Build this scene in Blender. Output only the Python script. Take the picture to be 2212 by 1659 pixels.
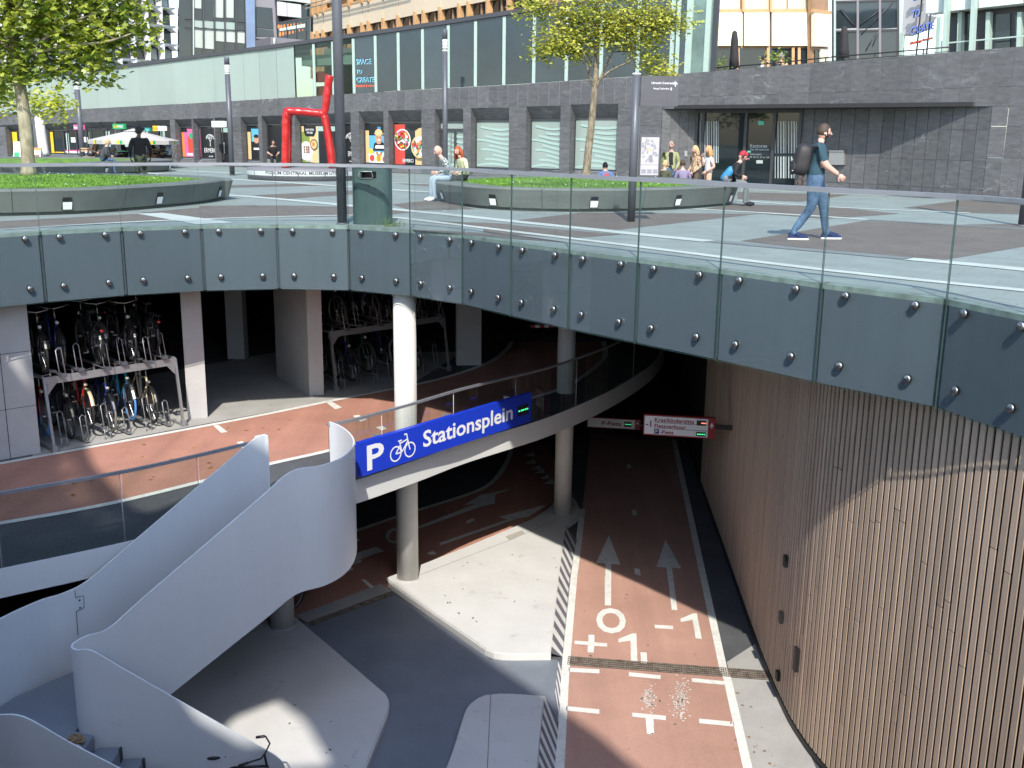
import bpy, bmesh, math, random
from mathutils import Vector, Matrix
random.seed(7)
rad = math.radians
S = bpy.context.scene
for o in list(bpy.data.objects):
    bpy.data.objects.remove(o)
COL = S.collection

# ------------------------------------------------------------------ camera
PITCH, ROLL, EYE, FPX = rad(13.4355), rad(-0.7117), 1.6, 2250.0
PW, PH = 2212.0, 1659.0
_c, _s = math.cos(PITCH), math.sin(PITCH)
FW = Vector((0, _c, -_s)); _u = Vector((0, _s, _c)); _r = Vector((1, 0, 0))
RT = math.cos(ROLL) * _r - math.sin(ROLL) * _u
UP = math.sin(ROLL) * _r + math.cos(ROLL) * _u
cam = bpy.data.objects.new('camera', bpy.data.cameras.new('camera'))
COL.objects.link(cam)
cam.matrix_world = Matrix(((RT.x, UP.x, -FW.x, 0), (RT.y, UP.y, -FW.y, 0), (RT.z, UP.z, -FW.z, EYE), (0, 0, 0, 1)))
cam.data.sensor_width = 36.0
cam.data.lens = 36.0 * FPX / PW
cam.data.clip_start = 0.1
cam.data.clip_end = 2000
S.camera = cam

# ------------------------------------------------------------------ light
SUN_EL, SUN_AZ = 45.0, 0.5          # the sun stands straight behind the camera
TRAVEL = Vector((-math.sin(rad(SUN_AZ)) * math.cos(rad(SUN_EL)), math.cos(rad(SUN_AZ)) * math.cos(rad(SUN_EL)), -math.sin(rad(SUN_EL))))
sun = bpy.data.objects.new('sun', bpy.data.lights.new('sun', 'SUN'))
COL.objects.link(sun)
sun.rotation_euler = TRAVEL.to_track_quat('-Z', 'Y').to_euler()
sun.data.energy = 2.55
sun.data.angle = rad(0.53)
sun.data.color = (1.0, 0.95, 0.87)
W = bpy.data.worlds.new('World'); S.world = W; W.use_nodes = True
wn = W.node_tree.nodes; wl = W.node_tree.links
sky = wn.new('ShaderNodeTexSky'); sky.sky_type = 'NISHITA'; sky.sun_disc = False
sky.sun_elevation = rad(SUN_EL); sky.sun_rotation = rad(180 - SUN_AZ)
sky.air_density = 1.0; sky.dust_density = 1.0; sky.ozone_density = 1.0
bg = wn['Background']; bg.inputs['Strength'].default_value = 0.15
wl.new(sky.outputs['Color'], bg.inputs['Color'])
vs = S.view_settings
vs.view_transform = 'Standard'; vs.look = 'None'; vs.gamma = 1; vs.use_curve_mapping = False
vs.exposure = 1.15
S.cycles.max_bounces = 8; S.cycles.transparent_max_bounces = 24
S.cycles.diffuse_bounces = 1; S.cycles.glossy_bounces = 3
S.cycles.caustics_reflective = False; S.cycles.caustics_refractive = False
S.cycles.sample_clamp_indirect = 6

# ------------------------------------------------------------------ survey helpers
# measured points of the photograph turned into real places on a known level or wall
def ray(px, py):
    return FW + RT * ((px - PW / 2) / FPX) + UP * ((PH / 2 - py) / FPX)
def G(px, py, z=0.0):
    d = ray(px, py); t = (z - EYE) / d.z
    return Vector((d.x * t, d.y * t, z))
def DY(px, py, y):
    d = ray(px, py); t = y / d.y
    return Vector((d.x * t, y, EYE + d.z * t))
def HZ(px, py, b):
    d = ray(px, py)
    t = (b[0] * d.x + b[1] * d.y) / (d.x ** 2 + d.y ** 2)
    return EYE + t * d.z
class Wall:
    """a vertical wall along a plan polyline; s = metres along it, off = metres towards the viewer side"""
    def __init__(self, pts):
        self.p = [Vector((p[0], p[1])) for p in pts]
        self.d = [0.0]
        for a, b in zip(self.p, self.p[1:]):
            self.d.append(self.d[-1] + (b - a).length)
        self.len = self.d[-1]
    def seg(self, s):
        for i in range(len(self.p) - 1):
            if s <= self.d[i + 1] or i == len(self.p) - 2:
                return i
    def at(self, s, z, off=0.0):
        i = self.seg(s); a, b = self.p[i], self.p[i + 1]; t = (b - a).normalized()
        q = a + t * (s - self.d[i]); n = Vector((t.y, -t.x))
        q = q + n * off
        return Vector((q.x, q.y, z))
    def dirn(self, s):
        i = self.seg(s); return (self.p[i + 1] - self.p[i]).normalized()
    def hit(self, px, py):
        d = ray(px, py); d2 = Vector((d.x, d.y)); best = None
        n = len(self.p) - 1
        for i in range(n):
            a = self.p[i]; e = self.p[i + 1] - a
            den = d2.x * e.y - d2.y * e.x
            if abs(den) < 1e-9: continue
            t = (a.x * e.y - a.y * e.x) / den
            u = (a.x * d2.y - a.y * d2.x) / den
            lo = -9e9 if i == 0 else -1e-6
            hi = 9e9 if i == n - 1 else 1 + 1e-6
            if t > 0 and lo <= u <= hi and (best is None or t < best[0]):
                best = (t, self.d[i] + u * e.length, EYE + d.z * t)
        return best[1], best[2]

# ------------------------------------------------------------------ materials
MATS = {}
def mat(name, col, rough=0.6, metal=0.0, var=0.12, scale=3.0, bump=0.0, bscale=40.0, spec=0.5, stretch=None, col2=None, thr=None, emit=0, rand=0.0, coat=0.0, fine=0.0):
    if name in MATS: return MATS[name]
    m = bpy.data.materials.new(name); m.use_nodes = True; MATS[name] = m
    nt = m.node_tree; N = nt.nodes; L = nt.links; P = N['Principled BSDF']
    P.inputs['Roughness'].default_value = rough; P.inputs['Metallic'].default_value = metal
    P.inputs['Specular IOR Level'].default_value = spec
    if coat: P.inputs['Coat Weight'].default_value = coat; P.inputs['Coat Roughness'].default_value = 0.06
    geo = N.new('ShaderNodeNewGeometry')
    src = geo.outputs['Position']
    if stretch:
        mp = N.new('ShaderNodeMapping'); mp.inputs['Scale'].default_value = stretch[:3]
        if len(stretch) > 3: mp.inputs['Rotation'].default_value = (0, rad(stretch[3]), 0)
        L.new(src, mp.inputs['Vector']); src = mp.outputs['Vector']
    no = N.new('ShaderNodeTexNoise'); no.inputs['Scale'].default_value = scale; no.inputs['Detail'].default_value = 7; no.inputs['Roughness'].default_value = 0.62
    L.new(src, no.inputs['Vector'])
    cr = N.new('ShaderNodeValToRGB'); L.new(no.outputs['Fac'], cr.inputs['Fac'])
    a, b = cr.color_ramp.elements
    c = Vector(col[:3]); d = Vector(col2[:3]) if col2 else c
    if thr: a.position, b.position = thr
    else: a.position, b.position = 0.3, 0.7
    k0, k1 = 1 - var, 1 + var
    a.color = (*[min(1, v * k0) for v in c], 1); b.color = (*[min(1, v * k1) for v in d], 1)
    out = cr.outputs['Color']
    if fine:
        n2 = N.new('ShaderNodeTexNoise'); n2.inputs['Scale'].default_value = 55; n2.inputs['Detail'].default_value = 3
        L.new(geo.outputs['Position'], n2.inputs['Vector'])
        mr = N.new('ShaderNodeMapRange'); mr.inputs['From Min'].default_value = 0.3; mr.inputs['From Max'].default_value = 0.7
        mr.inputs['To Min'].default_value = 1 - fine; mr.inputs['To Max'].default_value = 1 + fine
        L.new(n2.outputs['Fac'], mr.inputs['Value'])
        mx = N.new('ShaderNodeVectorMath'); mx.operation = 'SCALE'
        L.new(out, mx.inputs[0]); L.new(mr.outputs['Result'], mx.inputs['Scale']); out = mx.outputs['Vector']
    if rand:
        oi = N.new('ShaderNodeObjectInfo')
        mr = N.new('ShaderNodeMapRange'); mr.inputs['To Min'].default_value = 1 - rand; mr.inputs['To Max'].default_value = 1 + rand
        L.new(oi.outputs['Random'], mr.inputs['Value'])
        mx = N.new('ShaderNodeVectorMath'); mx.operation = 'SCALE'
        L.new(out, mx.inputs[0]); L.new(mr.outputs['Result'], mx.inputs['Scale']); out = mx.outputs['Vector']
    L.new(out, P.inputs['Base Color'])
    if bump:
        nb = N.new('ShaderNodeTexNoise'); nb.inputs['Scale'].default_value = bscale; nb.inputs['Detail'].default_value = 4
        L.new(src, nb.inputs['Vector'])
        bp = N.new('ShaderNodeBump'); bp.inputs['Strength'].default_value = bump; bp.inputs['Distance'].default_value = 0.02
        L.new(nb.outputs['Fac'], bp.inputs['Height']); L.new(bp.outputs['Normal'], P.inputs['Normal'])
    if emit:
        P.inputs['Emission Color'].default_value = (*col[:3], 1); P.inputs['Emission Strength'].default_value = emit
    return m
def glass(name, tint, refl=1.0, rough=0.0, ior=1.5):
    if name in MATS: return MATS[name]
    m = bpy.data.materials.new(name); m.use_nodes = True; MATS[name] = m
    nt = m.node_tree; N = nt.nodes; L = nt.links; N.remove(N['Principled BSDF'])
    tr = N.new('ShaderNodeBsdfTransparent'); tr.inputs['Color'].default_value = (*tint, 1)
    gl = N.new('ShaderNodeBsdfGlossy'); gl.inputs['Roughness'].default_value = rough
    fr = N.new('ShaderNodeFresnel'); fr.inputs['IOR'].default_value = ior
    ml = N.new('ShaderNodeMath'); ml.operation = 'MULTIPLY'; ml.inputs[1].default_value = refl
    mx = N.new('ShaderNodeMixShader')
    L.new(fr.outputs['Fac'], ml.inputs[0]); L.new(ml.outputs[0], mx.inputs['Fac'])
    L.new(tr.outputs[0], mx.inputs[1]); L.new(gl.outputs[0], mx.inputs[2]); L.new(mx.outputs[0], N['Material Output'].inputs['Surface'])
    return m

# ------------------------------------------------------------------ meshes
class MB:
    def __init__(s): s.v = []; s.f = []; s.m = []; s.sm = []
    def add(s, vs, fs, mi=0, smooth=False):
        k = len(s.v); s.v += [tuple(v) for v in vs]
        for f in fs:
            s.f.append(tuple(i + k for i in f)); s.m.append(mi); s.sm.append(smooth)
        return s
    def box(s, c, d, rz=0.0, mi=0, M=None):
        hx, hy, hz = d[0] / 2, d[1] / 2, d[2] / 2; cs, sn = math.cos(rz), math.sin(rz)
        vs = []
        for z in (-hz, hz):
            for x, y in ((-hx, -hy), (hx, -hy), (hx, hy), (-hx, hy)):
                p = Vector((c[0] + x * cs - y * sn, c[1] + x * sn + y * cs, c[2] + z))
                vs.append(M @ p if M else p)
        return s.add(vs, [(3, 2, 1, 0), (4, 5, 6, 7), (0, 1, 5, 4), (1, 2, 6, 5), (2, 3, 7, 6), (3, 0, 4, 7)], mi)
    def hexa(s, a, b, mi=0):
        """two matching rings of points (front, back) -> closed solid"""
        n = len(a); vs = list(a) + list(b)
        fs = [tuple(range(n)), tuple(range(2 * n - 1, n - 1, -1))]
        fs += [(i, n + i, n + (i + 1) % n, (i + 1) % n) for i in range(n)]
        return s.add(vs, fs, mi)
    def poly(s, pts, z0, z1, mi=0):
        return s.hexa([(p[0], p[1], z1) for p in pts], [(p[0], p[1], z0) for p in pts], mi)
    def flat(s, pts, mi=0):
        return s.add(pts, [tuple(range(len(pts)))], mi)
    def tube(s, path, r, n=8, mi=0, caps=True, smooth=True, closed=False):
        path = [Vector(p) for p in path]; L = len(path)
        rs = r if isinstance(r, (list, tuple)) else [r] * L
        vs = []; up = None
        for i, p in enumerate(path):
            a = path[i - 1] if (i > 0 or closed) else p
            b = path[(i + 1) % L] if (i < L - 1 or closed) else p
            t = (b - a).normalized()
            if up is None:
                up = Vector((0, 0, 1)) if abs(t.z) < 0.9 else Vector((1, 0, 0))
            e1 = t.cross(up)
            if e1.length < 1e-5: e1 = t.orthogonal()
            e1.normalize(); e2 = e1.cross(t).normalized(); up = e2
            for k in range(n):
                an = 2 * math.pi * k / n
                vs.append(p + (e1 * math.cos(an) + e2 * math.sin(an)) * rs[i])
        fs = []
        for i in range(L if closed else L - 1):
            j = (i + 1) % L
            for k in range(n):
                k2 = (k + 1) % n
                fs.append((i * n + k, i * n + k2, j * n + k2, j * n + k))
        if caps and not closed:
            fs.append(tuple(range(n - 1, -1, -1))); fs.append(tuple(range((L - 1) * n, L * n)))
        return s.add(vs, fs, mi, smooth)
    def lathe(s, prof, n=16, c=(0, 0, 0), mi=0, smooth=True, M=None):
        vs = []; fs = []
        for r, z in prof:
            for k in range(n):
                an = 2 * math.pi * k / n
                p = Vector((c[0] + r * math.cos(an), c[1] + r * math.sin(an), c[2] + z))
                vs.append(M @ p if M else p)
        for i in range(len(prof) - 1):
            for k in range(n):
                k2 = (k + 1) % n
                fs.append((i * n + k, i * n + k2, (i + 1) * n + k2, (i + 1) * n + k))
        if prof[0][0] > 1e-4: fs.append(tuple(range(n - 1, -1, -1)))
        if prof[-1][0] > 1e-4: fs.append(tuple(range((len(prof) - 1) * n, len(prof) * n)))
        return s.add(vs, fs, mi, smooth)
    def ell(s, c, r, nu=12, nv=8, mi=0, M=None, fn=None):
        vs = []; fs = []
        for j in range(nv + 1):
            ph = math.pi * j / nv - math.pi / 2
            for i in range(nu):
                th = 2 * math.pi * i / nu
                d = Vector((math.cos(ph) * math.cos(th), math.cos(ph) * math.sin(th), math.sin(ph)))
                k = fn(d) if fn else 1.0
                p = Vector((d.x * r[0] * k, d.y * r[1] * k, d.z * r[2] * k))
                if M: p = M @ p
                vs.append(p + Vector(c))
        for j in range(nv):
            for i in range(nu):
                i2 = (i + 1) % nu
                fs.append((j * nu + i, j * nu + i2, (j + 1) * nu + i2, (j + 1) * nu + i))
        return s.add(vs, fs, mi, True)
    def sheet(s, pts, th, mi=0):
        """plan polyline with (x, y, ztop, zbot): a bent upright sheet of thickness th"""
        n = len(pts); P = [Vector((p[0], p[1])) for p in pts]
        A = []; B = []
        for i in range(n):
            t = (P[min(i + 1, n - 1)] - P[max(i - 1, 0)]).normalized(); nn = Vector((-t.y, t.x)) * th / 2
            A.append(P[i] + nn); B.append(P[i] - nn)
        vs = []
        for i in range(n):
            zt, zb = pts[i][2], pts[i][3]
            vs += [(A[i].x, A[i].y, zt), (B[i].x, B[i].y, zt), (B[i].x, B[i].y, zb), (A[i].x, A[i].y, zb)]
        fs = []; k0 = len(s.f)
        for i in range(n - 1):
            a, b = 4 * i, 4 * i + 4
            fs += [(a, a + 1, b + 1, b), (a + 1, a + 2, b + 2, b + 1), (a + 2, a + 3, b + 3, b + 2), (a + 3, a, b, b + 3)]
        fs += [(3, 2, 1, 0), (4 * n - 4, 4 * n - 3, 4 * n - 2, 4 * n - 1)]
        return s.add(vs, fs, mi)
    def ribbon(s, path, w, h, mi=0):
        """horizontal rail of box section along a 3D path"""
        n = len(path); P = [Vector(p) for p in path]; vs = []
        for i in range(n):
            t = (P[min(i + 1, n - 1)] - P[max(i - 1, 0)]); t.z = 0; t.normalize(); nn = Vector((-t.y, t.x, 0)) * w / 2
            vs += [P[i] + nn, P[i] - nn, P[i] - nn - Vector((0, 0, h)), P[i] + nn - Vector((0, 0, h))]
        fs = []
        for i in range(n - 1):
            a, b = 4 * i, 4 * i + 4
            fs += [(a, a + 1, b + 1, b), (a + 1, a + 2, b + 2, b + 1), (a + 2, a + 3, b + 3, b + 2), (a + 3, a, b, b + 3)]
        fs += [(3, 2, 1, 0), (4 * n - 4, 4 * n - 3, 4 * n - 2, 4 * n - 1)]
        return s.add(vs, fs, mi)
    def mesh(s, name, mats, org=(0, 0, 0)):
        me = bpy.data.meshes.new(name); o = Vector(org)
        me.from_pydata([Vector(v) - o for v in s.v], [], s.f)
        for m in (mats if isinstance(mats, (list, tuple)) else [mats]): me.materials.append(m)
        me.polygons.foreach_set('material_index', s.m)
        me.polygons.foreach_set('use_smooth', s.sm)
        me.update()
        bm = bmesh.new(); bm.from_mesh(me); bmesh.ops.recalc_face_normals(bm, faces=bm.faces); bm.to_mesh(me); bm.free()
        return me
    def build(s, name, mats, parent=None, world=True):
        """link as ONE object; world coordinates are re-based on the parent thing"""
        org = Vector((0, 0, 0)); p = parent
        if world:
            while p is not None: org = org + Vector(p.location); p = p.parent
        o = bpy.data.objects.new(name, s.mesh(name, mats, org)); COL.objects.link(o)
        if parent is not None: o.parent = parent
        return o
def link(name, me, parent=None, loc=(0, 0, 0), rot=(0, 0, 0), scale=(1, 1, 1)):
    o = bpy.data.objects.new(name, me); COL.objects.link(o)
    o.location = loc; o.rotation_euler = rot; o.scale = scale
    if parent is not None: o.parent = parent
    return o
def tag(o, label=None, cat=None, group=None, kind=None):
    if label: o['label'] = label
    if cat: o['category'] = cat
    if group: o['group'] = group
    if kind: o['kind'] = kind
    return o
def thing(name, label, cat, loc=(0, 0, 0), rz=0.0, group=None):
    o = bpy.data.objects.new(name, None); COL.objects.link(o)
    o.location = loc; o.rotation_euler = (0, 0, rz); o.empty_display_size = 0.2
    return tag(o, label, cat, group)
def copy_tree(o, parent=None):
    c = o.copy(); COL.objects.link(c)
    if parent is not None: c.parent = parent
    for ch in [k for k in ALLCH.get(o.name, [])]:
        copy_tree(ch, c)
    return c
ALLCH = {}
def index_children():
    ALLCH.clear()
    for o in bpy.data.objects:
        if o.parent is not None: ALLCH.setdefault(o.parent.name, []).append(o)
def structure(o, label=None):
    o['kind'] = 'structure'
    if label: o['label'] = label
    return o
UNIT = {}
def unit(m):
    if m.name not in UNIT:
        UNIT[m.name] = MB().box((0, 0, 0), (1, 1, 1)).mesh('block', m)
    return UNIT[m.name]
def block(name, m, parent, c, d, rz=0.0):
    """one box-shaped piece sharing mesh data; centre in world space"""
    org = Vector((0, 0, 0)); p = parent
    while p is not None: org = org + Vector(p.location); p = p.parent
    return link(name, unit(m), parent, Vector(c) - org, (0, 0, rz), d)
_fc = {}
def text2d(t, size=1.0, align='LEFT', spacing=1.0, bold=0.0):
    """lettering as flat polygons: (points2d, faces, width)"""
    key = (t, spacing, bold)
    if key not in _fc:
        cu = bpy.data.curves.new('lettering', 'FONT'); cu.body = t; cu.size = 1.0; cu.space_character = spacing; cu.offset = bold; cu.resolution_u = 3
        ob = bpy.data.objects.new('lettering', cu); COL.objects.link(ob)
        dg = bpy.context.evaluated_depsgraph_get(); me = ob.evaluated_get(dg).to_mesh()
        vs = [(v.co.x, v.co.y) for v in me.vertices]; fs = [tuple(p.vertices) for p in me.polygons]
        ob.evaluated_get(dg).to_mesh_clear(); bpy.data.objects.remove(ob); bpy.data.curves.remove(cu)
        _fc[key] = (vs, fs)
    vs, fs = _fc[key]
    x0 = min(v[0] for v in vs); x1 = max(v[0] for v in vs); w = (x1 - x0) * size
    sh = {'LEFT': 0, 'CENTER': -w / 2, 'RIGHT': -w}[align]
    return [((v[0] - x0) * size + sh, v[1] * size) for v in vs], fs, w
def put_text(mb, t, size, f, mi=0, align='LEFT', spacing=1.0, bold=0.0, width=None):
    vs, fs, w = text2d(t, size, align, spacing, bold)
    k = (width / w) if width else 1.0
    mb.add([f(v[0] * k, v[1]) for v in vs], fs, mi)
    return w * k
def smooth_path(pts, n=6, closed=False):
    """Catmull-Rom through points"""
    P = [Vector(p) for p in pts]; out = []
    L = len(P)
    for i in range(L if closed else L - 1):
        if closed: p0, p1, p2, p3 = P[i - 1], P[i], P[(i + 1) % L], P[(i + 2) % L]
        else: p0, p1, p2, p3 = P[max(i - 1, 0)], P[i], P[i + 1], P[min(i + 2, L - 1)]
        for k in range(n):
            t = k / n
            out.append(0.5 * ((2 * p1) + (p2 - p0) * t + (2 * p0 - 5 * p1 + 4 * p2 - p3) * t * t + (3 * p1 - p0 - 3 * p2 + p3) * t ** 3))
    if not closed: out.append(P[-1].copy())
    return out
# ================================================================== palette
M_stone = mat('slate', (0.100, 0.101, 0.104), 0.55, var=0.25, scale=2.2, stretch=(1.6, 1.6, 5.0, 24), bump=0.15, bscale=9, rand=0.12, fine=0.12)
def add_veins(m, stretch, col=(0.36, 0.37, 0.38)):
    nt = m.node_tree; N = nt.nodes; L = nt.links; P = N['Principled BSDF']
    lk = P.inputs['Base Color'].links[0]; src = lk.from_socket
    geo = N.new('ShaderNodeNewGeometry'); mp = N.new('ShaderNodeMapping')
    mp.inputs['Scale'].default_value = stretch; mp.inputs['Rotation'].default_value = (rad(16), rad(-22), 0.4)
    L.new(geo.outputs['Position'], mp.inputs['Vector'])
    no = N.new('ShaderNodeTexNoise'); no.inputs['Scale'].default_value = 1.0; no.inputs['Detail'].default_value = 5; no.inputs['Distortion'].default_value = 0.9
    L.new(mp.outputs['Vector'], no.inputs['Vector'])
    r = N.new('ShaderNodeValToRGB'); e = r.color_ramp.elements
    e[0].position = 0.485; e[0].color = (0, 0, 0, 1); e[1].position = 0.5; e[1].color = (1, 1, 1, 1)
    k = e.new(0.515); k.color = (0, 0, 0, 1)
    L.new(no.outputs['Fac'], r.inputs['Fac'])
    n2 = N.new('ShaderNodeTexNoise'); n2.inputs['Scale'].default_value = 1.1; L.new(geo.outputs['Position'], n2.inputs['Vector'])
    r2 = N.new('ShaderNodeMapRange'); r2.inputs['From Min'].default_value = 0.5; r2.inputs['From Max'].default_value = 0.72; r2.inputs['To Max'].default_value = 0.55
    L.new(n2.outputs['Fac'], r2.inputs['Value'])
    mu = N.new('ShaderNodeMath'); mu.operation = 'MULTIPLY'; L.new(r.outputs['Color'], mu.inputs[0]); L.new(r2.outputs['Result'], mu.inputs[1])
    mx = N.new('ShaderNodeMix'); mx.data_type = 'RGBA'
    L.new(mu.outputs[0], mx.inputs['Factor']); L.new(src, mx.inputs['A']); mx.inputs['B'].default_value = (*col, 1)
    L.new(mx.outputs['Result'], P.inputs['Base Color'])
add_veins(M_stone, (0.9, 0.9, 3.4))
M_joint = mat('stone_joint', (0.27, 0.27, 0.27), 0.9, var=0.2, scale=6)
M_grey_stone = mat('light_paving', (0.215, 0.252, 0.240), 0.8, var=0.10, scale=1.2, fine=0.10, bump=0.1, bscale=60)
M_brown = mat('brown_clinker', (0.135, 0.117, 0.102), 0.82, var=0.12, scale=0.9, fine=0.12, bump=0.15, bscale=30)
M_white_stone = mat('white_paving', (0.43, 0.475, 0.45), 0.75, var=0.08, scale=2, fine=0.06)
M_dark_band = mat('dark_paving', (0.16, 0.18, 0.185), 0.8, var=0.12, scale=2, fine=0.1)
M_asphalt = mat('asphalt', (0.085, 0.088, 0.095), 0.9, var=0.18, scale=1.5, fine=0.35, bump=0.3, bscale=120)
M_terra = mat('terracotta_asphalt', (0.42, 0.205, 0.148), 0.85, var=0.13, scale=0.8, fine=0.14, bump=0.2, bscale=90)
M_lane = mat('dusty_terracotta_asphalt', (0.44, 0.255, 0.195), 0.85, var=0.12, scale=0.7, fine=0.13, bump=0.2, bscale=90)
M_paint = mat('road_paint', (0.66, 0.65, 0.60), 0.7, var=0.14, scale=7, thr=(0.25, 0.6), fine=0.08)
M_island = mat('white_coating', (0.62, 0.61, 0.585), 0.55, var=0.07, scale=1.1, fine=0.05, bump=0.05, bscale=20)
def add_scuffs(m, amount=0.5, scale=2.6):
    nt = m.node_tree; N = nt.nodes; L = nt.links; P = N['Principled BSDF']
    src = P.inputs['Base Color'].links[0].from_socket
    geo = N.new('ShaderNodeNewGeometry'); n1 = N.new('ShaderNodeTexNoise'); n1.inputs['Scale'].default_value = scale; n1.inputs['Detail'].default_value = 9; n1.inputs['Roughness'].default_value = 0.75
    L.new(geo.outputs['Position'], n1.inputs['Vector'])
    r = N.new('ShaderNodeMapRange'); r.inputs['From Min'].default_value = 0.60; r.inputs['From Max'].default_value = 0.72; r.inputs['To Max'].default_value = amount
    L.new(n1.outputs['Fac'], r.inputs['Value'])
    mx = N.new('ShaderNodeMix'); mx.data_type = 'RGBA'; L.new(r.outputs['Result'], mx.inputs['Factor']); L.new(src, mx.inputs['A']); mx.inputs['B'].default_value = (0.2, 0.19, 0.175, 1)
    L.new(mx.outputs['Result'], P.inputs['Base Color'])
add_scuffs(M_island, 0.5, 2.0); add_scuffs(M_paint, 0.30, 5.0); add_scuffs(M_terra, 0.35, 1.3); add_scuffs(M_lane, 0.25, 1.6)
M_path = mat('grey_coating', (0.185, 0.208, 0.24), 0.5, var=0.12, scale=1.0, fine=0.07)
M_pathlight = mat('pale_concrete', (0.38, 0.37, 0.345), 0.85, var=0.12, scale=1.5, fine=0.12)
add_scuffs(M_pathlight, 0.4, 1.1)
def add_streak(m, stretch, amt, scale=1.0):
    nt = m.node_tree; N = nt.nodes; L = nt.links; P = N['Principled BSDF']; src = P.inputs['Base Color'].links[0].from_socket
    geo = N.new('ShaderNodeNewGeometry'); mp = N.new('ShaderNodeMapping'); mp.inputs['Scale'].default_value = stretch
    L.new(geo.outputs['Position'], mp.inputs['Vector']); no = N.new('ShaderNodeTexNoise'); no.inputs['Scale'].default_value = scale; no.inputs['Detail'].default_value = 6
    L.new(mp.outputs['Vector'], no.inputs['Vector']); mr = N.new('ShaderNodeMapRange'); mr.inputs['From Min'].default_value = .3; mr.inputs['From Max'].default_value = .7; mr.inputs['To Min'].default_value = 1 - amt; mr.inputs['To Max'].default_value = 1 + amt
    L.new(no.outputs['Fac'], mr.inputs['Value']); sc = N.new('ShaderNodeVectorMath'); sc.operation = 'SCALE'; L.new(src, sc.inputs[0]); L.new(mr.outputs['Result'], sc.inputs['Scale']); L.new(sc.outputs['Vector'], P.inputs['Base Color'])
def add_bricks(m, w, h, rot, amt, mortar):
    nt = m.node_tree; N = nt.nodes; L = nt.links; P = N['Principled BSDF']; src = P.inputs['Base Color'].links[0].from_socket
    geo = N.new('ShaderNodeNewGeometry'); mp = N.new('ShaderNodeMapping'); mp.inputs['Rotation'].default_value = (0, 0, rad(rot)); L.new(geo.outputs['Position'], mp.inputs['Vector'])
    br = N.new('ShaderNodeTexBrick'); br.inputs['Scale'].default_value = 1.0; br.inputs['Brick Width'].default_value = w; br.inputs['Row Height'].default_value = h; br.inputs['Mortar Size'].default_value = .006
    br.inputs['Color1'].default_value = (1 - amt,) * 3 + (1,); br.inputs['Color2'].default_value = (1 + amt,) * 3 + (1,); br.inputs['Mortar'].default_value = (mortar,) * 3 + (1,)
    L.new(mp.outputs['Vector'], br.inputs['Vector']); mu = N.new('ShaderNodeVectorMath'); mu.operation = 'MULTIPLY'; L.new(src, mu.inputs[0]); L.new(br.outputs['Color'], mu.inputs[1]); L.new(mu.outputs['Vector'], P.inputs['Base Color'])
add_bricks(M_grey_stone, 0.60, 0.30, 38, 0.055, 0.72); add_bricks(M_brown, 0.21, 0.105, 38, 0.12, 0.7); add_bricks(M_white_stone, 0.6, 0.2, 38, 0.05, 0.8)
add_streak(M_terra, (2.2, 0.12, 1), 0.13); add_streak(M_lane, (2.2, 0.12, 1), 0.10); add_streak(M_path, (1.2, 0.5, 1), 0.10)
M_hatch = mat('dark_hatch', (0.14, 0.135, 0.155), 0.6, var=0.12, scale=4)
M_steel_white = mat('pale_blue_coated_steel', (0.71, 0.735, 0.745), 0.36, var=0.03, scale=0.8, spec=0.5, fine=0.015)
add_scuffs(M_steel_white, 0.16, 1.6); add_streak(M_steel_white, (3.5, 3.5, 0.25), 0.022)
M_conc = mat('smooth_concrete', (0.47, 0.46, 0.44), 0.75, var=0.09, scale=1.6, fine=0.05)
M_col = mat('column_concrete', (0.62, 0.60, 0.56), 0.7, var=0.06, scale=2.5, fine=0.03, bump=0.05)
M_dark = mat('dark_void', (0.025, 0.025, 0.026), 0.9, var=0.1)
M_ceil = mat('dark_ceiling', (0.022, 0.022, 0.022), 0.9, var=0.1)  # near black, to deepen the shade under the plaza slab
M_slat = mat('beige_fibre_slat', (0.52, 0.385, 0.275), 0.75, var=0.10, scale=3.0, stretch=(3, 3, 0.5), fine=0.06, rand=0.09)
M_back = mat('slat_backing', (0.02, 0.018, 0.017), 0.95)
M_black = mat('black_plastic', (0.015, 0.015, 0.017), 0.5)
M_rail = mat('grey_rail_steel', (0.36, 0.365, 0.39), 0.42, metal=0.6, var=0.05)
M_bolt = mat('brushed_steel', (0.27, 0.27, 0.265), 0.28, metal=1.0, var=0.1, scale=30)
M_bolt.node_tree.nodes['Principled BSDF'].inputs['Anisotropic'].default_value = 0.9
_t = M_bolt.node_tree.nodes.new('ShaderNodeTangent'); _t.direction_type = 'RADIAL'; _t.axis = 'Z'
M_bolt.node_tree.links.new(_t.outputs[0], M_bolt.node_tree.nodes['Principled BSDF'].inputs['Tangent'])
M_fascia = mat('blue_grey_back_painted_glass', (0.092, 0.112, 0.132), 0.5, var=0.06, scale=0.7, spec=0.15, fine=0.012)
add_streak(M_fascia, (5, 5, 0.2), 0.03); add_streak(M_slat, (9, 9, 0.35), 0.10)
M_moss = mat('mossy_edge', (0.15, 0.19, 0.165), 0.8, var=0.18, scale=5, col2=(0.20, 0.26, 0.245))
G_clear = glass('clear_green_glass', (0.962, 0.984, 0.976), 0.12, ior=1.45)
M_gedge = mat('glass_edge', (0.045, 0.085, 0.08), 0.25, var=0.1)
G_smoke = glass('smoked_glass', (0.66, 0.71, 0.68), 0.14, ior=1.45)
M_grate = mat('rusty_grating', (0.13, 0.085, 0.055), 0.8, var=0.35, scale=9, col2=(0.20, 0.17, 0.14))
M_grey_metal = mat('dark_grey_metal', (0.095, 0.100, 0.115), 0.42, metal=0.1, var=0.08)
M_galv = mat('galvanised_steel', (0.36, 0.37, 0.38), 0.45, metal=0.6, var=0.12, scale=14)

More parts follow.
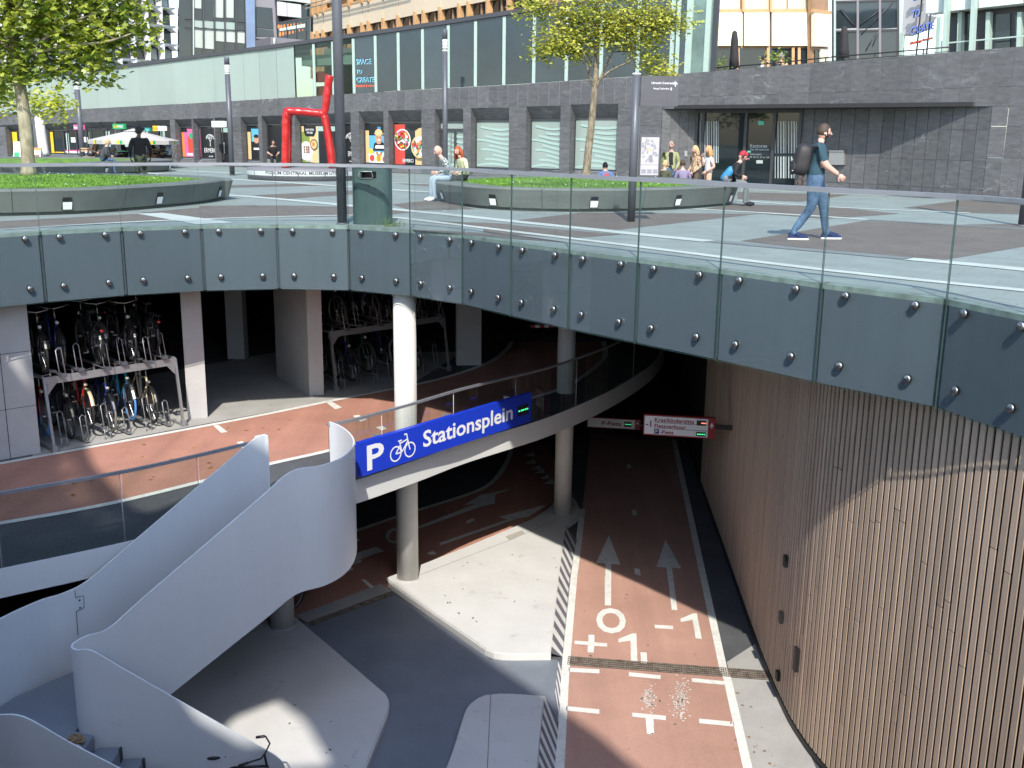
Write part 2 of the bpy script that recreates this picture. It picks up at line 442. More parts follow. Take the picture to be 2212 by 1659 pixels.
ZB, ZC = -3.85, -6.8
def gp(z, *q): return [G(x, y, z) for x, y in q]
def strip(mb, path, w, z, mi=0):
    n = len(path); P = [Vector((p[0], p[1])) for p in path]; vs = []
    for i in range(n):
        t = (P[min(i + 1, n - 1)] - P[max(i - 1, 0)]).normalized(); nn = Vector((-t.y, t.x)) * w / 2
        vs += [(*(P[i] + nn), z), (*(P[i] - nn), z)]
    mb.add(vs, [(2 * i, 2 * i + 1, 2 * i + 3, 2 * i + 2) for i in range(n - 1)], mi)
def fill_with_hole(outer, hole, z, more=()):
    bm = bmesh.new(); es = []
    for ring in (outer, hole, *more):
        if not ring: continue
        vs = [bm.verts.new((p[0], p[1], z)) for p in ring]
        es += [bm.edges.new((vs[i], vs[(i + 1) % len(vs)])) for i in range(len(vs))]
    bmesh.ops.triangle_fill(bm, use_beauty=True, use_dissolve=False, edges=es)
    vs = [v.co.copy() for v in bm.verts]; bm.verts.index_update()
    fs = [tuple(v.index for v in f.verts) for f in bm.faces]
    fs = [f if (vs[f[1]] - vs[f[0]]).cross(vs[f[2]] - vs[f[0]]).z > 0 else f[::-1] for f in fs]
    bm.free(); return vs, fs

# ------------------------------------------------------------------ the edge of the plaza round the sunken bicycle park
_j = [(86, 500), (262.5, 492), (435, 487), (598, 485.5), (752, 488), (885.5, 496), (998.7, 507), (1104, 522.5), (1230.5, 540), (1378, 559), (1556, 582), (1775.3, 612.5), (2045, 647)]
EDGE = [Vector((-9.6, 13.6, 0)), Vector((-9.05, 14.95, 0)), Vector((-8.4, 16.0, 0))] + [G(x, y, 0) for x, y in _j] + [Vector((4.93, 9.45, 0)), Vector((5.35, 8.1, 0)), Vector((5.85, 6.7, 0))]
REST = [(6.3, 5), (6.6, 3.2), (6, 1.4), (3, 1.6), (0, 1.7), (-4, 1.9), (-8, 3.4), (-10.2, 6.5), (-10.3, 10)]
def shift(path, d):
    out = []
    n = len(path)
    for i in range(n):
        t = (path[min(i + 1, n - 1)] - path[max(i - 1, 0)]); t.z = 0; t.normalize()
        out.append(path[i] + Vector((-t.y, t.x, 0)) * d)
    return out
INNER = shift(EDGE, 0.16)       # line of the concrete behind the glass
hole = [(p.x, p.y) for p in INNER] + REST
DIP = (1.4, 7.0, 30.55, 34.6)     # shallow dip of the paving behind the right planter
vs_, fs_ = fill_with_hole([(-170, -60), (170, -60), (170, 190), (-170, 190)], hole, 0.0, [[(DIP[0], DIP[2]), (DIP[1], DIP[2]), (DIP[1], DIP[3]), (DIP[0], DIP[3])]])
mb = MB().add(vs_, fs_)
def dip_z(x, y):
    u = (x - DIP[0]) / (DIP[1] - DIP[0]); v = (y - DIP[2]) / (DIP[3] - DIP[2])
    if not (0 <= u <= 1 and 0 <= v <= 1): return 0.0
    e = lambda t, w: min(1, t / w, (1 - t) / w)
    k = min(e(u, 0.16), e(v, 0.05 if v < 0.5 else 0.3)); return -0.34 * k * k * (3 - 2 * k)
gx_, gy_ = 28, 40
vs_ = [(DIP[0] + (DIP[1] - DIP[0]) * i / gx_, DIP[2] + (DIP[3] - DIP[2]) * j / gy_, dip_z(DIP[0] + (DIP[1] - DIP[0]) * i / gx_, DIP[2] + (DIP[3] - DIP[2]) * j / gy_)) for j in range(gy_ + 1) for i in range(gx_ + 1)]
mb.add(vs_, [(j * (gx_ + 1) + i, j * (gx_ + 1) + i + 1, (j + 1) * (gx_ + 1) + i + 1, (j + 1) * (gx_ + 1) + i) for j in range(gy_) for i in range(gx_)])
structure(mb.build('plaza', M_grey_stone), 'plaza of pale grey paving round the sunken bicycle park')
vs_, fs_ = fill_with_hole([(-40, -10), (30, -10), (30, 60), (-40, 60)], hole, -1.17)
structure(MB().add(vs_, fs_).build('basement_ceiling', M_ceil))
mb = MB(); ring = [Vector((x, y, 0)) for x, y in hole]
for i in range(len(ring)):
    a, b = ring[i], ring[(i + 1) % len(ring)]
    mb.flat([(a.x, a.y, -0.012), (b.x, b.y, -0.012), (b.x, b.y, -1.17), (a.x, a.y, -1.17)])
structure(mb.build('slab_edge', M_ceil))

# paving pattern: brown clinker fields, dark and white bands, each its own piece of the plaza
def pave(name, m, z, pix):
    mb = MB(); mb.flat([(p.x, p.y, z) for p in gp(0, *pix)])
    return structure(mb.build(name, m))
PZ = 0.003
for q in ([(1108, 477), (1256, 459.5), (1640, 462), (1335, 496.5)], [(1044, 481), (1340, 507), (1229, 515), (1044, 502)],
          [(1599, 521), (1868, 477), (2037, 486), (2290, 482), (2290, 520), (2037, 562), (1963, 560)],
          [(1588, 441), (1804, 447), (1942, 462), (1783, 473), (1520, 452)], [(1593, 415), (1836, 421), (1730, 436), (1593, 430)],
          [(1952, 449), (2100, 430), (2300, 440), (2300, 466), (2095, 460)], [(425, 470), (432, 445), (595, 444), (759, 447), (900, 458), (820, 466), (463, 472)],
          [(548, 421.7), (759, 412), (840, 414), (759, 420), (601, 431)], [(491, 401), (642, 396.6), (740, 400), (481, 406)],
          [(860, 397), (929, 395), (1000, 398), (929, 403)], [(847, 442), (941, 431), (1025, 452), (888, 455)],
          [(888, 476), (1103, 484), (1103, 498), (940, 479)], [(888, 496), (1103, 506), (1225, 524), (1103, 516), (990, 506), (900, 498)],
          [(-80, 483), (250, 465), (300, 462), (385, 475), (262, 480), (-80, 500)], [(300, 460), (475, 445), (553, 443), (553, 469), (435, 474), (350, 460)]):
    PZ += 0.00015; pave('brown_paving', M_brown, PZ, q)
def band(name, m, z, pts, w):
    mb = MB(); strip(mb, smooth_path(gp(0, *pts), 3), w, z); return structure(mb.build(name, m))
band('white_band', M_white_stone, 0.008, [(300, 372), (425, 383), (595, 393), (759, 404), (842, 410), (960, 417)], 0.42)
band('white_band', M_white_stone, 0.008, [(479, 421), (595, 429.6), (759, 445), (842, 452), (960, 463), (1103, 478), (1229, 491), (1382, 507), (1532, 521.5)], 0.36)
band('white_band', M_white_stone, 0.008, [(1963, 560), (2100, 572), (2300, 592)], 0.36)
band('dark_band', M_dark_band, 0.007, [(1500, 518), (1700, 536), (1960, 559)], 0.34)
band('white_band', M_white_stone, 0.008, [(842, 470), (888, 474), (1103, 500), (1361, 531), (1783, 584), (2300, 637)], 0.22)
band('white_band', M_white_stone, 0.008, [(-60, 500), (265, 481), (455, 473), (601, 468.5), (830, 464)], 0.17)
pave('white_patch', M_white_stone, 0.006, [(297, 462), (350, 460), (505, 481), (425, 485)])
band('white_band', M_white_stone, 0.008, [(250, 364), (380, 369), (522, 374.6), (700, 384)], 0.5)
band('white_band', M_white_stone, 0.008, [(1498, 451.6), (1730, 465), (1873, 475)], 0.26)
band('dark_band', M_dark_band, 0.007, [(1873, 475), (2010, 483), (2300, 500)], 0.26)
band('white_band', M_white_stone, 0.008, [(1591, 433), (1783, 447), (2095, 460.6)], 0.26)
band('white_band', M_white_stone, 0.008, [(1599, 409.5), (1889, 422.6), (2260, 439)], 0.24)
band('white_band', M_white_stone, 0.008, [(940, 398), (870, 396), (800, 394)], 0.3)

# ------------------------------------------------------------------ glass balustrade with dark fascia
bal = thing('glass_balustrade', 'long curved glass balustrade with bolted blue grey fascia panels round the sunken bicycle park', 'balustrade', EDGE[6])
bolt_me = MB().lathe([(0.0, 0.050), (0.026, 0.050), (0.046, 0.040), (0.049, 0.026), (0.049, 0.0), (0.03, -0.02)], 20).mesh('bolt', M_bolt)
for i in range(len(EDGE) - 1):
    a, b = EDGE[i], EDGE[i + 1]; t = (b - a); L = t.length; t.normalize(); n = Vector((t.y, -t.x, 0))
    p, q = a + t * 0.008, b - t * 0.008
    zt, zb = 1.03, -1.16
    mb = MB(); th = n * 0.009
    A = [p + th, q + th, q - th, p - th]
    vs = [(*v.xy, zb) for v in A] + [(*v.xy, zt) for v in A]
    mb.add(vs, [(0, 1, 5, 4), (2, 3, 7, 6)], 0); mb.add(vs, [(1, 2, 6, 5), (3, 0, 4, 7), (4, 5, 6, 7), (0, 3, 2, 1)], 1)
    mb.build('glass_pane', [G_clear, M_gedge], bal)
    c = (a + b) / 2 - n * 0.035; ang = math.atan2(t.y, t.x)
    block('fascia_panel', M_fascia, bal, (c.x, c.y, -0.605), (L - 0.055, 0.03, 1.09), ang)
    block('fascia_strip', M_fascia, bal, (*(b - n * 0.058).xy, -0.6), (0.12, 0.012, 1.08), ang)
    block('ledge', M_moss, bal, (*((a + b) / 2 - n * 0.085).xy, -0.03), (L + 0.02, 0.13, 0.06), ang)
    for f in (0.22, 0.78):
        for z in (-0.10, -0.90):
            w = a + t * (L * f) + n * 0.009
            link('bolt', bolt_me, bal, Vector((w.x, w.y, z)) - Vector(bal.location), (rad(90), 0, math.atan2(n.y, n.x) + rad(90)))
mb = MB(); mb.ribbon([Vector((p.x, p.y, 1.075)) for p in smooth_path(EDGE, 4)], 0.06, 0.055); mb.build('handrail', M_rail, bal)

# ------------------------------------------------------------------ basement shell
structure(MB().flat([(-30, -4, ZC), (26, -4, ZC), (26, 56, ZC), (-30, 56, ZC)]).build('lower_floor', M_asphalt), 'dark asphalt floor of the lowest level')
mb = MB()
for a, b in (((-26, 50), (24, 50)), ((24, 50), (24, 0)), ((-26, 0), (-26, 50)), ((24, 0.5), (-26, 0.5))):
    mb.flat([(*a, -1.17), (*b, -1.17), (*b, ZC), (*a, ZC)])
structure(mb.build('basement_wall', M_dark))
DECK = [(-10.6, 10.6), (-9.2, 10.7), (-7.8, 11.35), (-6.43, 12.3), (-5.2, 13.22), (-4.4, 14.0), (-3.72, 14.75), (-2.86, 15.62), (-2.5, 15.9), (-1.65, 16.98), (-0.88, 18.05), (-0.04, 19.0), (0.79, 20.0), (1.93, 21.8), (2.98, 23.9), (3.62, 25.6), (4.1, 27.6), (4.3, 30)]
back = [(4.3, 49.8), (-25.8, 49.8), (-25.8, 10.6)]
mb = MB(); mb.poly(DECK + back, ZB - 0.34, ZB); structure(mb.build('deck', M_asphalt), 'upper parking deck of dark asphalt')
D3 = [Vector((*p, 0)) for p in DECK]
def fascia_run(i0, i1, nm):
    mb = MB(); pts = smooth_path(shift(D3, -0.012)[i0:i1], 5)
    mb.sheet([(p.x, p.y, ZB + 0.03, ZB - 0.36) for p in pts], 0.02); return mb

# ------------------------------------------------------------------ markings on the deck
far_line = gp(ZB, (-60, 1016), (0, 1002), (280, 951), (553, 899.5), (703, 869), (795, 851), (903, 830), (984, 809.5), (1058, 782), (1094, 756), (1105, 738))
near_line = gp(ZB, (-60, 1141), (0, 1131), (152, 1105), (275, 1080), (450, 1037), (586, 1002), (710, 974), (900, 925), (1137, 863), (1201, 844), (1241, 826), (1290, 790), (1307, 767), (1304, 738))
fl, nl = smooth_path(far_line, 5), smooth_path(near_line, 5)
mb = MB(); mb.flat([(p.x, p.y, ZB + 0.004) for p in nl + fl[::-1]])
structure(mb.build('cycle_lane', M_terra), 'terracotta cycle lane along the upper deck')
for pts in (fl, nl):
    mb = MB(); strip(mb, pts, 0.13, ZB + 0.008); structure(mb.build('lane_line', M_paint))
def quad_mark(name, z, q, m=None):
    mb = MB(); mb.flat([(p.x, p.y, z) for p in gp(z, *q)]); return structure(mb.build(name, m or M_paint))
for q in ([(460, 919), (472, 918), (492, 933), (478, 935)], [(511, 955), (524, 953), (536, 966), (524, 969)],
          [(704, 869), (716, 867), (739, 880), (724, 884)], [(762, 898), (775, 896), (793, 906), (779, 911)], [(812, 923), (826, 920), (836, 926), (824, 930)]):
    quad_mark('lane_dash', ZB + 0.008, q)
quad_mark('rack_floor', ZB + 0.004, [(70, 985), (500, 905), (880, 836), (1000, 760), (600, 760), (100, 850)], M_pathlight)

# ------------------------------------------------------------------ lowest level: lanes, islands, markings
lane_l = gp(ZC, (1209, 1659), (1220, 1468), (1224, 1419), (1240, 1245), (1251, 1165), (1258, 1100))
lane_r = gp(ZC, (1615, 1659), (1571, 1466), (1563, 1448), (1519, 1245), (1456, 950))
ex = lambda a, b, k: a + (a - b).normalized() * k
L0, L1 = ex(lane_l[0], lane_l[1], 10), ex(lane_l[-1], lane_l[-2], 14); R0, R1 = ex(lane_r[0], lane_r[1], 10), ex(lane_r[-1], lane_r[-2], 6)
mb = MB(); mb.flat([(p.x, p.y, ZC + 0.004) for p in [L0] + lane_l + [L1, R1] + lane_r[::-1] + [R0]])
structure(mb.build('cycle_lane', M_lane), 'terracotta cycle lane along the slatted wall')
for pts in ([L0] + lane_l, [R0] + lane_r):
    mb = MB(); strip(mb, pts, 0.13, ZC + 0.008); structure(mb.build('lane_line', M_paint))
quad_mark('side_pavement', ZC + 0.003, [(1570, 1430), (1640, 1385), (1790, 1720), (1640, 1720)], M_pathlight)
low_line = gp(ZC, (560, 1215), (763, 1149), (857, 1117), (905, 1102), (1028, 1062), (1070, 1035), (1098, 992), (1105, 960))
ll = smooth_path(low_line, 4)
mb = MB(); mb.flat([(p.x, p.y, ZC + 0.004) for p in ll + gp(ZC, (1180, 960), (1240, 1070), (1110, 1165), (846, 1268), (650, 1335), (430, 1430), (330, 1320))])
structure(mb.build('cycle_lane', M_terra), 'terracotta cycle lane in the shade under the deck')
mb = MB(); strip(mb, ll, 0.13, ZC + 0.008); structure(mb.build('lane_line', M_paint))
def d4(cx, cy, x, y): return (cx * 553 + x / 4, cy * 415 + y / 4)
for q in ([(490, 790), (755, 803), (755, 838), (492, 825)], [(1012, 828), (1284, 855), (1285, 888), (1010, 862)], [(1553, 878), (1832, 905), (1835, 938), (1555, 912)],
          [(470, 1122), (755, 1148), (754, 1188), (470, 1160)], [(1615, 1228), (1915, 1258), (1920, 1298), (1618, 1268)],
          [(1038, 1177), (1330, 1205), (1328, 1243), (1040, 1212)], [(1153, 1224), (1222, 1230), (1228, 1366), (1165, 1360)],
          [(802, 0), (857, 0), (855, 252), (802, 250)], [(1110, 655), (1163, 658), (1170, 752), (1115, 748)]):
    quad_mark('lane_dash', ZC + 0.008, [d4(2, 3, *p) for p in q])
for q in ([(1057, 1590), (1105, 1597), (1112, 1655), (1062, 1640)], [(1035, 1085), (1074, 1088), (1078, 1134), (1040, 1132)], [(992, 690), (1024, 692), (1027, 724), (996, 722)]):
    quad_mark('lane_dash', ZC + 0.008, [d4(2, 2, *p) for p in q])
def arrow_mark(q):
    mb = MB(); mb.flat([(p.x, p.y, ZC + 0.009) for p in gp(ZC, *q)]); structure(mb.build('painted_arrow', M_paint))
arrow_mark([d4(2, 2, 836, 1310), d4(2, 2, 937, 1563), d4(2, 2, 858, 1556), d4(2, 3, 856, 252), d4(2, 3, 802, 250), d4(2, 2, 808, 1553), d4(2, 2, 726, 1547)])
arrow_mark([d4(2, 2, 1326, 1347), d4(2, 2, 1462, 1594), d4(2, 2, 1383, 1590), d4(2, 3, 1428, 296), d4(2, 3, 1380, 293), d4(2, 2, 1335, 1588), d4(2, 2, 1250, 1582)])
arrow_mark([(1106, 1056), (1070, 1069), (1069, 1088), (1036, 1096), (905, 1143), (903, 1138), (1030, 1088), (1002, 1092), (1040, 1069)])
arrow_mark([(1181, 1091), (1140, 1118), (1120, 1120), (952, 1179), (948, 1174), (1095, 1123), (1078, 1117)])
def glyph(ch, bl, br, tl, z=ZC + 0.009, bold=0.0):
    vs, fs, w = text2d(ch, 1.0, bold=bold)
    x1 = max(v[0] for v in vs); y0 = min(v[1] for v in vs); y1 = max(v[1] for v in vs)
    o, ex_, ey = G(*bl, z), G(*br, z), G(*tl, z)
    mb = MB().add([o + (ex_ - o) * (v[0] / x1) + (ey - o) * ((v[1] - y0) / (y1 - y0)) for v in vs], fs)
    structure(mb.build('painted_digit', M_paint))
def poly_mark(q): mb = MB(); mb.flat([(p.x, p.y, ZC + 0.009) for p in gp(ZC, *[d4(2, 3, *p) for p in q])]); structure(mb.build('painted_digit', M_paint))
glyph('O', d4(2, 3, 730, 490), d4(2, 3, 993, 497), d4(2, 3, 726, 270), bold=0.03)
poly_mark([(540, 560), (660, 567), (660, 508), (712, 510), (712, 573), (823, 582), (822, 612), (710, 605), (705, 663), (652, 660), (655, 598), (540, 588)])
poly_mark([(918, 545), (1035, 498), (1075, 497), (1084, 738), (1028, 738), (1024, 560), (920, 575)])
poly_mark([(1230, 422), (1390, 430), (1393, 462), (1235, 452)])
poly_mark([(1455, 370), (1560, 325), (1597, 323), (1640, 545), (1586, 540), (1560, 382), (1458, 398)])
glyph('0', (856, 1180), (826, 1162), (876, 1152)); glyph('1', (764, 1213), (746, 1203), (830, 1190), bold=0.03)
for q in ([(729, 1213), (741, 1210), (764, 1230), (752, 1234)], [(737, 1219), (780, 1209), (781, 1214), (741, 1225)], [(752, 1166), (775, 1163), (778, 1168), (757, 1172)], [(922, 1195), (935, 1190), (944, 1196), (932, 1199)], [(1006, 1126), (1022, 1119), (1026, 1123), (1010, 1131)], [(780, 1252), (788, 1251), (808, 1268), (800, 1270)]):
    quad_mark('lane_dash', ZC + 0.008, q)
for x, y in ((1148, 980), (1150, 996), (1162, 1009), (1170, 1017), (1180, 1029), (1189, 1040)):
    quad_mark('give_way_tooth', ZC + 0.008, [(x - 16, y + 5), (x + 4, y - 5), (x + 8, y + 6)])

def island(label, pix, h=0.13):
    top = gp(ZC + h, *pix)
    mb = MB(); mb.poly([(p.x, p.y) for p in top], ZC - 0.02, ZC + h)
    o = mb.build('pavement', M_island)
    bm = bmesh.new(); bm.from_mesh(o.data)
    es = [e for e in bm.edges if all(abs(v.co.z - (ZC + h)) < 1e-4 for v in e.verts)]
    bmesh.ops.bevel(bm, geom=es, offset=0.02, segments=2, affect='EDGES'); bm.to_mesh(o.data); bm.free()
    return structure(o, label)
def arc(pts, i, rpx=None): return pts
isA = [(846, 1262), (834, 1247), (904, 1221), (1000, 1183), (1106, 1139), (1150, 1120), (1180, 1100), (1210, 1072), (1232, 1068), (1246, 1082), (1252, 1098), (1248, 1115), (1222, 1134), (1207, 1245), (1190, 1411), (1106, 1412), (1084, 1411), (1066, 1408), (1048, 1401), (1030, 1389)]
island('white raised pavement round the sunlit column', isA)
island('white raised pavement at the bottom beside the lane', [(945, 1720), (963, 1659), (978, 1620), (1003, 1540), (1009, 1527), (1018, 1516), (1031, 1507), (1048, 1500), (1078, 1497), (1106, 1497), (1177, 1502), (1162, 1659), (1155, 1720)])
island('white raised pavement under the curved staircase', [(639, 1332), (728, 1407), (820, 1486), (832, 1496), (839, 1508), (841, 1522), (838, 1540), (790, 1659), (760, 1740), (200, 1740), (120, 1560), (330, 1440), (410, 1402), (553, 1347), (600, 1326)])
for pts in (((905, 1243), (1106, 1165), (1202, 1124)), ((410, 1418), (553, 1362), (607, 1340)), ((1060, 1500), (1050, 1720))):
    mb = MB(); strip(mb, gp(ZC + .13, *pts), .012, ZC + .1335); structure(mb.build('pavement_seam', mat('seam', (0.22, 0.21, 0.20), .9)))
mb = MB(); mb.flat([(p.x, p.y, ZC + .1325) for p in gp(ZC + .13, (1092, 1159), (1128, 1145), (1134, 1152), (1100, 1167))]); structure(mb.build('worn_patch', mat('worn_patch', (0.42, 0.38, 0.33), .8, var=.15, scale=8)))
mb = MB(); mb.flat([(p.x, p.y, ZC + 0.005) for p in gp(ZC, (640, 1345), (663, 1348), (840, 1284), (846, 1280), (1060, 1425), (1200, 1425), (1228, 1440), (1215, 1560), (1205, 1800), (640, 1800), (640, 1500))])
structure(mb.build('footpath', M_path), 'dark grey coated footpath between the white pavements')
mb = MB(); mb.flat([(p.x, p.y, ZC + 0.005) for p in gp(ZC, (640, 1330), (823, 1261), (846, 1277), (664, 1346))])
structure(mb.build('concrete_strip', M_pathlight))
# hatched chamfer beside the lane
tl = gp(ZC + 0.13, (1222, 1136), (1207, 1245), (1190, 1411)); tr = gp(ZC + 0.009, (1246, 1165), (1231, 1245), (1215, 1419))
def hatch(tl, tr, n, nm):
    def lerp(P, u):
        L = [0]; 
        for a, b in zip(P, P[1:]): L.append(L[-1] + (b - a).length)
        d = u * L[-1]
        for i in range(len(P) - 1):
            if d <= L[i + 1] or i == len(P) - 2: return P[i] + (P[i + 1] - P[i]) * ((d - L[i]) / (L[i + 1] - L[i]))
    mb = MB()
    for k in range(2 * n):
        u0, u1 = k / (2 * n), (k + 1) / (2 * n); sk = 0.8 / n
        a, b = lerp(tl, max(0, u0)), lerp(tl, u1); c, d = lerp(tr, min(1, u1 + sk)), lerp(tr, min(1, u0 + sk))
        mb.add([a, b, c, d], [(0, 1, 2, 3)], k % 2)
    d = [lerp(tl, 0), lerp(tr, 0.8 / n), lerp(tr, 0)]; mb.add(d, [(0, 1, 2)], 1)
    o = mb.build('hatched_kerb', [M_island, M_hatch]); structure(o, nm)
hatch(tl, tr, 12, 'sloping kerb with dark diagonal hatching beside the lane')
hatch(gp(ZC + 0.13, (1177, 1503), (1166, 1600), (1160, 1720)), gp(ZC + 0.009, (1207, 1560), (1200, 1640), (1194, 1760)), 8, 'lower sloping kerb with dark diagonal hatching')
hatch(gp(ZC + 0.01, (1206, 1428), (1198, 1505)), gp(ZC + 0.009, (1214, 1428), (1208, 1545)), 4, 'flat stretch of diagonal hatching between two pavements')

# drains
def drain(a, b, w, n, label):
    A, B = G(*a, ZC), G(*b, ZC); t = (B - A); L = t.length; t.normalize(); nn = Vector((-t.y, t.x, 0))
    r = thing('drain_grating', label, 'drain', A)
    for i in range(n):
        mb = MB(); p = A + t * (L * i / n); l = L / n - 0.012
        for k in range(5):
            c = p + t * (l / 2) + nn * (w * (k / 4 - 0.5)); mb.box((c.x, c.y, ZC + 0.012), (l, 0.012, 0.02), math.atan2(t.y, t.x))
        m = max(6, int(l / 0.035))
        for k in range(m + 1):
            c = p + t * (l * k / m); mb.box((c.x, c.y, ZC + 0.011), (0.01, w, 0.018), math.atan2(t.y, t.x))
        mb.build('grating', M_grate, r)
    c = A + t * (L / 2); block('channel', M_dark, r, (c.x, c.y, ZC + 0.004), (L, w + 0.03, 0.006), math.atan2(t.y, t.x))
drain((1227, 1428), (1668, 1461), 0.26, 7, 'rusty metal drain grating across the cycle lane')
drain((666, 1350), (845, 1283), 0.12, 6, 'narrow dark drain grating across the end of the footpath')

# paint splashes, dead leaves and grit on the floors
rs_ = random.Random(12); mb = MB()
for cx_, cy_, sx_, sy_, n_ in ((1402, 1508, 13, 22, 150), (1470, 1510, 17, 34, 260)):
    for k in range(n_):
        p = G(rs_.gauss(cx_, sx_ * .55), rs_.gauss(cy_, sy_ * .6), ZC + .0085); r = rs_.uniform(.004, .02); mb.flat([p + Vector((r * math.cos(a) * rs_.uniform(.6, 1.2), r * math.sin(a), 0)) for a in (0, 1.25, 2.5, 3.8, 5)])
o = structure(mb.build('paint_splash', M_paint)); o['kind'] = 'stuff'; tag(o, 'two splashes of pale paint on the red lane below the grating', 'splash')
mb = MB()
def scatter(n, z, pts, r0, r1, mi):
    a, b, c = (G(*p, z) for p in pts)
    for k in range(n):
        u, v = rs_.random(), rs_.random(); p = a + (b - a) * u + (c - a) * v; r = rs_.uniform(r0, r1); an = rs_.uniform(0, 6.28); d = Vector((math.cos(an), math.sin(an), rs_.uniform(-.1, .35))); e = Vector((-math.sin(an), math.cos(an), rs_.uniform(-.1, .3)))
        p.z = z + .012; mb.add([p - d * r, p + e * r * .55, p + d * r, p - e * r * .55], [(0, 1, 2, 3)], mi)
scatter(26, ZC + .13, ((900, 1250), (1190, 1160), (1060, 1400)), .012, .03, 0); scatter(20, ZC, ((1240, 1250), (1560, 1420), (1230, 1640)), .012, .035, 0); scatter(16, ZB, ((60, 1100), (540, 1000), (300, 960)), .03, .07, 1); scatter(14, ZC + .13, ((560, 1450), (760, 1560), (600, 1640)), .012, .03, 0); scatter(18, ZC, ((1600, 1480), (1680, 1640), (1560, 1560)), .015, .04, 1); scatter(14, ZC, ((760, 1400), (1050, 1480), (860, 1600)), .012, .03, 1)
o = structure(mb.build('fallen_leaves', [mat('dark_grit', (0.09, 0.085, 0.08), .9), mat('dead_leaf', (0.30, 0.15, 0.05), .8, var=.4)])); o['kind'] = 'stuff'; tag(o, 'dead leaves and grit scattered on the floors', 'litter')

# ------------------------------------------------------------------ slatted wall
WP = [(6.25, 5.6), (5.80, 6.8), (5.44, 7.95), (5.18, 8.8), (4.98, 9.62), (4.81, 10.36), (4.66, 11.1), (4.46, 12.0), (4.31, 12.7), (4.21, 13.3), (4.16, 14.2), (4.22, 16.1), (4.42, 19.5), (4.8, 26.0), (5.1, 31)]
wpath = smooth_path([Vector((*p, 0)) for p in WP], 10)
sw = thing('slatted_wall', 'tall curved wall of upright beige slats beside the cycle lane', 'wall', (4.3, 11.6, ZC))
mb = MB(); mb.sheet([(p.x + 0.045, p.y, -1.0, ZC) for p in wpath], 0.04); mb.build('backing', M_back, sw)
mb = MB(); mb.sheet([(p.x - 0.005, p.y, ZC + 0.10, ZC + 0.003) for p in wpath], 0.03); mb.build('plinth', M_black, sw)
cum = [0]
for a, b in zip(wpath, wpath[1:]): cum.append(cum[-1] + (b - a).length)
def along(d):
    for i in range(len(cum) - 1):
        if d <= cum[i + 1]:
            a, b = wpath[i], wpath[i + 1]; return a + (b - a) * ((d - cum[i]) / (cum[i + 1] - cum[i])), (b - a).normalized()
rs = random.Random(3); d = 1.35; k = 0; PIT = 0.122; n_s = 0
while d < cum[-1] - 4.0 and n_s < 296:
    p, t = along(d); ang = math.atan2(t.y, t.x)
    zj = rs.uniform(ZC + 0.9, -2.2); off = rs.uniform(-0.002, 0.002)
    for z0, z1 in ((ZC + 0.12, zj - 0.006), (zj + 0.006, -1.0)):
        block('slat', M_slat, sw, (p.x + off * 0.6, p.y, (z0 + z1) / 2), (0.083, 0.016, z1 - z0), ang); n_s += 1; off += rs.uniform(-0.003, 0.003)
    d += PIT
for x, y, h in ((1698, 1212, 0.17), (1688, 1333, 0.17), (1721, 1424, 0.36), (1681, 1459, 0.14)):
    W0 = Wall([(p.x - 0.03, p.y) for p in wpath[::-1]]); s_, z_ = W0.hit(x, y); c = W0.at(s_, z_, 0.01); t = W0.dirn(s_)
    block('service_box', M_black, sw, (c.x, c.y, c.z), (0.11, 0.05, h), math.atan2(t.y, t.x))

# ------------------------------------------------------------------ columns and piers
def column(base, z0, z1, r, label):
    o = thing('round_column', label, 'column', (base.x, base.y, z0))
    mb = MB(); mb.lathe([(r, z0 - 0.02), (r, z1)], 40, (base.x, base.y, 0)); mb.build('shaft', M_col, o)
    mb = MB(); mb.lathe([(r + 0.02, z1 - 0.035), (r + 0.025, z1 + 0.01)], 40, (base.x, base.y, 0)); mb.build('collar', M_conc, o)
    mb = MB(); mb.lathe([(r + 0.012, z0 - 0.01), (r + 0.012, z0 + 0.012), (r + 0.002, z0 + 0.022)], 40, (base.x, base.y, 0)); mb.build('base_seal', M_conc, o)
def foot(px, py, z, r):  # axis of a column whose front foot touches this pixel
    g = G(px, py, z); d = Vector((g.x, g.y, 0)).normalized(); return g + d * r
RC = 0.205
c1 = foot(881, 1258, ZC + 0.13, RC); c2 = foot(1215, 1116, ZC + 0.13, RC * 0.9); c3 = foot(611, 1363, ZC + 0.13, RC)
column(c1, ZC + 0.13, -1.17, RC, 'tall sunlit white column rising past the blue bicycle sign')
column(c2, ZC + 0.13, -1.17, RC * 0.95, 'white round column at the far tip of the white pavement beside the lane')
column(c3, ZC + 0.13, ZB - 0.34, RC, 'short white column in the shade under the staircase')
def pier(name, label, pts, z0, z1, joints=()):
    o = thing(name, label, 'pillar', (pts[0][0], pts[0][1], z0))
    MB().poly(pts, z0, z1).build('shaft', M_conc, o); return o
def box_pts(a, d, w, l):  # front corner a, front direction d (unit), front width w, depth l going back
    n = Vector((-d.y, d.x)); a = Vector((a[0], a[1]))
    return [tuple(a), tuple(a + d * w), tuple(a + d * w + n * l), tuple(a + n * l)]
f45 = Vector((0.74, 0.67)).normalized()
g1 = G(88, 978, ZB); pl = box_pts((g1.x - 2.6 * f45.x, g1.y - 2.6 * f45.y), f45, 2.6, 0.45)
o = pier('concrete_pier', 'wide pale concrete pier at the left edge beside the bicycle rack', pl, ZB, -1.17)
q0 = Vector((g1.x, g1.y)) - f45 * 0.5; nq = Vector((f45.y, -f45.x)) * 0.003
MB().flat([(*(q0 + nq), ZB), (*(q0 + nq + f45 * 0.012), ZB), (*(q0 + nq + f45 * 0.012), -1.0), (*(q0 + nq), -1.0)]).build('joint', M_ceil, o)
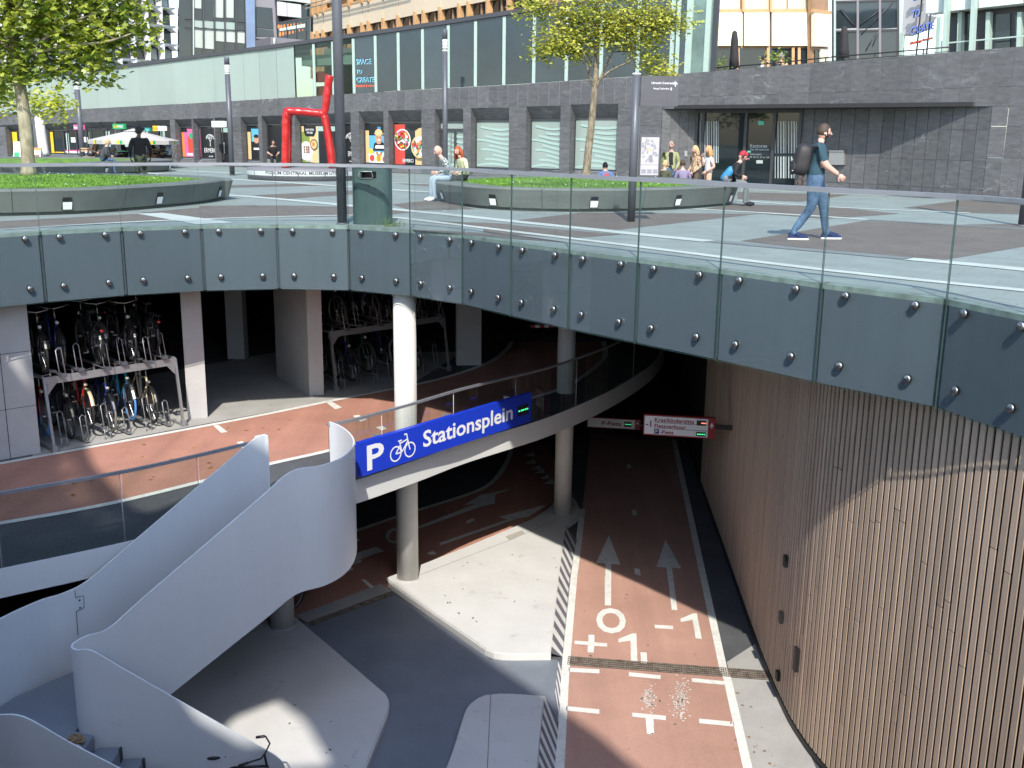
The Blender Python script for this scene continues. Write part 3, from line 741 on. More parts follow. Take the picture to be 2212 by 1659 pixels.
for zz in (-2.05, -3.0):
    a_ = Vector((g1.x, g1.y)) + nq; MB().flat([(*(a_ - f45 * 2.6), zz), (*a_, zz), (*a_, zz + 0.008), (*(a_ - f45 * 2.6), zz + 0.008)]).build('joint', M_ceil, o)
g2 = G(406, 905, ZB); pier('concrete_pier', 'slim pale pier at the right end of the bicycle rack', box_pts(g2, Vector((0.95, 0.31)).normalized(), 0.37, 1.3), ZB, -1.17)
g3 = G(669, 855, ZB)
g3r, g3b = G(700, 853, ZB), G(598, 813, ZB)
pier('concrete_pier', 'deep pale wall end between the two bicycle rack bays', [(g3.x, g3.y), tuple(g3r.xy), tuple((g3b + g3r - g3).xy), tuple(g3b.xy)], ZB, -1.17)
g4 = G(527, 776, ZB); pier('concrete_pier', 'dim square pier deep in the dark opening behind the deck', box_pts((g4.x - 0.4, g4.y), Vector((1, 0)), 0.42, 0.4), ZB, -1.17)
g5 = G(1035, 790, ZB); pier('concrete_pier', 'dim square pier in the dark beyond the second bicycle rack', box_pts((g5.x - 0.55, g5.y), Vector((1, 0.1)).normalized(), 0.6, 0.5), ZB, -1.17)

# ------------------------------------------------------------------ deck parapets
def parapet(label, pts, z_rail, joints, both=True):
    o = thing('glass_parapet', label, 'parapet', (pts[0].x, pts[0].y, ZB))
    L = len(pts) - 1
    for i in joints:
        a, b = pts[i[0]], pts[i[1]]
        sub = pts[i[0]:i[1] + 1]
        mb = MB()
        P = [Vector((p.x, p.y)) for p in sub]
        d0 = (P[1] - P[0]).normalized() * 0.012; d1 = (P[-1] - P[-2]).normalized() * 0.012
        P[0] = P[0] + d0; P[-1] = P[-1] - d1
        for k in range(len(P) - 1):
            mb.flat([(*P[k], ZB + 0.03), (*P[k + 1], ZB + 0.03), (*P[k + 1], z_rail - 0.03), (*P[k], z_rail - 0.03)])
        mb.build('glass_pane', G_smoke, o)
        mb = MB(); mb.tube([(*P[-1], ZB + 0.03), (*P[-1], z_rail - 0.03)], 0.006, 6); mb.build('joint_seal', M_conc, o)
    mb = MB(); mb.ribbon([Vector((p.x, p.y, z_rail)) for p in pts], 0.05, 0.04); mb.build('handrail', M_rail, o)
    return o
dk = smooth_path(D3, 6); K = 6
left = shift(D3, 0.02)[0:7]; pl_ = smooth_path(left, 6)
o = parapet('smoked glass parapet on the white edge of the deck left of the stairs', pl_, ZB + 1.03, [(0, 6), (6, 12), (12, 18), (18, 24), (24, 30), (30, 36)])
fascia_run(0, 7, '').build('fascia', M_steel_white, o)
right = shift(D3, 0.02)[7:]; pr_ = smooth_path(right, 6)
o = parapet('smoked glass parapet behind the blue bicycle parking sign', pr_, ZB + 1.05, [(0, 9), (9, 17), (17, 25), (25, 33), (33, 41), (41, 50), (50, len(pr_) - 1)])
M_white_steel = mat('white_coated_steel', (0.66, 0.67, 0.65), 0.4, var=0.03, scale=1.0, fine=0.015)
fascia_run(7, len(D3), '').build('fascia', M_white_steel, o)

# ------------------------------------------------------------------ steel staircase
ZL = -5.3
st = thing('steel_staircase', 'pale steel staircase with curved solid parapets turning at a landing', 'staircase', (-4.0, 12.4, ZC))
P1 = [(-2.84, 15.66, ZB + 1.07, ZB - 0.02), (-2.66, 15.46, ZB + 1.07, ZB - 0.25), (-2.47, 15.12, ZB + 1.07, ZB - 0.42), (-2.32, 14.70, ZB + 1.07, ZB - 0.55), (-2.28, 14.25, ZB + 1.07, ZB - 0.62), (-2.36, 13.80, ZB + 1.07, ZB - 0.66), (-2.58, 13.45, ZB + 1.07, ZB - 0.68), (-2.94, 13.23, ZB + 1.05, ZB - 0.72)]
p7 = [(-3.3, 12.90), (-3.9, 12.36), (-4.5, 11.81), (-4.82, 11.50)]
for i, (x, y) in enumerate(p7):
    t = (i + 1) / 4 if i < 3 else 1.0
    d = math.hypot(x + 2.94, y - 13.23) / math.hypot(-4.82 + 2.94, 11.5 - 13.23)
    P1.append((x, y, ZB + 1.05 - d * 1.43, ZB - 0.72 - d * 1.13))
nw = [(-4.99, 11.32), (-5.07, 11.16), (-5.07, 11.03), (-4.97, 10.95), (-4.80, 10.94)]
P1 += [(x, y, ZL + 1.07, ZL - 0.25) for x, y in nw]
low_end = (-2.88, 11.26)
for k in range(1, 7):
    t = k / 6; x = -4.80 + (low_end[0] + 4.80) * t; y = 10.94 + (low_end[1] - 10.94) * t
    P1.append((x, y, ZL + 1.07 - t * 1.50, ZL - 0.45 - t * 1.05))
P1 += [(-2.80, 11.27, ZC + 1.0, ZC), (-2.74, 11.28, ZC + 0.92, ZC), (-2.70, 11.285, ZC + 0.78, ZC)]
q = smooth_path([Vector((p[0], p[1], p[2])) for p in P1], 5); qb = smooth_path([Vector((p[0], p[1], p[3])) for p in P1], 5)
mb = MB(); mb.sheet([(a.x, a.y, a.z, b.z) for a, b in zip(q, qb)], 0.022)
for i in range(len(mb.sm)): mb.sm[i] = False
o = mb.build('inner_parapet', M_steel_white, st)
F1 = [(-3.66, 14.78, ZB + 1.09, ZB - 0.35), (-3.78, 14.62, ZB + 1.07, ZB - 0.5), (-4.1, 14.28, ZB + 0.90, ZB - 0.7)]
a, b = (-3.78, 14.62, ZB + 1.07), (-5.62, 12.55, ZL + 1.09)
F1 = F1[:2] + [(a[0] + (b[0] - a[0]) * t, a[1] + (b[1] - a[1]) * t, a[2] + (b[2] - a[2]) * t, ZB - 0.5 + (ZL - 0.3 - ZB + 0.5) * t) for t in (0.25, 0.5, 0.75, 0.95)]
F1 += [(x, y, ZL + 1.09, ZL - 0.3) for x, y in ((-5.75, 12.42), (-5.95, 12.2), (-6.18, 11.75), (-6.35, 11.2), (-6.35, 10.55), (-6.1, 9.95), (-5.7, 9.64), (-5.25, 9.54), (-4.92, 9.5))]
for k in range(1, 6):
    t = k / 5; F1.append((-4.92 + 2.0 * t, 9.5 + 0.33 * t, ZL + 1.07 - t * 1.5, ZL - 0.45 - t * 1.05))
q = smooth_path([Vector((p[0], p[1], p[2])) for p in F1], 5); qb = smooth_path([Vector((p[0], p[1], p[3])) for p in F1], 5)
mb = MB(); mb.sheet([(a.x, a.y, a.z, b.z) for a, b in zip(q, qb)], 0.022); mb.build('outer_parapet', M_steel_white, st)
mb = MB(); mb.box((-3.70, 14.80, ZB + 0.50), (0.17, 0.10, 1.16), rad(45)); mb.build('end_post', M_steel_white, st)
mb = MB(); mb.poly([(-4.87, 11.48), (-5.1, 11.2), (-5.1, 10.98), (-4.85, 10.90), (-4.85, 9.55), (-5.3, 9.58), (-6.05, 10.0), (-6.32, 10.6), (-6.32, 11.2), (-6.15, 11.74), (-5.68, 12.4)], ZL - 0.2, ZL); mb.build('landing', M_path, st)
ur = Vector((-1.88, -1.73)).normalized(); un = Vector((ur.y, -ur.x))
n_t = 8
for k in range(n_t):
    f = k / n_t; a = Vector((-2.94, 13.23)).lerp(Vector((-4.82, 11.5)), f); b = Vector((-3.85, 14.5)).lerp(Vector((-5.62, 12.55)), f)
    a2 = Vector((-2.94, 13.23)).lerp(Vector((-4.82, 11.5)), f + 1.05 / n_t); b2 = Vector((-3.85, 14.5)).lerp(Vector((-5.62, 12.55)), f + 1.05 / n_t)
    z = ZB - (k + 1) * (ZB - ZL) / (n_t + 1)
    a, b, a2, b2 = a.lerp(b, 0.16 if k < 2 else 0.07), b.lerp(a, 0.05), a2.lerp(b2, 0.12 if k < 2 else 0.07), b2.lerp(a2, 0.05)
    MB().poly([tuple(a), tuple(b), tuple(b2), tuple(a2)], z - 0.15, z).build('tread', M_path, st)
for k in range(8):
    x = -4.82 + (k + 0.02) * 0.245; z = ZL - (k + 1) * (ZL - ZC) / 9; f = k / 8
    MB().poly([(x, 9.53 + 0.33 * f), (x + 0.27, 9.56 + 0.33 * f), (x + 0.27, 10.93 + 0.3 * f), (x, 10.90 + 0.3 * f)], z - 0.16, z).build('tread', M_path, st)
    MB().poly([(x + 0.255, 10.85 + 0.3 * f), (x + 0.275, 10.85 + 0.3 * f), (x + 0.275, 10.93 + 0.3 * f), (x + 0.255, 10.93 + 0.3 * f)], z - 0.16, z + 0.004).build('nosing', M_black, st)
MB().poly([(-3.06, 13.40), (-2.72, 13.58), (-2.50, 13.90), (-2.42, 14.27), (-2.46, 14.66), (-2.6, 15.04), (-2.8, 15.40), (-2.88, 15.60), (-3.70, 14.74), (-3.80, 14.52)], ZB - 0.3, ZB + 0.001).build('top_landing', M_path, st)
# bolted seam plate on the landing parapet
Wf = Wall([(-6.2, 11.7), (-5.62, 12.55)])
mb = MB()
pp = [(160, 1275), (162, 1290), (179, 1286), (180, 1312), (163, 1320), (167, 1372)]
pts = [Wf.at(*Wf.hit(x, y), 0.018) for x, y in pp]
for a, b in zip(pts, pts[1:]): mb.tube([a, b], 0.004, 5)
for x, y in ((170, 1296), (171, 1312)):
    c = Wf.at(*Wf.hit(x, y), 0.016); mb.tube([c, c + Vector((0.6, -0.4, 0)) * 0.01], 0.012, 8)
mb.build('seam_plate', M_black, st)

# ------------------------------------------------------------------ unseen station canopy behind the viewer, outlined to cast the shade below
M_canopy = mat('white_canopy', (0.78, 0.79, 0.80), 0.6)
M_canopy_under = mat('canopy_soffit', (0.30, 0.31, 0.32), 0.7)
cano = thing('station_canopy', 'unseen high white station roof behind the viewer, shaped to shade the bicycle park', 'roof', (0, -8, 12))
def lift(pts, h):
    k = (h - ZC) / -TRAVEL.z
    return [(p[0] - TRAVEL.x * k, p[1] - TRAVEL.y * k) for p in pts]
A = [(-7.9, 20.6), (-6.6, 18.4), (-5.9, 17.4), (-5.3, 17.1), (-4.9, 17.9), (-4.5, 18.3), (-3.4, 18.4), (-2.2, 18.15), (-1.4, 16.9), (0.06, 14.85), (0.86, 13.8), (1.37, 13.1), (1.65, 12.6), (5.6, 6.9), (3.2, 5.0), (-3, 4.0), (-14, 4), (-14, 24), (-11.0, 26), (-9.6, 23)]
HOLE = [(-2.24, 12.35), (-2.96, 13.7), (-3.45, 14.2), (-3.95, 13.75), (-4.1, 13.2), (-3.7, 12.5), (-3.2, 12.2)]  # opening added so a sun patch falls on the pavement by the stairs
dsh = (ZB - ZC) / -TRAVEL.z
def on_c(x, y):
    g = G(x, y, ZB); return (g.x + TRAVEL.x * dsh, g.y + TRAVEL.y * dsh)
SLOT = [on_c(*q) for q in ((150, 925), (128, 965), (114, 1000), (114, 1035), (125, 1075), (150, 1105), (185, 1150), (200, 1168), (300, 1128), (262, 1097), (240, 1072), (196, 1020), (180, 990), (178, 955), (192, 930))]  # glazed, strutted slot added to throw dim striped light on the deck
def prism_with_holes(outer, holes, z0, z1, m, name, parent):
    bm = bmesh.new(); es = []; rings = []
    for ring in [outer] + holes:
        vs = [bm.verts.new((p[0], p[1], z0)) for p in ring]; rings.append(vs)
        es += [bm.edges.new((vs[i], vs[(i + 1) % len(vs)])) for i in range(len(vs))]
    bmesh.ops.triangle_fill(bm, use_beauty=True, edges=es)
    r = bmesh.ops.extrude_face_region(bm, geom=list(bm.faces))
    for v in r['geom']:
        if isinstance(v, bmesh.types.BMVert): v.co.z = z1
    bm.verts.index_update(); mb = MB()
    mb.add([v.co.copy() for v in bm.verts], [tuple(v.index for v in f.verts) for f in bm.faces]); bm.free()
    return mb.build(name, m, parent)
prism_with_holes(lift(A, 12.0), [lift(HOLE, 12.0), lift(SLOT, 12.0)], 11.95, 12.25, M_canopy, 'roof_panel', cano)
G_roof = glass('tinted_roof_glass', (0.42, 0.45, 0.42), 0.6)
sl = lift(SLOT, 12.0)
MB().flat([(p[0], p[1], 12.1) for p in sl]).build('roof_light', G_roof, cano)
mb = MB(); n = len(sl)
for a, b in ((1, 13), (2, 12), (2, 13), (3, 11), (4, 11), (5, 9), (6, 10), (5, 10)):
    mb.tube([(*sl[a], 12.05), (*sl[b], 12.05)], 0.05, 6)
mb.build('strut', M_grey_metal, cano)
for p in ((-11, -9), (2.5, -12.5)):
    mb = MB(); mb.lathe([(0.35, 0), (0.35, 11.95)], 16, (p[0], p[1], 0)); mb.build('mast', M_canopy, cano)
# ================================================================== buildings
M_mint = mat('mint_enamel_glass', (0.27, 0.335, 0.305), 0.10, var=0.05, scale=0.4, rand=0.05)
M_darkpane = mat('dark_window_glass', (0.016, 0.024, 0.027), 0.03, var=0.3, scale=0.35, spec=0.6, rand=0.25)
M_bluepane = mat('slate_blue_window_glass', (0.030, 0.045, 0.055), 0.03, var=0.4, scale=0.25, spec=0.7, rand=0.3)
M_postmint = mat('mint_painted_metal', (0.38, 0.49, 0.43), 0.4, var=0.05)
M_frame = mat('anthracite_frame', (0.045, 0.047, 0.052), 0.4, var=0.08)
M_cream = mat('cream_cladding', (0.68, 0.56, 0.40), 0.55, var=0.04, scale=0.6, rand=0.04)
M_paleyellow = mat('pale_yellow_cladding', (0.72, 0.66, 0.50), 0.55, var=0.03, scale=0.6, rand=0.03)
M_orange = mat('orange_wood', (0.55, 0.33, 0.16), 0.5, var=0.12, scale=4)
M_wood = mat('warm_wood_frame', (0.36, 0.21, 0.11), 0.5, var=0.15, scale=4)
M_blind = mat('grey_green_blind', (0.40, 0.44, 0.40), 0.7, var=0.06, scale=0.3)
M_white_lat = mat('white_lattice', (0.78, 0.78, 0.80), 0.45, var=0.03)
M_greypanel = mat('grey_purple_cladding', (0.20, 0.19, 0.205), 0.55, var=0.06, scale=0.5)
M_palegrey = mat('pale_grey_cladding', (0.46, 0.46, 0.46), 0.55, var=0.05, scale=0.5)
M_print = {}
def ink(name, c, rough=0.45):
    return mat('print_' + name, c, rough, var=0.04, scale=2)
I_black, I_white, I_pink, I_red, I_orange = ink('black', (0.012, 0.012, 0.013)), ink('white', (0.78, 0.77, 0.75)), ink('pink', (0.72, 0.12, 0.30)), ink('red', (0.55, 0.06, 0.04)), ink('orange', (0.75, 0.22, 0.05))
I_green, I_yellow, I_blue, I_skin, I_mint, I_brown, I_sand, I_lime = ink('green', (0.02, 0.32, 0.12)), ink('yellow', (0.85, 0.52, 0.03)), ink('blue', (0.10, 0.38, 0.62)), ink('skin', (0.50, 0.27, 0.17)), ink('mint', (0.48, 0.62, 0.55)), ink('brown', (0.20, 0.09, 0.05)), ink('sand', (0.66, 0.47, 0.22)), ink('olive', (0.20, 0.26, 0.06))
I_mint2 = ink('dark_mint', (0.33, 0.46, 0.41))
BASE = [(-260, 334), (-150, 338), (0, 342.5), (200, 349), (400, 356.5), (600, 364), (878, 375), (1060, 382.5), (1335, 394), (1730, 411), (2212, 435), (2420, 446)]
bp = [G(x, y, 0) for x, y in BASE]
FA = Wall([(p.x, p.y) for p in bp])
def shifted(wall, off):
    out = []
    n = len(wall.p)
    for i in range(n):
        t = (wall.p[min(i + 1, n - 1)] - wall.p[max(i - 1, 0)]).normalized(); out.append(wall.p[i] + Vector((t.y, -t.x)) * off)
    return Wall(out)
DEP = 0.34
FI = shifted(FA, -DEP); FR = shifted(FA, -0.85)
def trace(mb, wall, pix, o0, o1, mi=0):
    sz = [wall.hit(x, y) for x, y in pix]
    mb.hexa([wall.at(s, z, o1) for s, z in sz], [wall.at(s, z, o0) for s, z in sz], mi); return mb
def szbox(mb, wall, s0, s1, z0, z1, o0, o1, mi=0, zt=None):
    za, zb = (zt if zt else (z1, z1))
    c = [(s0, z0), (s1, z0), (s1, zb), (s0, za)]
    mb.hexa([wall.at(s, z, o1) for s, z in c], [wall.at(s, z, o0) for s, z in c], mi); return mb
def interp(tab, s):
    if s <= tab[0][0]: return tab[0][1]
    for (a, za), (b, zb) in zip(tab, tab[1:]):
        if s <= b: return za + (zb - za) * (s - a) / (b - a)
    return tab[-1][1]
def table(wall, pts): return sorted(wall.hit(x, y) for x, y in pts)
T_top = table(FA, [(-240, 256), (0, 245), (175, 236), (400, 224), (553, 215), (878, 195), (1106, 183), (1335, 168), (1500, 157), (1730, 138), (2000, 117), (2212, 100), (2400, 86)])
T_lin = table(FA, [(-240, 278), (0, 270.5), (100, 267), (400, 257), (560, 251), (775, 241), (940, 236), (1138, 230.5), (1235, 226), (1428, 221)])
T_gtop = table(FA, [(-240, 205), (0, 178), (227, 151), (400, 129), (553, 109), (878, 65), (1125, 28), (1368, -8), (1545, -34)])
pod = thing('podium_building', 'long dark slate podium building with shop windows below a strip of glass panels', 'building', (*FA.at(FA.len * 0.5, 0).xy, 0))
def S_(x, y=300): return FA.hit(x, y)[0]
# openings: inner left, inner right, top, bottom in the photograph, kind
OPEN = [(24, 71, 282, 333, 'shop_yellow'), (106, 126, 282, 333, 'shop_yellow'), (136, 151, 280, 334, 'shop'), (164, 178, 279, 334, 'shop'), (186, 213, 279, 352, 'entrance'), (223, 247, 277, 352, 'entrance'),
        (262, 295, 276, 353, 'entrance'), (305, 330, 275, 354, 'entrance'), (341, 367, 274, 354, 'entrance'), (390, 414, 275, 341, 'pink'), (429, 461, 274, 343, 'tree'), (476, 497, 273, 357, 'door'), (532, 557, 271, 347, 'people'),
        (577, 617, 270, 350, 'tree'), (649, 723, 269, 354, 'food_door'), (744, 757, 267, 355, 'tree'), (787, 828, 266, 354, 'boy'), (850, 910, 265, 358, 'bowls'), (950, 1000, 264, 383, 'mint_door'),
        (1028, 1099, 262, 363, 'mint'), (1147, 1210, 260, 366, 'mint'), (1242, 1334, 257, 368, 'mint')]
ops = []
for xl, xr, yt, yb, kind in OPEN:
    s0, zt = FI.hit(xl, yt); s1 = FA.hit(xr, yt)[0]; zb = FI.hit(xl, yb)[1]
    ops.append((s0, s1, max(zb, 0.0), zt, kind, (xl, xr, yt, yb)))
s_end = S_(1428, 300); s_rec1 = S_(2135, 300)
# stone band above the openings
s = S_(-200); k = 0
joint_backs = MB()
while s < FA.len - 0.3:
    x_far = s < S_(380)
    w = 0.94 if x_far else 0.47
    s1 = s + w
    if s < s_end:
        z0, z1a, z1b = interp(T_lin, s + w / 2), interp(T_top, s), interp(T_top, s1)
        szbox(mb_ := MB(), FA, s + 0.011, s1 - 0.011, z0, 0, -0.03, 0.0, 0, (z1a, z1b)).build('stone_slab', M_stone, pod)
    s = s1
szbox(joint_backs, FA, S_(-200), S_(400), 0, 0, -0.05, -0.02, 0)
joint_backs = MB()
ss = S_(-200)
while ss < s_end:
    s2 = min(ss + 0.6, s_end); szbox(joint_backs, FA, ss, s2, min(interp(T_lin, ss), interp(T_lin, s2)) + 0.01, 0, -0.4, -0.014, 0, (interp(T_top, ss) - 0.01, interp(T_top, s2) - 0.01)); ss = s2
# piers, reveals, sills
prev = S_(-200)
for i, (s0, s1, zb, zt, kind, _) in enumerate(ops + [(s_end, None, 0, 0, '', None)]):
    a, b = prev, s0
    zl = interp(T_lin, (a + b) / 2)
    if b - a > 0.05:
        rows = [0.0, 0.36, zl * 0.42, zl * 0.72, zl]
        ncol = max(1, round((b - a) / 0.9))
        for c in range(ncol):
            for r in range(4):
                sa, sb = a + (b - a) * c / ncol, a + (b - a) * (c + 1) / ncol
                szbox(MB(), FA, sa + 0.011, sb - 0.011, rows[r] + 0.006, rows[r + 1] - 0.006, -0.03, 0.0).build('stone_slab', M_stone, pod)
        szbox(joint_backs, FA, a + 0.004, b - 0.004, 0, zl, -DEP - 0.02, -0.016)
        szbox(MB(), FA, b - 0.003, b + 0.001, 0, zl, -DEP, -0.002).build('side_reveal', M_stone, pod)
    if s1 is None: break
    zo = interp(T_lin, (s0 + s1) / 2)
    nseg = max(1, round((s1 - s0) / 0.5))
    for c in range(nseg):
        sa, sb = s0 + (s1 - s0) * c / nseg, s0 + (s1 - s0) * (c + 1) / nseg
        p = [FA.at(sa + .005, zo, -0.002), FA.at(sb - .005, zo, -0.002), FA.at(sb - .005, zt + 0.03, -DEP), FA.at(sa + .005, zt + 0.03, -DEP)]
        MB().hexa(p, [v + Vector((0, 0, 0.03)) for v in p]).build('splayed_soffit', M_stone, pod)
    if zb > 0.12:
        p = [FA.at(s0, zb - 0.28, 0.0), FA.at(s1, zb - 0.28, 0.0), FA.at(s1, zb - 0.03, -DEP), FA.at(s0, zb - 0.03, -DEP)]
        MB().hexa(p, [v - Vector((0, 0, 0.05)) for v in p]).build('sloping_sill', M_stone, pod)
        szbox(MB(), FA, s0 + .004, s1 - .004, 0, max(0.05, zb - 0.29), -0.03, 0.0).build('stone_slab', M_stone, pod)
    prev = s1
joint_backs.build('joint_bed', M_joint, pod)

# ---- window fittings, posters
class Flat:
    """a print pasted on an inner window plane; u,v in 0..1"""
    def __init__(s, s0, s1, z0, z1, off=0.012): s.a = (s0, s1, z0, z1); s.off = off; s.mb = MB(); s.lay = 0; s.h = z1 - z0; s.w = s1 - s0
    def P(s, u, v): return FI.at(s.a[0] + (s.a[1] - s.a[0]) * u, s.a[2] + (s.a[3] - s.a[2]) * v, s.off + s.lay * 0.002)
    def poly(s, pts, mi): s.lay += 1; s.mb.flat([s.P(*p) for p in pts], mi); return s
    def rect(s, u0, v0, u1, v1, mi): return s.poly([(u0, v0), (u1, v0), (u1, v1), (u0, v1)], mi)
    def disc(s, u, v, r, mi, n=14, ry=None):
        rx = r / s.w; ry = (ry or r) / s.h
        return s.poly([(u + rx * math.cos(2 * math.pi * k / n), v + ry * math.sin(2 * math.pi * k / n)) for k in range(n)], mi)
    def text(s, t, u, v, size, mi, align='CENTER', width=None, bold=0.02):
        s.lay += 1; put_text(s.mb, t, size, lambda x, y: s.P(u + x / s.w, v + y / s.h), mi, align, 1.0, bold, width); return s
INKS = [I_black, I_white, I_pink, I_red, I_orange, I_green, I_yellow, I_blue, I_skin, I_mint, I_brown, I_sand, I_lime, I_mint2]
K_, W_, PK, RD, OR, GR, YE, BL, SK, MI, BR, SA, OL, M2 = range(14)
def emblem_tree(f, u, v, h, mi):
    rt = random.Random(5)
    def limb(x, y, a, l, w, d):
        x2, y2 = x + math.cos(a) * l, y + math.sin(a) * l
        nx, ny = -math.sin(a) * w / 2, math.cos(a) * w / 2
        f.mb.flat([f.P(u + (x + nx) / f.w, v + (y + ny) / f.h), f.P(u + (x - nx) / f.w, v + (y - ny) / f.h), f.P(u + (x2 - nx * .7) / f.w, v + (y2 - ny * .7) / f.h), f.P(u + (x2 + nx * .7) / f.w, v + (y2 + ny * .7) / f.h)], mi)
        if d == 0:
            r = h * 0.035
            f.mb.flat([f.P(u + (x2 + r * math.cos(k)) / f.w, v + (y2 + r * math.sin(k)) / f.h) for k in (0, 1.05, 2.1, 3.14, 4.2, 5.25)], mi); return
        for da in ((-0.62, 0.0, 0.6) if d > 2 else (-0.5, 0.45)):
            limb(x2, y2, a + da + rt.uniform(-.12, .12), l * 0.70, w * 0.62, d - 1)
    f.lay += 1; limb(0, 0, math.pi / 2, h * 0.33, h * 0.06, 4)
    for dx in (-1, 1): f.mb.flat([f.P(u, v + 0.03 * h / f.h), f.P(u + dx * h * 0.14 / f.w, v - 0.01 * h / f.h), f.P(u + dx * h * 0.02 / f.w, v)], mi)
def window(s0, s1, zb, zt, pane_mat, name='window', fr=0.05, proud=0.03, split=None):
    m = MB(); o0, o1 = 0.0, proud
    szbox(m, FI, s0, s0 + fr, zb, zt, o0, o1); szbox(m, FI, s1 - fr, s1, zb, zt, o0, o1); szbox(m, FI, s0 + fr, s1 - fr, zt - fr, zt, o0, o1); szbox(m, FI, s0 + fr, s1 - fr, zb, zb + fr, o0, o1)
    for u in (split or []): szbox(m, FI, s0 + (s1 - s0) * u - fr / 2, s0 + (s1 - s0) * u + fr / 2, zb + fr, zt - fr, o0, o1)
    f = m.build(name, M_frame, pod)
    szbox(MB(), FI, s0 + fr * 0.6, s1 - fr * 0.6, zb + fr * 0.6, zt - fr * 0.6, -0.03, 0.006).build('pane', pane_mat, f)
    return f
for s0, s1, zb, zt, kind, px in ops:
    s1 = s1 + 0.30          # part of each window is hidden behind the right-hand pier
    fr = window(s0, s1, zb, zt + 0.05, M_mint if kind.startswith('mint') else M_darkpane, 'window', 0.06, 0.05)
    vis = (s1 - 0.30 - s0 + 0.0)
    f = Flat(s0 + 0.07, s1 - 0.07, zb + 0.07, zt - 0.07)
    if kind == 'shop_yellow':
        f.rect(0, 0, 0.16, 1, YE); f.rect(0.2, 0.02, 0.9, 0.06, YE)
    elif kind == 'shop':
        f.rect(0.12, 0, 0.3, 0.9, MI); f.rect(0, 0.02, 1, 0.10, W_); f.rect(0, 0.12, 1, 0.16, PK); f.rect(0.45, 0.5, 0.75, 0.72, W_)
    elif kind == 'entrance':
        f.rect(0.08, 0.45, 0.30, 0.95, M2)
    elif kind == 'pink':
        f.rect(0, 0, 1, 1, PK); f.rect(0, 0, 0.13, 0.92, OR); f.rect(0.3, 0.88, 0, 1, K_); f.poly([(0.32, 0.15), (0.62, 0.15), (0.72, 0.72), (0.30, 0.72)], RD); f.disc(0.5, 0.75, 0.14, GR); f.text('ERMERCI', 0.45, 0.03, 0.2, W_, width=f.w * 0.45)
    elif kind == 'tree':
        f.rect(0, 0, 1, 1, K_); c = vis * 0.5 / f.w; emblem_tree(f, c, 0.40, f.h * 0.44, W_); f.text('ERMERCI', c, 0.18, 0.3, W_, width=vis * 0.62, bold=0.0); f.text('food hall', c, 0.03, 0.08, W_)
    elif kind == 'door':
        f.rect(0, 0, 1, 0.86, K_); f.rect(0.0, 0.88, 1, 1, M2); f.rect(0.1, 0.3, 0.13, 0.6, W_)
    elif kind == 'people':
        f.rect(0, 0, 1, 1, K_); f.rect(0, 0, 0.16, 0.85, SA); f.rect(0.2, 0.55, 1, 0.95, BL); f.disc(0.45, 0.62, 0.18, SK); f.disc(0.8, 0.52, 0.17, SK); f.rect(0.25, 0.0, 0.68, 0.45, K_); f.rect(0.68, 0, 1, 0.4, W_); f.disc(0.45, 0.72, 0.16, K_, ry=0.08); f.rect(0.3, 0.3, 0.6, 0.36, W_)
    elif kind == 'food_door':
        e = 0.40
        f.rect(0, 0, e, 1, SA); f.rect(0, 0, 0.19, 0.85, OL); f.poly([(0.1, 0.72), (0.3, 0.72), (0.35, 0.85), (0.35, 1), (0.06, 1), (0.06, 0.82)], K_); f.text('DON’T SETTLE', 0.2, 0.88, 0.11, W_, width=f.w * 0.2); f.text('FOR LESS', 0.2, 0.80, 0.11, W_, width=f.w * 0.14)
        f.disc(0.10, 0.32, 0.42, W_); 
        for dx in (-0.04, 0.02, 0.07):
            for dy in (0.26, 0.33, 0.40): f.rect(0.08 + dx, dy, 0.12 + dx, dy + 0.055, BR)
        f.disc(0.30, 0.5, 0.24, BR); f.disc(0.30, 0.5, 0.18, SA); f.disc(0.29, 0.51, 0.10, OR); f.text('ERMERCI', 0.2, 0.03, 0.2, W_, width=f.w * 0.17)
        f.rect(e, 0, 0.95, 0.86, K_); f.rect(e, 0.87, 0.95, 1, M2); f.rect(e, 0, e + 0.02, 0.87, M2)
    elif kind == 'boy':
        f.rect(0, 0, 1, 1, K_); f.rect(0, 0, 0.13, 0.85, SA); f.rect(0.13, 0.0, 1, 0.72, BL)
        for k in range(4): f.rect(0.45 + 0.035 * k, 0.7, 0.47 + 0.035 * k, 0.95, BL)
        f.poly([(0.28, 0.32), (0.78, 0.32), (0.72, 0.5), (0.58, 0.58), (0.45, 0.58), (0.32, 0.5)], K_); f.poly([(0.35, 0.38), (0.7, 0.38), (0.68, 0.46), (0.38, 0.46)], W_); f.disc(0.50, 0.66, 0.20, SK, ry=0.27); f.disc(0.50, 0.80, 0.21, SA, ry=0.14); f.rect(0.34, 0.755, 0.68, 0.78, SA); f.disc(0.51, 0.60, 0.07, W_, ry=0.03); f.disc(0.45, 0.68, 0.02, K_); f.disc(0.57, 0.68, 0.02, K_)
        f.rect(0.13, 0, 0.8, 0.26, W_); f.disc(0.25, 0.12, 0.14, RD); f.disc(0.5, 0.12, 0.16, YE); f.disc(0.72, 0.1, 0.13, RD); f.rect(0.44, 0.05, 0.56, 0.22, OR); f.disc(0.22, 0.3, 0.12, YE)
        for k in range(7): f.disc(0.38 + 0.05 * k, 0.24 + 0.02 * (k % 2), 0.06, (W_, OR, GR)[k % 3], n=7)
    elif kind == 'bowls':
        u2 = vis / f.w
        f.rect(0, 0, 0.46, 1, RD); f.rect(0.46, 0, 1, 1, SA); f.poly([(0.33, 1), (0.33, 0.90), (0.42, 0.90), (0.42, 0.85), (0.60, 0.85), (0.66, 0.9), (0.78, 0.93), (0.80, 1)], K_)
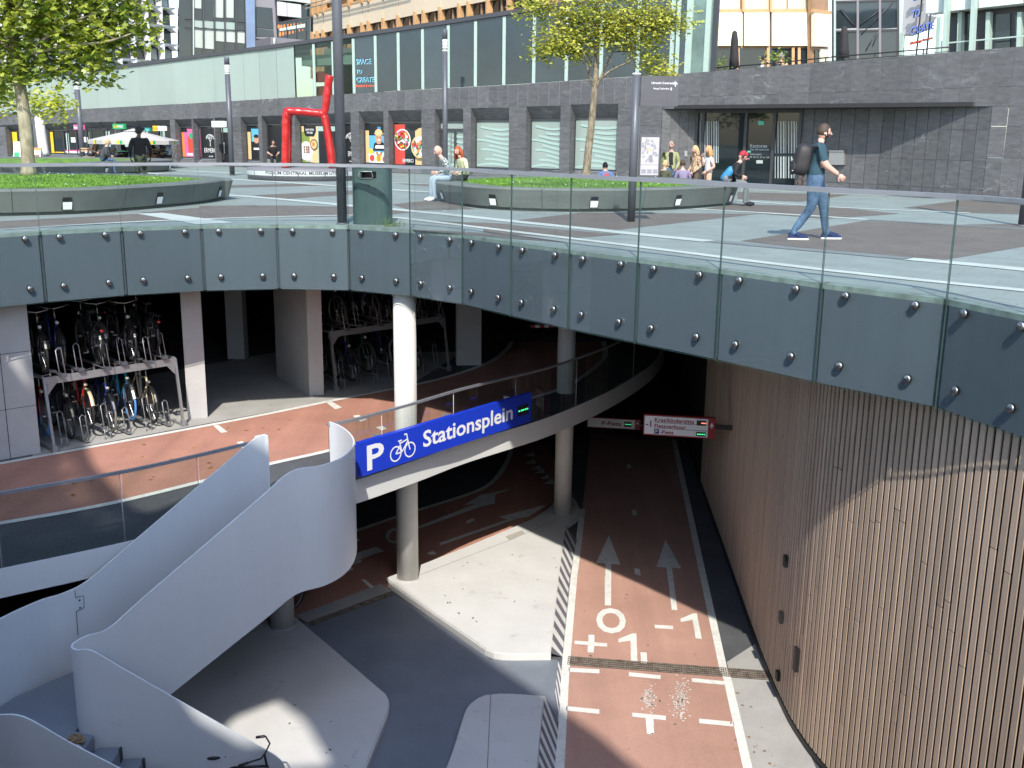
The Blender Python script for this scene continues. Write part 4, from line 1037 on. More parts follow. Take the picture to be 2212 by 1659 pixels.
        f.disc(0.22, 0.62, 0.44, W_); f.disc(0.22, 0.62, 0.39, RD); rb = random.Random(2)
        for k in range(46):
            r, a = 0.36 * math.sqrt(rb.random()), rb.uniform(0, 6.28); f.disc(0.22 + r * math.cos(a) / f.w, 0.62 + r * math.sin(a) / f.h, rb.uniform(0.04, 0.075), rb.choice((W_, W_, PK, YE, GR, BR, RD)), n=6)
        f.disc(0.74, 0.45, 0.46, SA); f.disc(0.76, 0.46, 0.40, W_)
        for k in range(40):
            r, a = 0.36 * math.sqrt(rb.random()), rb.uniform(0, 6.28); f.disc(0.75 + r * math.cos(a) / f.w, 0.47 + r * math.sin(a) / f.h, rb.uniform(0.04, 0.08), rb.choice((OR, OR, RD, BR, SA, GR)), n=6)
        f.text('ERMERCI', 0.45, 0.06, 0.2, W_, width=f.w * 0.30, bold=0.0)
    if kind in ('mint', 'mint_door'):
        for k in range(9):
            v = 0.02 + k * 0.11
            pts = []; st_ = (k * 7 % 5) / 5 * 0.5
            for q in range(9):
                u = st_ + (1 - st_) * q / 8; pts.append((u, v + 0.05 * math.sin(u * 4 + k * 0.3)))
            w = 0.026
            f.poly([(min(u, 1), min(vv + w, 1)) for u, vv in pts] + [(min(u, 1), max(vv - w, 0)) for u, vv in pts[::-1]], M2)
    if f.mb.v: f.mb.build('poster' if not kind.startswith('mint') else 'film', INKS, fr)
    if kind == 'mint_door':
        for u in (0.0, 0.42, 0.9): szbox(MB(), FI, s0 + 0.06 + (s1 - s0) * u, s0 + 0.16 + (s1 - s0) * u, zb, zb + (zt - zb) * 0.83, 0.02, 0.07).build('door_frame', M_frame, pod)
        szbox(MB(), FI, s0, s1, zb + (zt - zb) * 0.83, zb + (zt - zb) * 0.88, 0.02, 0.075).build('transom', M_frame, pod)
        szbox(MB(), FI, s0 + (s1 - s0) * 0.36, s0 + (s1 - s0) * 0.38, 0.5, 1.6, 0.07, 0.11).build('door_handle', M_galv, pod)

# ---- recess with the office entrance
zr = FA.hit(1780, 233)[1]
sA, sB = s_end, s_rec1; sa = FR.hit(1505, 300)[0]; sg = FR.hit(1728, 300)[0]; sb = FR.hit(1901, 330)[0]
s = sA
def zrow(sx): return zr + (interp(T_top, sx) - zr) * 0.34
while s < FA.len - 0.3:
    s1 = s + 0.47
    z1a, z1b = interp(T_top, s), interp(T_top, s1)
    szbox(MB(), FA, s + 0.011, s1 - 0.011, zrow(s), 0, -0.03, 0.0, 0, (z1a, z1b)).build('stone_slab', M_stone, pod)
    szbox(MB(), FA, s + 0.011, s1 - 0.011, zr, 0, -0.03, 0.0, 0, (zrow(s) - 0.012, zrow(s1) - 0.012)).build('stone_slab', M_stone, pod)
    if s1 > sB + 0.3:
        a = max(s, sB)
        for z0, z1 in ((0, 1.15), (1.15, 2.0), (2.0, zr)):
            szbox(MB(), FA, a + 0.011, s1 - 0.011, z0 + 0.006, z1 - 0.006, -0.03, 0.0).build('stone_slab', M_stone, pod)
    s = s1
jb = MB()
ss = sA
while ss < FA.len - 0.2:
    s2 = min(ss + 0.47, FA.len - 0.1); szbox(jb, FA, ss, s2, zr + 0.005, 0, -0.5, -0.018, 0, (interp(T_top, ss) - 0.01, interp(T_top, s2) - 0.01))
    if ss > sB: szbox(jb, FA, ss, s2, 0, zr, -0.5, -0.018)
    ss = s2
jb.build('joint_bed', M_joint, pod)
class Pl(Wall): pass
p0, p1 = FA.at(sA, 0), FR.at(sa, 0); WL_ = Wall([(p0.x, p0.y), (p1.x, p1.y)])
p2, p3 = FR.at(sb, 0), FA.at(sB, 0); WR_ = Wall([(p2.x, p2.y), (p3.x, p3.y)])
BK_ = Wall([tuple(FR.at(sg, 0).xy), (p2.x, p2.y)])
for w_, nc in ((WL_, 4), (BK_, 6), (WR_, 9)):
    for c in range(nc):
        for z0, z1 in ((0, 0.25), (0.25, 1.05), (1.05, 1.9), (1.9, zr)):
            szbox(MB(), w_, w_.len * c / nc + 0.011, w_.len * (c + 1) / nc - 0.011, z0 + 0.005, z1 - 0.005, -0.03, 0.0).build('stone_slab', M_stone, pod)
    szbox(MB(), w_, 0, w_.len, 0, zr, -0.06, -0.018).build('joint_bed', M_stone, pod)
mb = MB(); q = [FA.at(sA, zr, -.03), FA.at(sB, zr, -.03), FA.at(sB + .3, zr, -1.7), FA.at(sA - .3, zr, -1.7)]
mb.hexa(q, [v + Vector((0, 0, 0.12)) for v in q]); mb.build('soffit', M_dark, pod)  # underside coloured near black to match the shade in the recess
mb = MB()
gx = [1505, 1519, 1611, 1672, 1728]
gs = [FR.hit(x, 300)[0] for x in gx]
for s_ in gs: szbox(mb, FR, s_ - 0.05, s_ + 0.05, 0, zr, 0.0, 0.07)
szbox(mb, FR, gs[0], gs[-1], zr - 0.12, zr, -0.02, 0.06); szbox(mb, FR, gs[0], gs[-1], 0, 0.10, -0.02, 0.06)
ent = mb.build('entrance_frame', M_frame, pod)
for a, b in zip(gs, gs[1:]):
    szbox(MB(), FR, a + 0.05, b - 0.05, 0.1, zr - 0.12, -0.05, 0.0).build('pane', M_darkpane, ent)
I_pg, I_g2, I_sg = ink('pale_grey', (0.40, 0.44, 0.43)), ink('grey', (0.25, 0.28, 0.28)), ink('sign_green', (0.10, 0.50, 0.36))
for x0, x1, y0, y1 in ((1512, 1556, 262, 352), (1674, 1726, 262, 331), (1674, 1726, 338, 385)):
    n = 9
    for k in range(n):
        xa = x0 + (x1 - x0) * k / n; w = (x1 - x0) / n * (0.25 + 0.35 * ((k * 5) % 4) / 3)
        q = [FR.hit(xa, y0), FR.hit(xa + w, y0), FR.hit(xa + w, y1), FR.hit(xa, y1)]
        MB().flat([FR.at(s_, z_, 0.006) for s_, z_ in q]).build('film_stripe', I_pg, ent)
def wtext(wall, t, x0, y0, x1, mi, mbx, off, bold=0.0):
    a = wall.hit(x0, y0); b = wall.hit(x1, y0); w = b[0] - a[0]
    vs, fs, ww = text2d(t, 1.0, 'LEFT', 1.0, bold); k = w / ww
    mbx.add([wall.at(a[0] + v[0] * k, a[1] + v[1] * k, off) for v in vs], fs, mi)
for t_, y_, x1_, m_ in (('Kantoren', 318.5, 1657, I_pg), ('Van Duvenborch', 324.5, 1661, I_pg), ('Stationsplein', 334.5, 1645, I_g2), ('89, 90, 91, 97 en 109', 341, 1662, I_g2)):
    mb = MB(); wtext(FR, t_, 1620, y_, x1_, 0, mb, 0.008, 0.012); mb.build('lettering', m_, ent)
for x0, x1, y0, y1, m_ in ((1615, 1622, 325.5, 329.5, I_sg), (1634, 1648, 346, 353, I_pg), (1638, 1650, 261, 270, I_sg), (1611, 1619, 342, 344, I_pg), (1599, 1606, 342, 344, I_pg)):
    q = [FR.hit(x0, y0), FR.hit(x1, y0), FR.hit(x1, y1), FR.hit(x0, y1)]; MB().flat([FR.at(s_, z_, 0.007) for s_, z_ in q]).build('sticker', m_, ent)
mb = MB(); trace(mb, BK_, [(1776, 327), (1826, 327), (1826, 356), (1776, 356)], 0.0, 0.11); lb = mb.build('letter_box', mat('brushed_grey', (0.36, 0.36, 0.35), 0.4, metal=0.5, var=0.05), pod)
mb = MB(); trace(mb, BK_, [(1775, 325), (1827, 325), (1827, 327.5), (1775, 327.5)], 0.0, 0.14); trace(mb, BK_, [(1789, 332), (1793, 332), (1793, 333), (1789, 333)], 0.1, 0.115); trace(mb, BK_, [(1806, 332), (1810, 332), (1810, 333), (1806, 333)], 0.1, 0.115); mb.build('lid', M_galv, lb)
mb = MB(); trace(mb, WL_, [(1478, 326), (1484, 326), (1484, 338), (1478, 338)], 0.0, 0.04); mb.build('intercom', M_galv, pod)

# ---- strip of glass panels on top of the podium
JX = [-140, -100, -60, -28, 0, 24, 46, 68, 90, 112, 133, 153, 172, 192, 212, 232, 254, 276, 300, 324, 350, 377, 404, 434, 463, 495, 527, 561, 598, 636, 675, 716, 760, 807, 856, 908, 963, 1021, 1082, 1146, 1216, 1290, 1368, 1452]
for i, (xa, xb) in enumerate(zip(JX, JX[1:])):
    a, b = S_(xa, 220), S_(xb, 200)
    za, zb_ = interp(T_top, a), interp(T_top, b); ta, tb = interp(T_gtop, a), interp(T_gtop, b)
    opaque = xb <= 636; mid = 636 <= xa < 760  # left panels are opaque mint enamel
    mb = MB(); mb.hexa([FA.at(a + 0.02, za + 0.01, -0.06), FA.at(b - 0.02, zb_ + 0.01, -0.06), FA.at(b - 0.02, tb, -0.06), FA.at(a + 0.02, ta, -0.06)], [FA.at(a + 0.02, za + 0.01, -0.09), FA.at(b - 0.02, zb_ + 0.01, -0.09), FA.at(b - 0.02, tb, -0.09), FA.at(a + 0.02, ta, -0.09)])
    mb.build('glass_panel', M_mint if opaque else (G_smoke if mid else M_bluepane), pod)
    mb = MB(); szbox(mb, FA, b - 0.02, b + 0.02, zb_, tb, -0.12, -0.07); mb.build('mullion', M_frame, pod)
    if not opaque:
        mb = MB(); szbox(mb, FA, b + 0.03, b + 0.17, zb_ + 0.01, tb - 0.03, -0.058, -0.03); mb.build('fin', M_postmint, pod)
mb = MB(); ss = S_(-200)
while ss < S_(1452, 150):
    s2 = min(ss + 3, S_(1452, 150)); a, b = interp(T_gtop, ss), interp(T_gtop, s2)
    mb.hexa([FA.at(ss, a, 0.02), FA.at(s2, b, 0.02), FA.at(s2, b + 0.16, 0.02), FA.at(ss, a + 0.16, 0.02)], [FA.at(ss, a, -1.5), FA.at(s2, b, -1.5), FA.at(s2, b + 0.16, -1.5), FA.at(ss, a + 0.16, -1.5)]); ss = s2
mb.build('roof_edge', mat('dark_roof_trim', (0.055, 0.055, 0.062), 0.5), pod)
# room seen through three clear panels
a, b = S_(636, 200), S_(762, 200); z0, z1 = interp(T_top, a), interp(T_gtop, a)
mb = MB(); szbox(mb, FA, a, b, z0, z1, -2.0, -1.9); mb.build('room_wall', mat('room_wall', (0.20, 0.25, 0.22), 0.8), pod)
mb = MB(); szbox(mb, FA, a, b, z0 + (z1 - z0) * 0.62, z0 + (z1 - z0) * 0.82, -1.2, -0.5); mb.build('ceiling_beam', I_mint, pod)
mb = MB(); trace(mb, FA, [(653, 160), (668, 152), (700, 166), (712, 172), (655, 176)], -1.0, -0.6); trace(mb, FA, [(655, 185), (700, 182), (700, 204), (655, 206)], -1.0, -0.8); mb.build('red_furniture', I_red, pod)
# neon lettering on the dark panel
mb = MB()
for t, x0, y0, x1 in (('SPACE', 766, 138, 799), ('TO', 767, 158, 779), ('CREATE', 767, 176.5, 806)):
    wtext(FA, t, x0 + 0.8, y0 + 0.6, x1 + 0.8, 0, mb, -0.056, 0.03); wtext(FA, t, x0, y0, x1, 1, mb, -0.050, 0.0)
wtext(FA, 'Meetings & more', 767, 188, 806, 2, mb, -0.05, 0.02)
mb.build('neon_lettering', [ink('neon_blue', (0.30, 0.72, 0.90)), I_black, ink('neon_red', (0.85, 0.15, 0.06))], pod)
# glazed corner
mb = MB(); zt_ = FA.hit(1500, -40)[1]
for x0, x1, m in ((1453, 1481, M_bluepane), (1492, 1536, mat('pale_interior_glass', (0.16, 0.24, 0.21), 0.05, var=0.5, scale=0.5))):
    szbox(MB(), FA, S_(x0, 120), S_(x1, 120), interp(T_top, S_(x0, 120)), zt_, -0.09, -0.06).build('glass_panel', m, pod)
for x0, x1, m in ((1446, 1454, M_postmint), (1479, 1492, M_postmint), (1520, 1531, M_postmint), (1536, 1546, M_frame)):
    szbox(MB(), FA, S_(x0, 120), S_(x1, 120), interp(T_top, S_(x0, 120)), zt_, -0.1, 0.0).build('post', m, pod)
mb = MB(); wtext(FA, 'LUNCH', 1499, 27, 1518, 0, mb, -0.03, 0.02); wtext(FA, '& DINER', 1497, 50, 1522, 0, mb, -0.03, 0.02); mb.build('window_lettering', [ink('acid', (0.62, 0.68, 0.10))], pod)
# roof deck behind the parapet
mb = MB(); nr = []
for s_ in (S_(1440), S_(1730), S_(2212), FA.len): nr.append(FA.at(s_, interp(T_top, s_) - 0.55, -0.5))
fr_ = [v + Vector((3.5, 14, 0)) for v in nr]
mb.add(nr + fr_, [(i, i + 1, 5 + i, 4 + i) for i in range(3)]); structure(mb.build('roof_terrace', M_pathlight), 'paved roof terrace on top of the stone building')
rl = thing('terrace_railing', 'thin black metal railing along the edge of the roof terrace', 'railing', FA.at(S_(1660, 130), 3.5, -0.3))
pts = [FA.at(*FA.hit(x, y), -0.25) for x, y in ((1503, 148), (1659, 136), (1799, 121), (1900, 113), (2045, 100))]
for k, dz in enumerate((0, -0.12, -0.24)):
    mb = MB(); mb.tube([p + Vector((0, 0, dz)) for p in pts], 0.022 if k == 0 else 0.012, 6); mb.build('rail', M_black, rl)
for x in (1503, 1545, 1590, 1635, 1680, 1725, 1775, 1825, 1880, 1930, 1985, 2040):
    s_ = S_(x, 130); zt2 = None
    for (xa, ya), (xb, yb) in zip(((1503, 148), (1659, 136), (1799, 121), (1900, 113)), ((1659, 136), (1799, 121), (1900, 113), (2045, 100))):
        if xa <= x <= xb: zt2 = FA.hit(x, ya + (yb - ya) * (x - xa) / (xb - xa))[1]
    c = FA.at(s_, 0, -0.25); mb = MB(); mb.tube([(c.x, c.y, interp(T_top, s_) - 0.5), (c.x, c.y, zt2)], 0.02, 6); mb.build('post', M_black, rl)

# ------------------------------------------------------------------ buildings behind
def plane(x0, y0, x1, y1):   # (pixel column, distance) pairs -> wall
    a, b = DY(x0, 292, y0), DY(x1, 292, y1); return Wall([(a.x, a.y), (b.x, b.y)])
def panel(wall, name, m, pix, o0, o1, par):
    mb = MB(); trace(mb, wall, pix, o0, o1); return mb.build(name, m, par)
# cream pavilion on the terrace
wc = plane(1545, 40, 1757, 40.4); wd = plane(1757, 40.4, 1796, 41.5)
b1 = thing('cream_building', 'cream panelled building with orange frames on the roof terrace', 'building', (*wc.at(3, 0).xy, 3))
panel(wc, 'wall', M_wood, [(1546, -60), (1757, -60), (1757, 175), (1546, 175)], -1.0, -0.12, b1); panel(wd, 'wall', M_wood, [(1763, -60), (1796, -55), (1796, 175), (1759, 175)], -0.3, -0.12, b1)
for x0, x1 in ((1547, 1603), (1606, 1661), (1666, 1755)): panel(wc, 'cladding_panel', M_paleyellow, [(x0, 28), (x1, 27), (x1, 99), (x0, 99)], -0.1, 0.06, b1)
panel(wd, 'cladding_panel', M_paleyellow, [(1758, 28), (1789, 31), (1790, 101), (1758, 100)], -0.1, 0.05, b1)
for x0, x1 in ((1547, 1600), (1608, 1700), (1703, 1750)): panel(wc, 'upper_panel', M_cream, [(x0, -58), (x1, -58), (x1, 20), (x0, 20)], -0.3, -0.06, b1)
panel(wc, 'floor_band', M_orange, [(1546, 20), (1757, 19), (1757, 27), (1546, 28)], -0.1, 0.02, b1); panel(wd, 'floor_band', M_orange, [(1757, 19), (1795, 24), (1795, 31), (1757, 27)], -0.1, 0.02, b1)
for x in (1604, 1664, 1756): panel(wc, 'post', M_orange, [(x - 2.5, -58), (x + 2.5, -58), (x + 2.5, 26), (x - 2.5, 26)], -0.05, 0.12, b1)
for x0, x1 in ((1543, 1592), (1598, 1655), (1665, 1712), (1716, 1724), (1729, 1750)): panel(wc, 'window', M_darkpane, [(x0, 104), (x1, 104), (x1, 172), (x0, 172)], -0.14, -0.09, b1)
for x in (1543, 1595, 1660, 1714, 1727, 1754): panel(wc, 'window_post', M_orange, [(x - 3, 101), (x + 3, 101), (x + 3, 172), (x - 3, 172)], -0.13, -0.02, b1)
panel(wd, 'window', M_darkpane, [(1765, 108), (1785, 109), (1785, 172), (1765, 172)], -0.14, -0.08, b1)
panel(wd, 'end_panel', M_paleyellow, [(1774, 105), (1789, 106), (1789, 172), (1774, 172)], -0.13, -0.02, b1)
# stair tower of glass
wg = plane(1792, 46, 1950, 45)
b2 = thing('glass_stair_tower', 'dark glass building with steel mullions between the cream and the mint building', 'building', (*wg.at(2, 0).xy, 3))
panel(wg, 'core', M_palegrey, [(1796, -60), (1950, -60), (1950, 160), (1796, 160)], -3.0, -2.2, b2)
for x0, x1 in ((1806, 1851), (1855, 1899), (1903, 1938)):
    for y0, y1 in ((-58, -2), (2, 62), (66, 158)): panel(wg, 'pane', M_bluepane if (x0 + y0) % 2 else M_darkpane, [(x0, y0), (x1, y0), (x1, y1 - 2), (x0, y1)], -0.1, -0.04, b2)
for x, m in ((1799, M_frame), (1803, M_postmint), (1853, M_greypanel), (1901, M_greypanel), (1940, M_frame), (1946, M_postmint)): panel(wg, 'mullion', m, [(x - 2.5, -60), (x + 2.5, -60), (x + 2.5, 160), (x - 2.5, 160)], -0.1, 0.05, b2)
for y0, y1 in ((-2, 2), (62, 66)): panel(wg, 'transom', M_frame, [(1800, y0 + 4), (1940, y0), (1940, y1), (1800, y1 + 4)], -0.08, 0.02, b2)
for (a_, b_) in (((1815, 20), (1850, 60)), ((1850, 60), (1905, 18)), ((1860, 75), (1930, 5)), ((1870, 110), (1890, 74)), ((1885, 100), (1900, 60))):
    pa, pb = wg.at(*wg.hit(*a_), 0.012), wg.at(*wg.hit(*b_), 0.012); mb = MB(); mb.tube([pa, pb], 0.022, 6); mb.build('stair_stringer', M_frame, b2)
# mint building
wm = shifted(FA, -2.4)
b3 = thing('mint_building', 'pale mint building with slender columns at the right end of the roof terrace', 'building', (*wm.at(wm.hit(2120, 60)[0], 0).xy, 3))
panel(wm, 'wall', M_frame, [(2035, -60), (2330, -90), (2330, 130), (2035, 140)], -0.9, -0.5, b3)
M_mintwhite = mat('mint_white_cladding', (0.60, 0.68, 0.62), 0.5, var=0.02)
for x0, x1 in ((2002, 2045), (2047, 2113), (2115, 2212), (2214, 2330)):
    f_ = lambda x: 29.5 - (x - 2002) * 0.107
    panel(wm, 'cladding_panel', M_mintwhite, [(x0, -80), (x1, -90), (x1, f_(x1)), (x0, f_(x0))], -0.5, 0.05, b3)
for x0, x1 in ((2061, 2092), (2122, 2170), (2180, 2250), (2260, 2320)): panel(wm, 'window', M_darkpane, [(x0, 30), (x1, 26), (x1, 125), (x0, 130)], -0.5, -0.44, b3)
for x, t in ((2050, 4.5), (2108, 4.5)): panel(wm, 'column', M_postmint, [(x - t + 6, -60), (x + t + 6, -60), (x + t - 3, 118), (x - t - 3, 120)], 0.1, 0.3, b3)
for x in (2067, 2128, 2196, 2255): panel(wm, 'pilaster', M_postmint, [(x - 4, 25), (x + 5, 24), (x + 2, 122), (x - 7, 124)], -0.45, -0.2, b3)
for x0, x1 in ((2048, 2103), (2107, 2330)): panel(wm, 'guard_rail', M_postmint, [(x0, 91.8 - (x0 - 2047) * 0.09), (x1, 91.8 - (x1 - 2047) * 0.09), (x1, 94.6 - (x1 - 2047) * 0.09), (x0, 94.6 - (x0 - 2047) * 0.09)], 0.02, 0.09, b3)
ws = plane(1945, 40.5, 2010, 39.5)
b4 = thing('grey_pavilion', 'pale grey canopy block behind the blue terrace lettering', 'building', (*ws.at(0.5, 0).xy, 3))
panel(ws, 'fascia', M_palegrey, [(1953, -60), (2005, -60), (2004, 34), (1986, 62), (1949, 77)], -0.6, 0.0, b4)
panel(ws, 'window', M_darkpane, [(1949, 80), (2043, 50), (2043, 140), (1949, 145)], -2.6, -2.5, b4)
panel(ws, 'post', M_postmint, [(1946, 72), (1953, 70), (1949, 125), (1943, 125)], -0.1, 0.05, b4); panel(ws, 'post', M_postmint, [(2025, 38), (2033, 36), (2029, 118), (2021, 120)], -0.1, 0.05, b4)
sg_ = thing('terrace_lettering', 'upright blue outline letters with a red script line on the roof terrace', 'sign', (*ws.at(1.0, 0.4).xy, 3.4))
for t, x0, y0, x1, m in (('SPACE', 1982, 4, 2014, 0), ('TO', 1979, 41, 1997, 0), ('CREATE', 1977, 77, 2024, 0), ('Meetings & more', 1976, 98, 2022, 1)):
    mb = MB(); a, b = ws.hit(x0, y0), ws.hit(x1, y0); vs, fs, ww = text2d(t, 1.0, 'LEFT', 1.0, 0.01); k = (b[0] - a[0]) / ww; kz = k * (1.5 if m == 0 else 1.2); n = len(vs)
    sl = 0.18
    fr1 = [ws.at(a[0] + v[0] * k, a[1] + v[1] * kz + v[0] * k * sl, 0.32) for v in vs]; fr0 = [ws.at(a[0] + v[0] * k, a[1] + v[1] * kz + v[0] * k * sl, 0.24) for v in vs]
    mb.add(fr1, fs, 0); mb.add(fr0, [f[::-1] for f in fs], 1)
    cu = {}
    for f in fs:
        for i in range(len(f)):
            e = (f[i], f[(i + 1) % len(f)]); cu[e] = cu.get(e, 0) + 1
    for (i, j) in [e for e in cu if (e[1], e[0]) not in cu]: mb.add([fr1[i], fr1[j], fr0[j], fr0[i]], [(0, 1, 2, 3)], 1)
    mb.build('letters', [ink('letter_blue', (0.18, 0.26, 0.72)) if m == 0 else ink('letter_red', (0.80, 0.12, 0.05)), I_black], sg_)
mb = MB()
for x in (1990, 2012):
    c = ws.at(ws.hit(x, 80)[0], 0, 0.2); mb.tube([(c.x, c.y, ws.hit(x, 122)[1]), (c.x, c.y, ws.hit(x, -10)[1])], 0.03, 6)
mb.build('frame', M_black, sg_)

# ---- cream and orange building in the middle
d0 = DY(676, 292, 62); wo = Wall([(d0.x, d0.y), (d0.x + 0.54 * 27, d0.y - 0.84 * 27)])
b5 = thing('orange_building', 'cream panelled office building with orange posts rising behind the glass strip', 'building', (*wo.at(8, 0).xy, 0))
def lineat(p, q, x): return p[1] + (q[1] - p[1]) * (x - p[0]) / (q[0] - p[0])
PB, PT = ((676.3, 74.8), (812, 48.5)), ((675.7, 31.5), (812, -4))
sx = [wo.hit(x, 40)[0] for x in (676, 1140)]
panel(wo, 'wall', M_wood, [(676, -160), (1150, -320), (1150, 110), (676, 160)], -1.5, -0.25, b5)
px = [676, 686.5, 699, 723, 755, 783, 797, 829, 861, 898, 916, 952, 993, 1013, 1055, 1100, 1150]
for i, (xa, xb) in enumerate(zip(px, px[1:])):
    zb_ = lambda x: lineat(*PB, x); zt_2 = lambda x: lineat(*PT, x)
    panel(wo, 'cladding_panel', M_cream, [(xa + 0.6, zt_2(xa)), (xb - 0.6, zt_2(xb)), (xb - 0.6, zb_(xb)), (xa + 0.6, zb_(xa))], -0.2, 0.0, b5)
    panel(wo, 'upper_cladding', M_cream, [(xa + 0.6, zt_2(xa) - 80), (xb - 0.6, zt_2(xb) - 84), (xb - 0.6, zt_2(xb) - 22), (xa + 0.6, zt_2(xa) - 20)], -0.3, -0.05, b5)
    panel(wo, 'window', M_darkpane, [(xa + 2, zb_(xa) + 2), (xb - 2, zb_(xb) + 2), (xb - 2, zb_(xb) + 90), (xa + 2, zb_(xa) + 90)], -0.24, -0.18, b5)
    for w_ in ((xa + xb) / 2,): panel(wo, 'window_post', M_wood, [(w_ - 1.2, zb_(w_) + 2), (w_ + 1.2, zb_(w_) + 2), (w_ + 1.2, zb_(w_) + 90), (w_ - 1.2, zb_(w_) + 90)], -0.2, -0.12, b5)
    panel(wo, 'post', M_orange, [(xa - 1.8, zb_(xa) - 6), (xa + 1.8, zb_(xa) - 6), (xa + 1.8, zb_(xa) + 95), (xa - 1.8, zb_(xa) + 95)], -0.18, 0.10, b5)
    panel(wo, 'upper_post', M_orange, [(xa - 1.8, zt_2(xa) - 60), (xa + 1.8, zt_2(xa) - 60), (xa + 1.8, zt_2(xa) + 4), (xa - 1.8, zt_2(xa) + 4)], -0.18, 0.10, b5)
panel(wo, 'floor_band', M_orange, [(676, 26), (1150, -98), (1150, -90), (676, 31)], -0.2, 0.02, b5)
mb = MB()
for k in (0, 1): mb.tube([wo.at(*wo.hit(674, 20 - 8 * k), 0.4), wo.at(*wo.hit(900, -38 - 10 * k), 0.4)], 0.04, 6)
mb.build('handrail', M_cream, b5)
# ---- dark office block with the dotted glass
w6 = plane(540, 78, 690, 77)
def z6(p): return (522.2 + p[0] * 0.13117, p[1] * 0.13117)
b6 = thing('dark_office_block', 'dark office block with a glass front dotted in orange beside the orange building', 'building', (*w6.at(4, 0).xy, 0))
def p6(name, m, pts, o0, o1, par=None): return panel(w6, name, m, [z6(p) for p in pts], o0, o1, par or b6)
p6('core', M_frame, [(60, -300), (1300, -300), (1300, 900), (60, 900)], -3, -1.2)
p6('blue_panel', mat('blue_reflective_panel', (0.16, 0.22, 0.34), 0.15, var=0.2, scale=0.4), [(85, -250), (240, -250), (250, 820), (110, 820)], -1, 0.3)
p6('bay', M_greypanel, [(232, -250), (530, -250), (590, 640), (252, 640)], -1, 0.1)
p6('bay_window', M_darkpane, [(250, 112), (512, 138), (530, 478), (245, 450)], 0.1, 0.16); p6('bay_window', M_bluepane, [(250, 470), (530, 500), (540, 600), (255, 600)], 0.1, 0.15)
for q in ([(570, 15), (730, 42), (735, 268), (575, 250)], [(738, 42), (965, 72), (970, 292), (742, 268)]): p6('grey_panel', M_palegrey, q, -1, -0.1)
for q in ([(560, -250), (860, -250), (860, 20), (560, -4)], [(864, -250), (1165, -250), (1165, 64), (864, 22)]): p6('pale_panel', M_blind, q, -1, 0.0)
for q in ([(975, 80), (1065, 92), (1065, 285), (975, 292)], [(1085, 96), (1165, 105), (1165, 275), (1085, 283)]): p6('window', M_darkpane, q, -1, -0.2)
p6('dotted_front', M_darkpane, [(636, 400), (1165, 310), (1165, 680), (645, 640)], -1, 0.5)
p6('front_cap', M_frame, [(628, 385), (1165, 283), (1165, 310), (632, 402)], -1, 0.55)
mb = MB()
w_ = [(670, 482), (1095, 400), (1095, 458), (670, 522)]; mb.flat([w6.at(*w6.hit(*z6(p)), 0.506) for p in w_], 1)
for k, (x, y) in enumerate([(655, 450), (700, 450), (750, 440), (805, 430), (857, 425), (910, 412), (965, 405), (1020, 395)]):
    rx, ry = 19 - 1.9 * k, 36 - 3.6 * k; mb.flat([w6.at(*w6.hit(*z6((x + rx * math.cos(a * .628), y + ry * math.sin(a * .628)))), 0.51) for a in range(10)], 0)
for k, (x, y) in enumerate([(680, 575), (730, 565), (782, 558), (835, 550), (888, 540), (940, 525), (995, 512), (1050, 505), (1105, 495)]):
    rx, ry = 19 - 1.7 * k, 38 - 3.0 * k; mb.flat([w6.at(*w6.hit(*z6((x + rx * math.cos(a * .628), y + ry * math.sin(a * .628)))), 0.512) for a in range(10)], 0)
mb.build('orange_dots', [I_orange, I_mint], b6)
for x in (790, 945, 1100): p6('mullion', M_frame, [(x - 7, 370), (x + 7, 367), (x + 9, 660), (x - 5, 660)], 0.5, 0.56)
w7 = plane(545, 66, 690, 63)
b7 = thing('plant_room', 'low dark grey roof box standing on the glass strip in front of the dotted glass', 'building', (*w7.at(2, 0).xy, 5))
panel(w7, 'shell', M_greypanel, [z6(p) for p in ((475, 607), (1190, 672), (1190, 800), (480, 800))], -3, 0, b7); panel(w7, 'side', mat('dark_purple_metal', (0.105, 0.10, 0.112), 0.5), [z6(p) for p in ((220, 665), (474, 607), (478, 800), (220, 830))], -3, -0.02, b7)
mb = MB(); mb.tube([w7.at(*w7.hit(*z6((572, 755))), 0.15), w7.at(*w7.hit(*z6((566, 632))), 0.15)], 0.06, 8); mb.build('flue', M_white_steel, b7)
# ---- glass office with blinds
w8 = plane(385, 118, 560, 121)
def z7(p): return (174 + p[0] * 0.17314, p[1] * 0.17314)
b8 = thing('glass_office', 'dark glass office block with pale blinds next to the white lattice tower', 'building', (*w8.at(4, 0).xy, 0))
def p8(name, m, pts, o0, o1): return panel(w8, name, m, [z7(p) for p in pts], o0, o1, b8)
p8('glazing', M_darkpane, [(1230, -400), (2140, -400), (2140, 900), (1230, 900)], -4, -0.3)
for q in ([(1395, -300), (1508, -300), (1508, 105), (1395, 95)], [(1662, -300), (1782, -300), (1782, 220), (1662, 212)], [(1800, -300), (1912, -300), (1912, 222), (1800, 215)], [(1415, 340), (1532, 345), (1534, 600), (1420, 588)], [(1545, 346), (1665, 356), (1668, 612), (1550, 602)], [(1682, 360), (1796, 368), (1798, 518), (1684, 508)], [(1815, 370), (1928, 378), (1930, 528), (1818, 520)], [(1960, 380), (2050, 390), (2050, 540), (1960, 530)]):
    p8('blind', M_blind, q, -0.3, -0.2)
for xa, xb in ((1400, 1522), (1540, 1660), (1675, 1792), (1810, 1925)): p8('spandrel', M_mint, [(xa, 238 + (xa - 1400) * 0.06), (xb, 245 + (xb - 1400) * 0.06), (xb, 338 + (xb - 1400) * 0.08), (xa, 330 + (xa - 1400) * 0.08)], -0.3, -0.12)
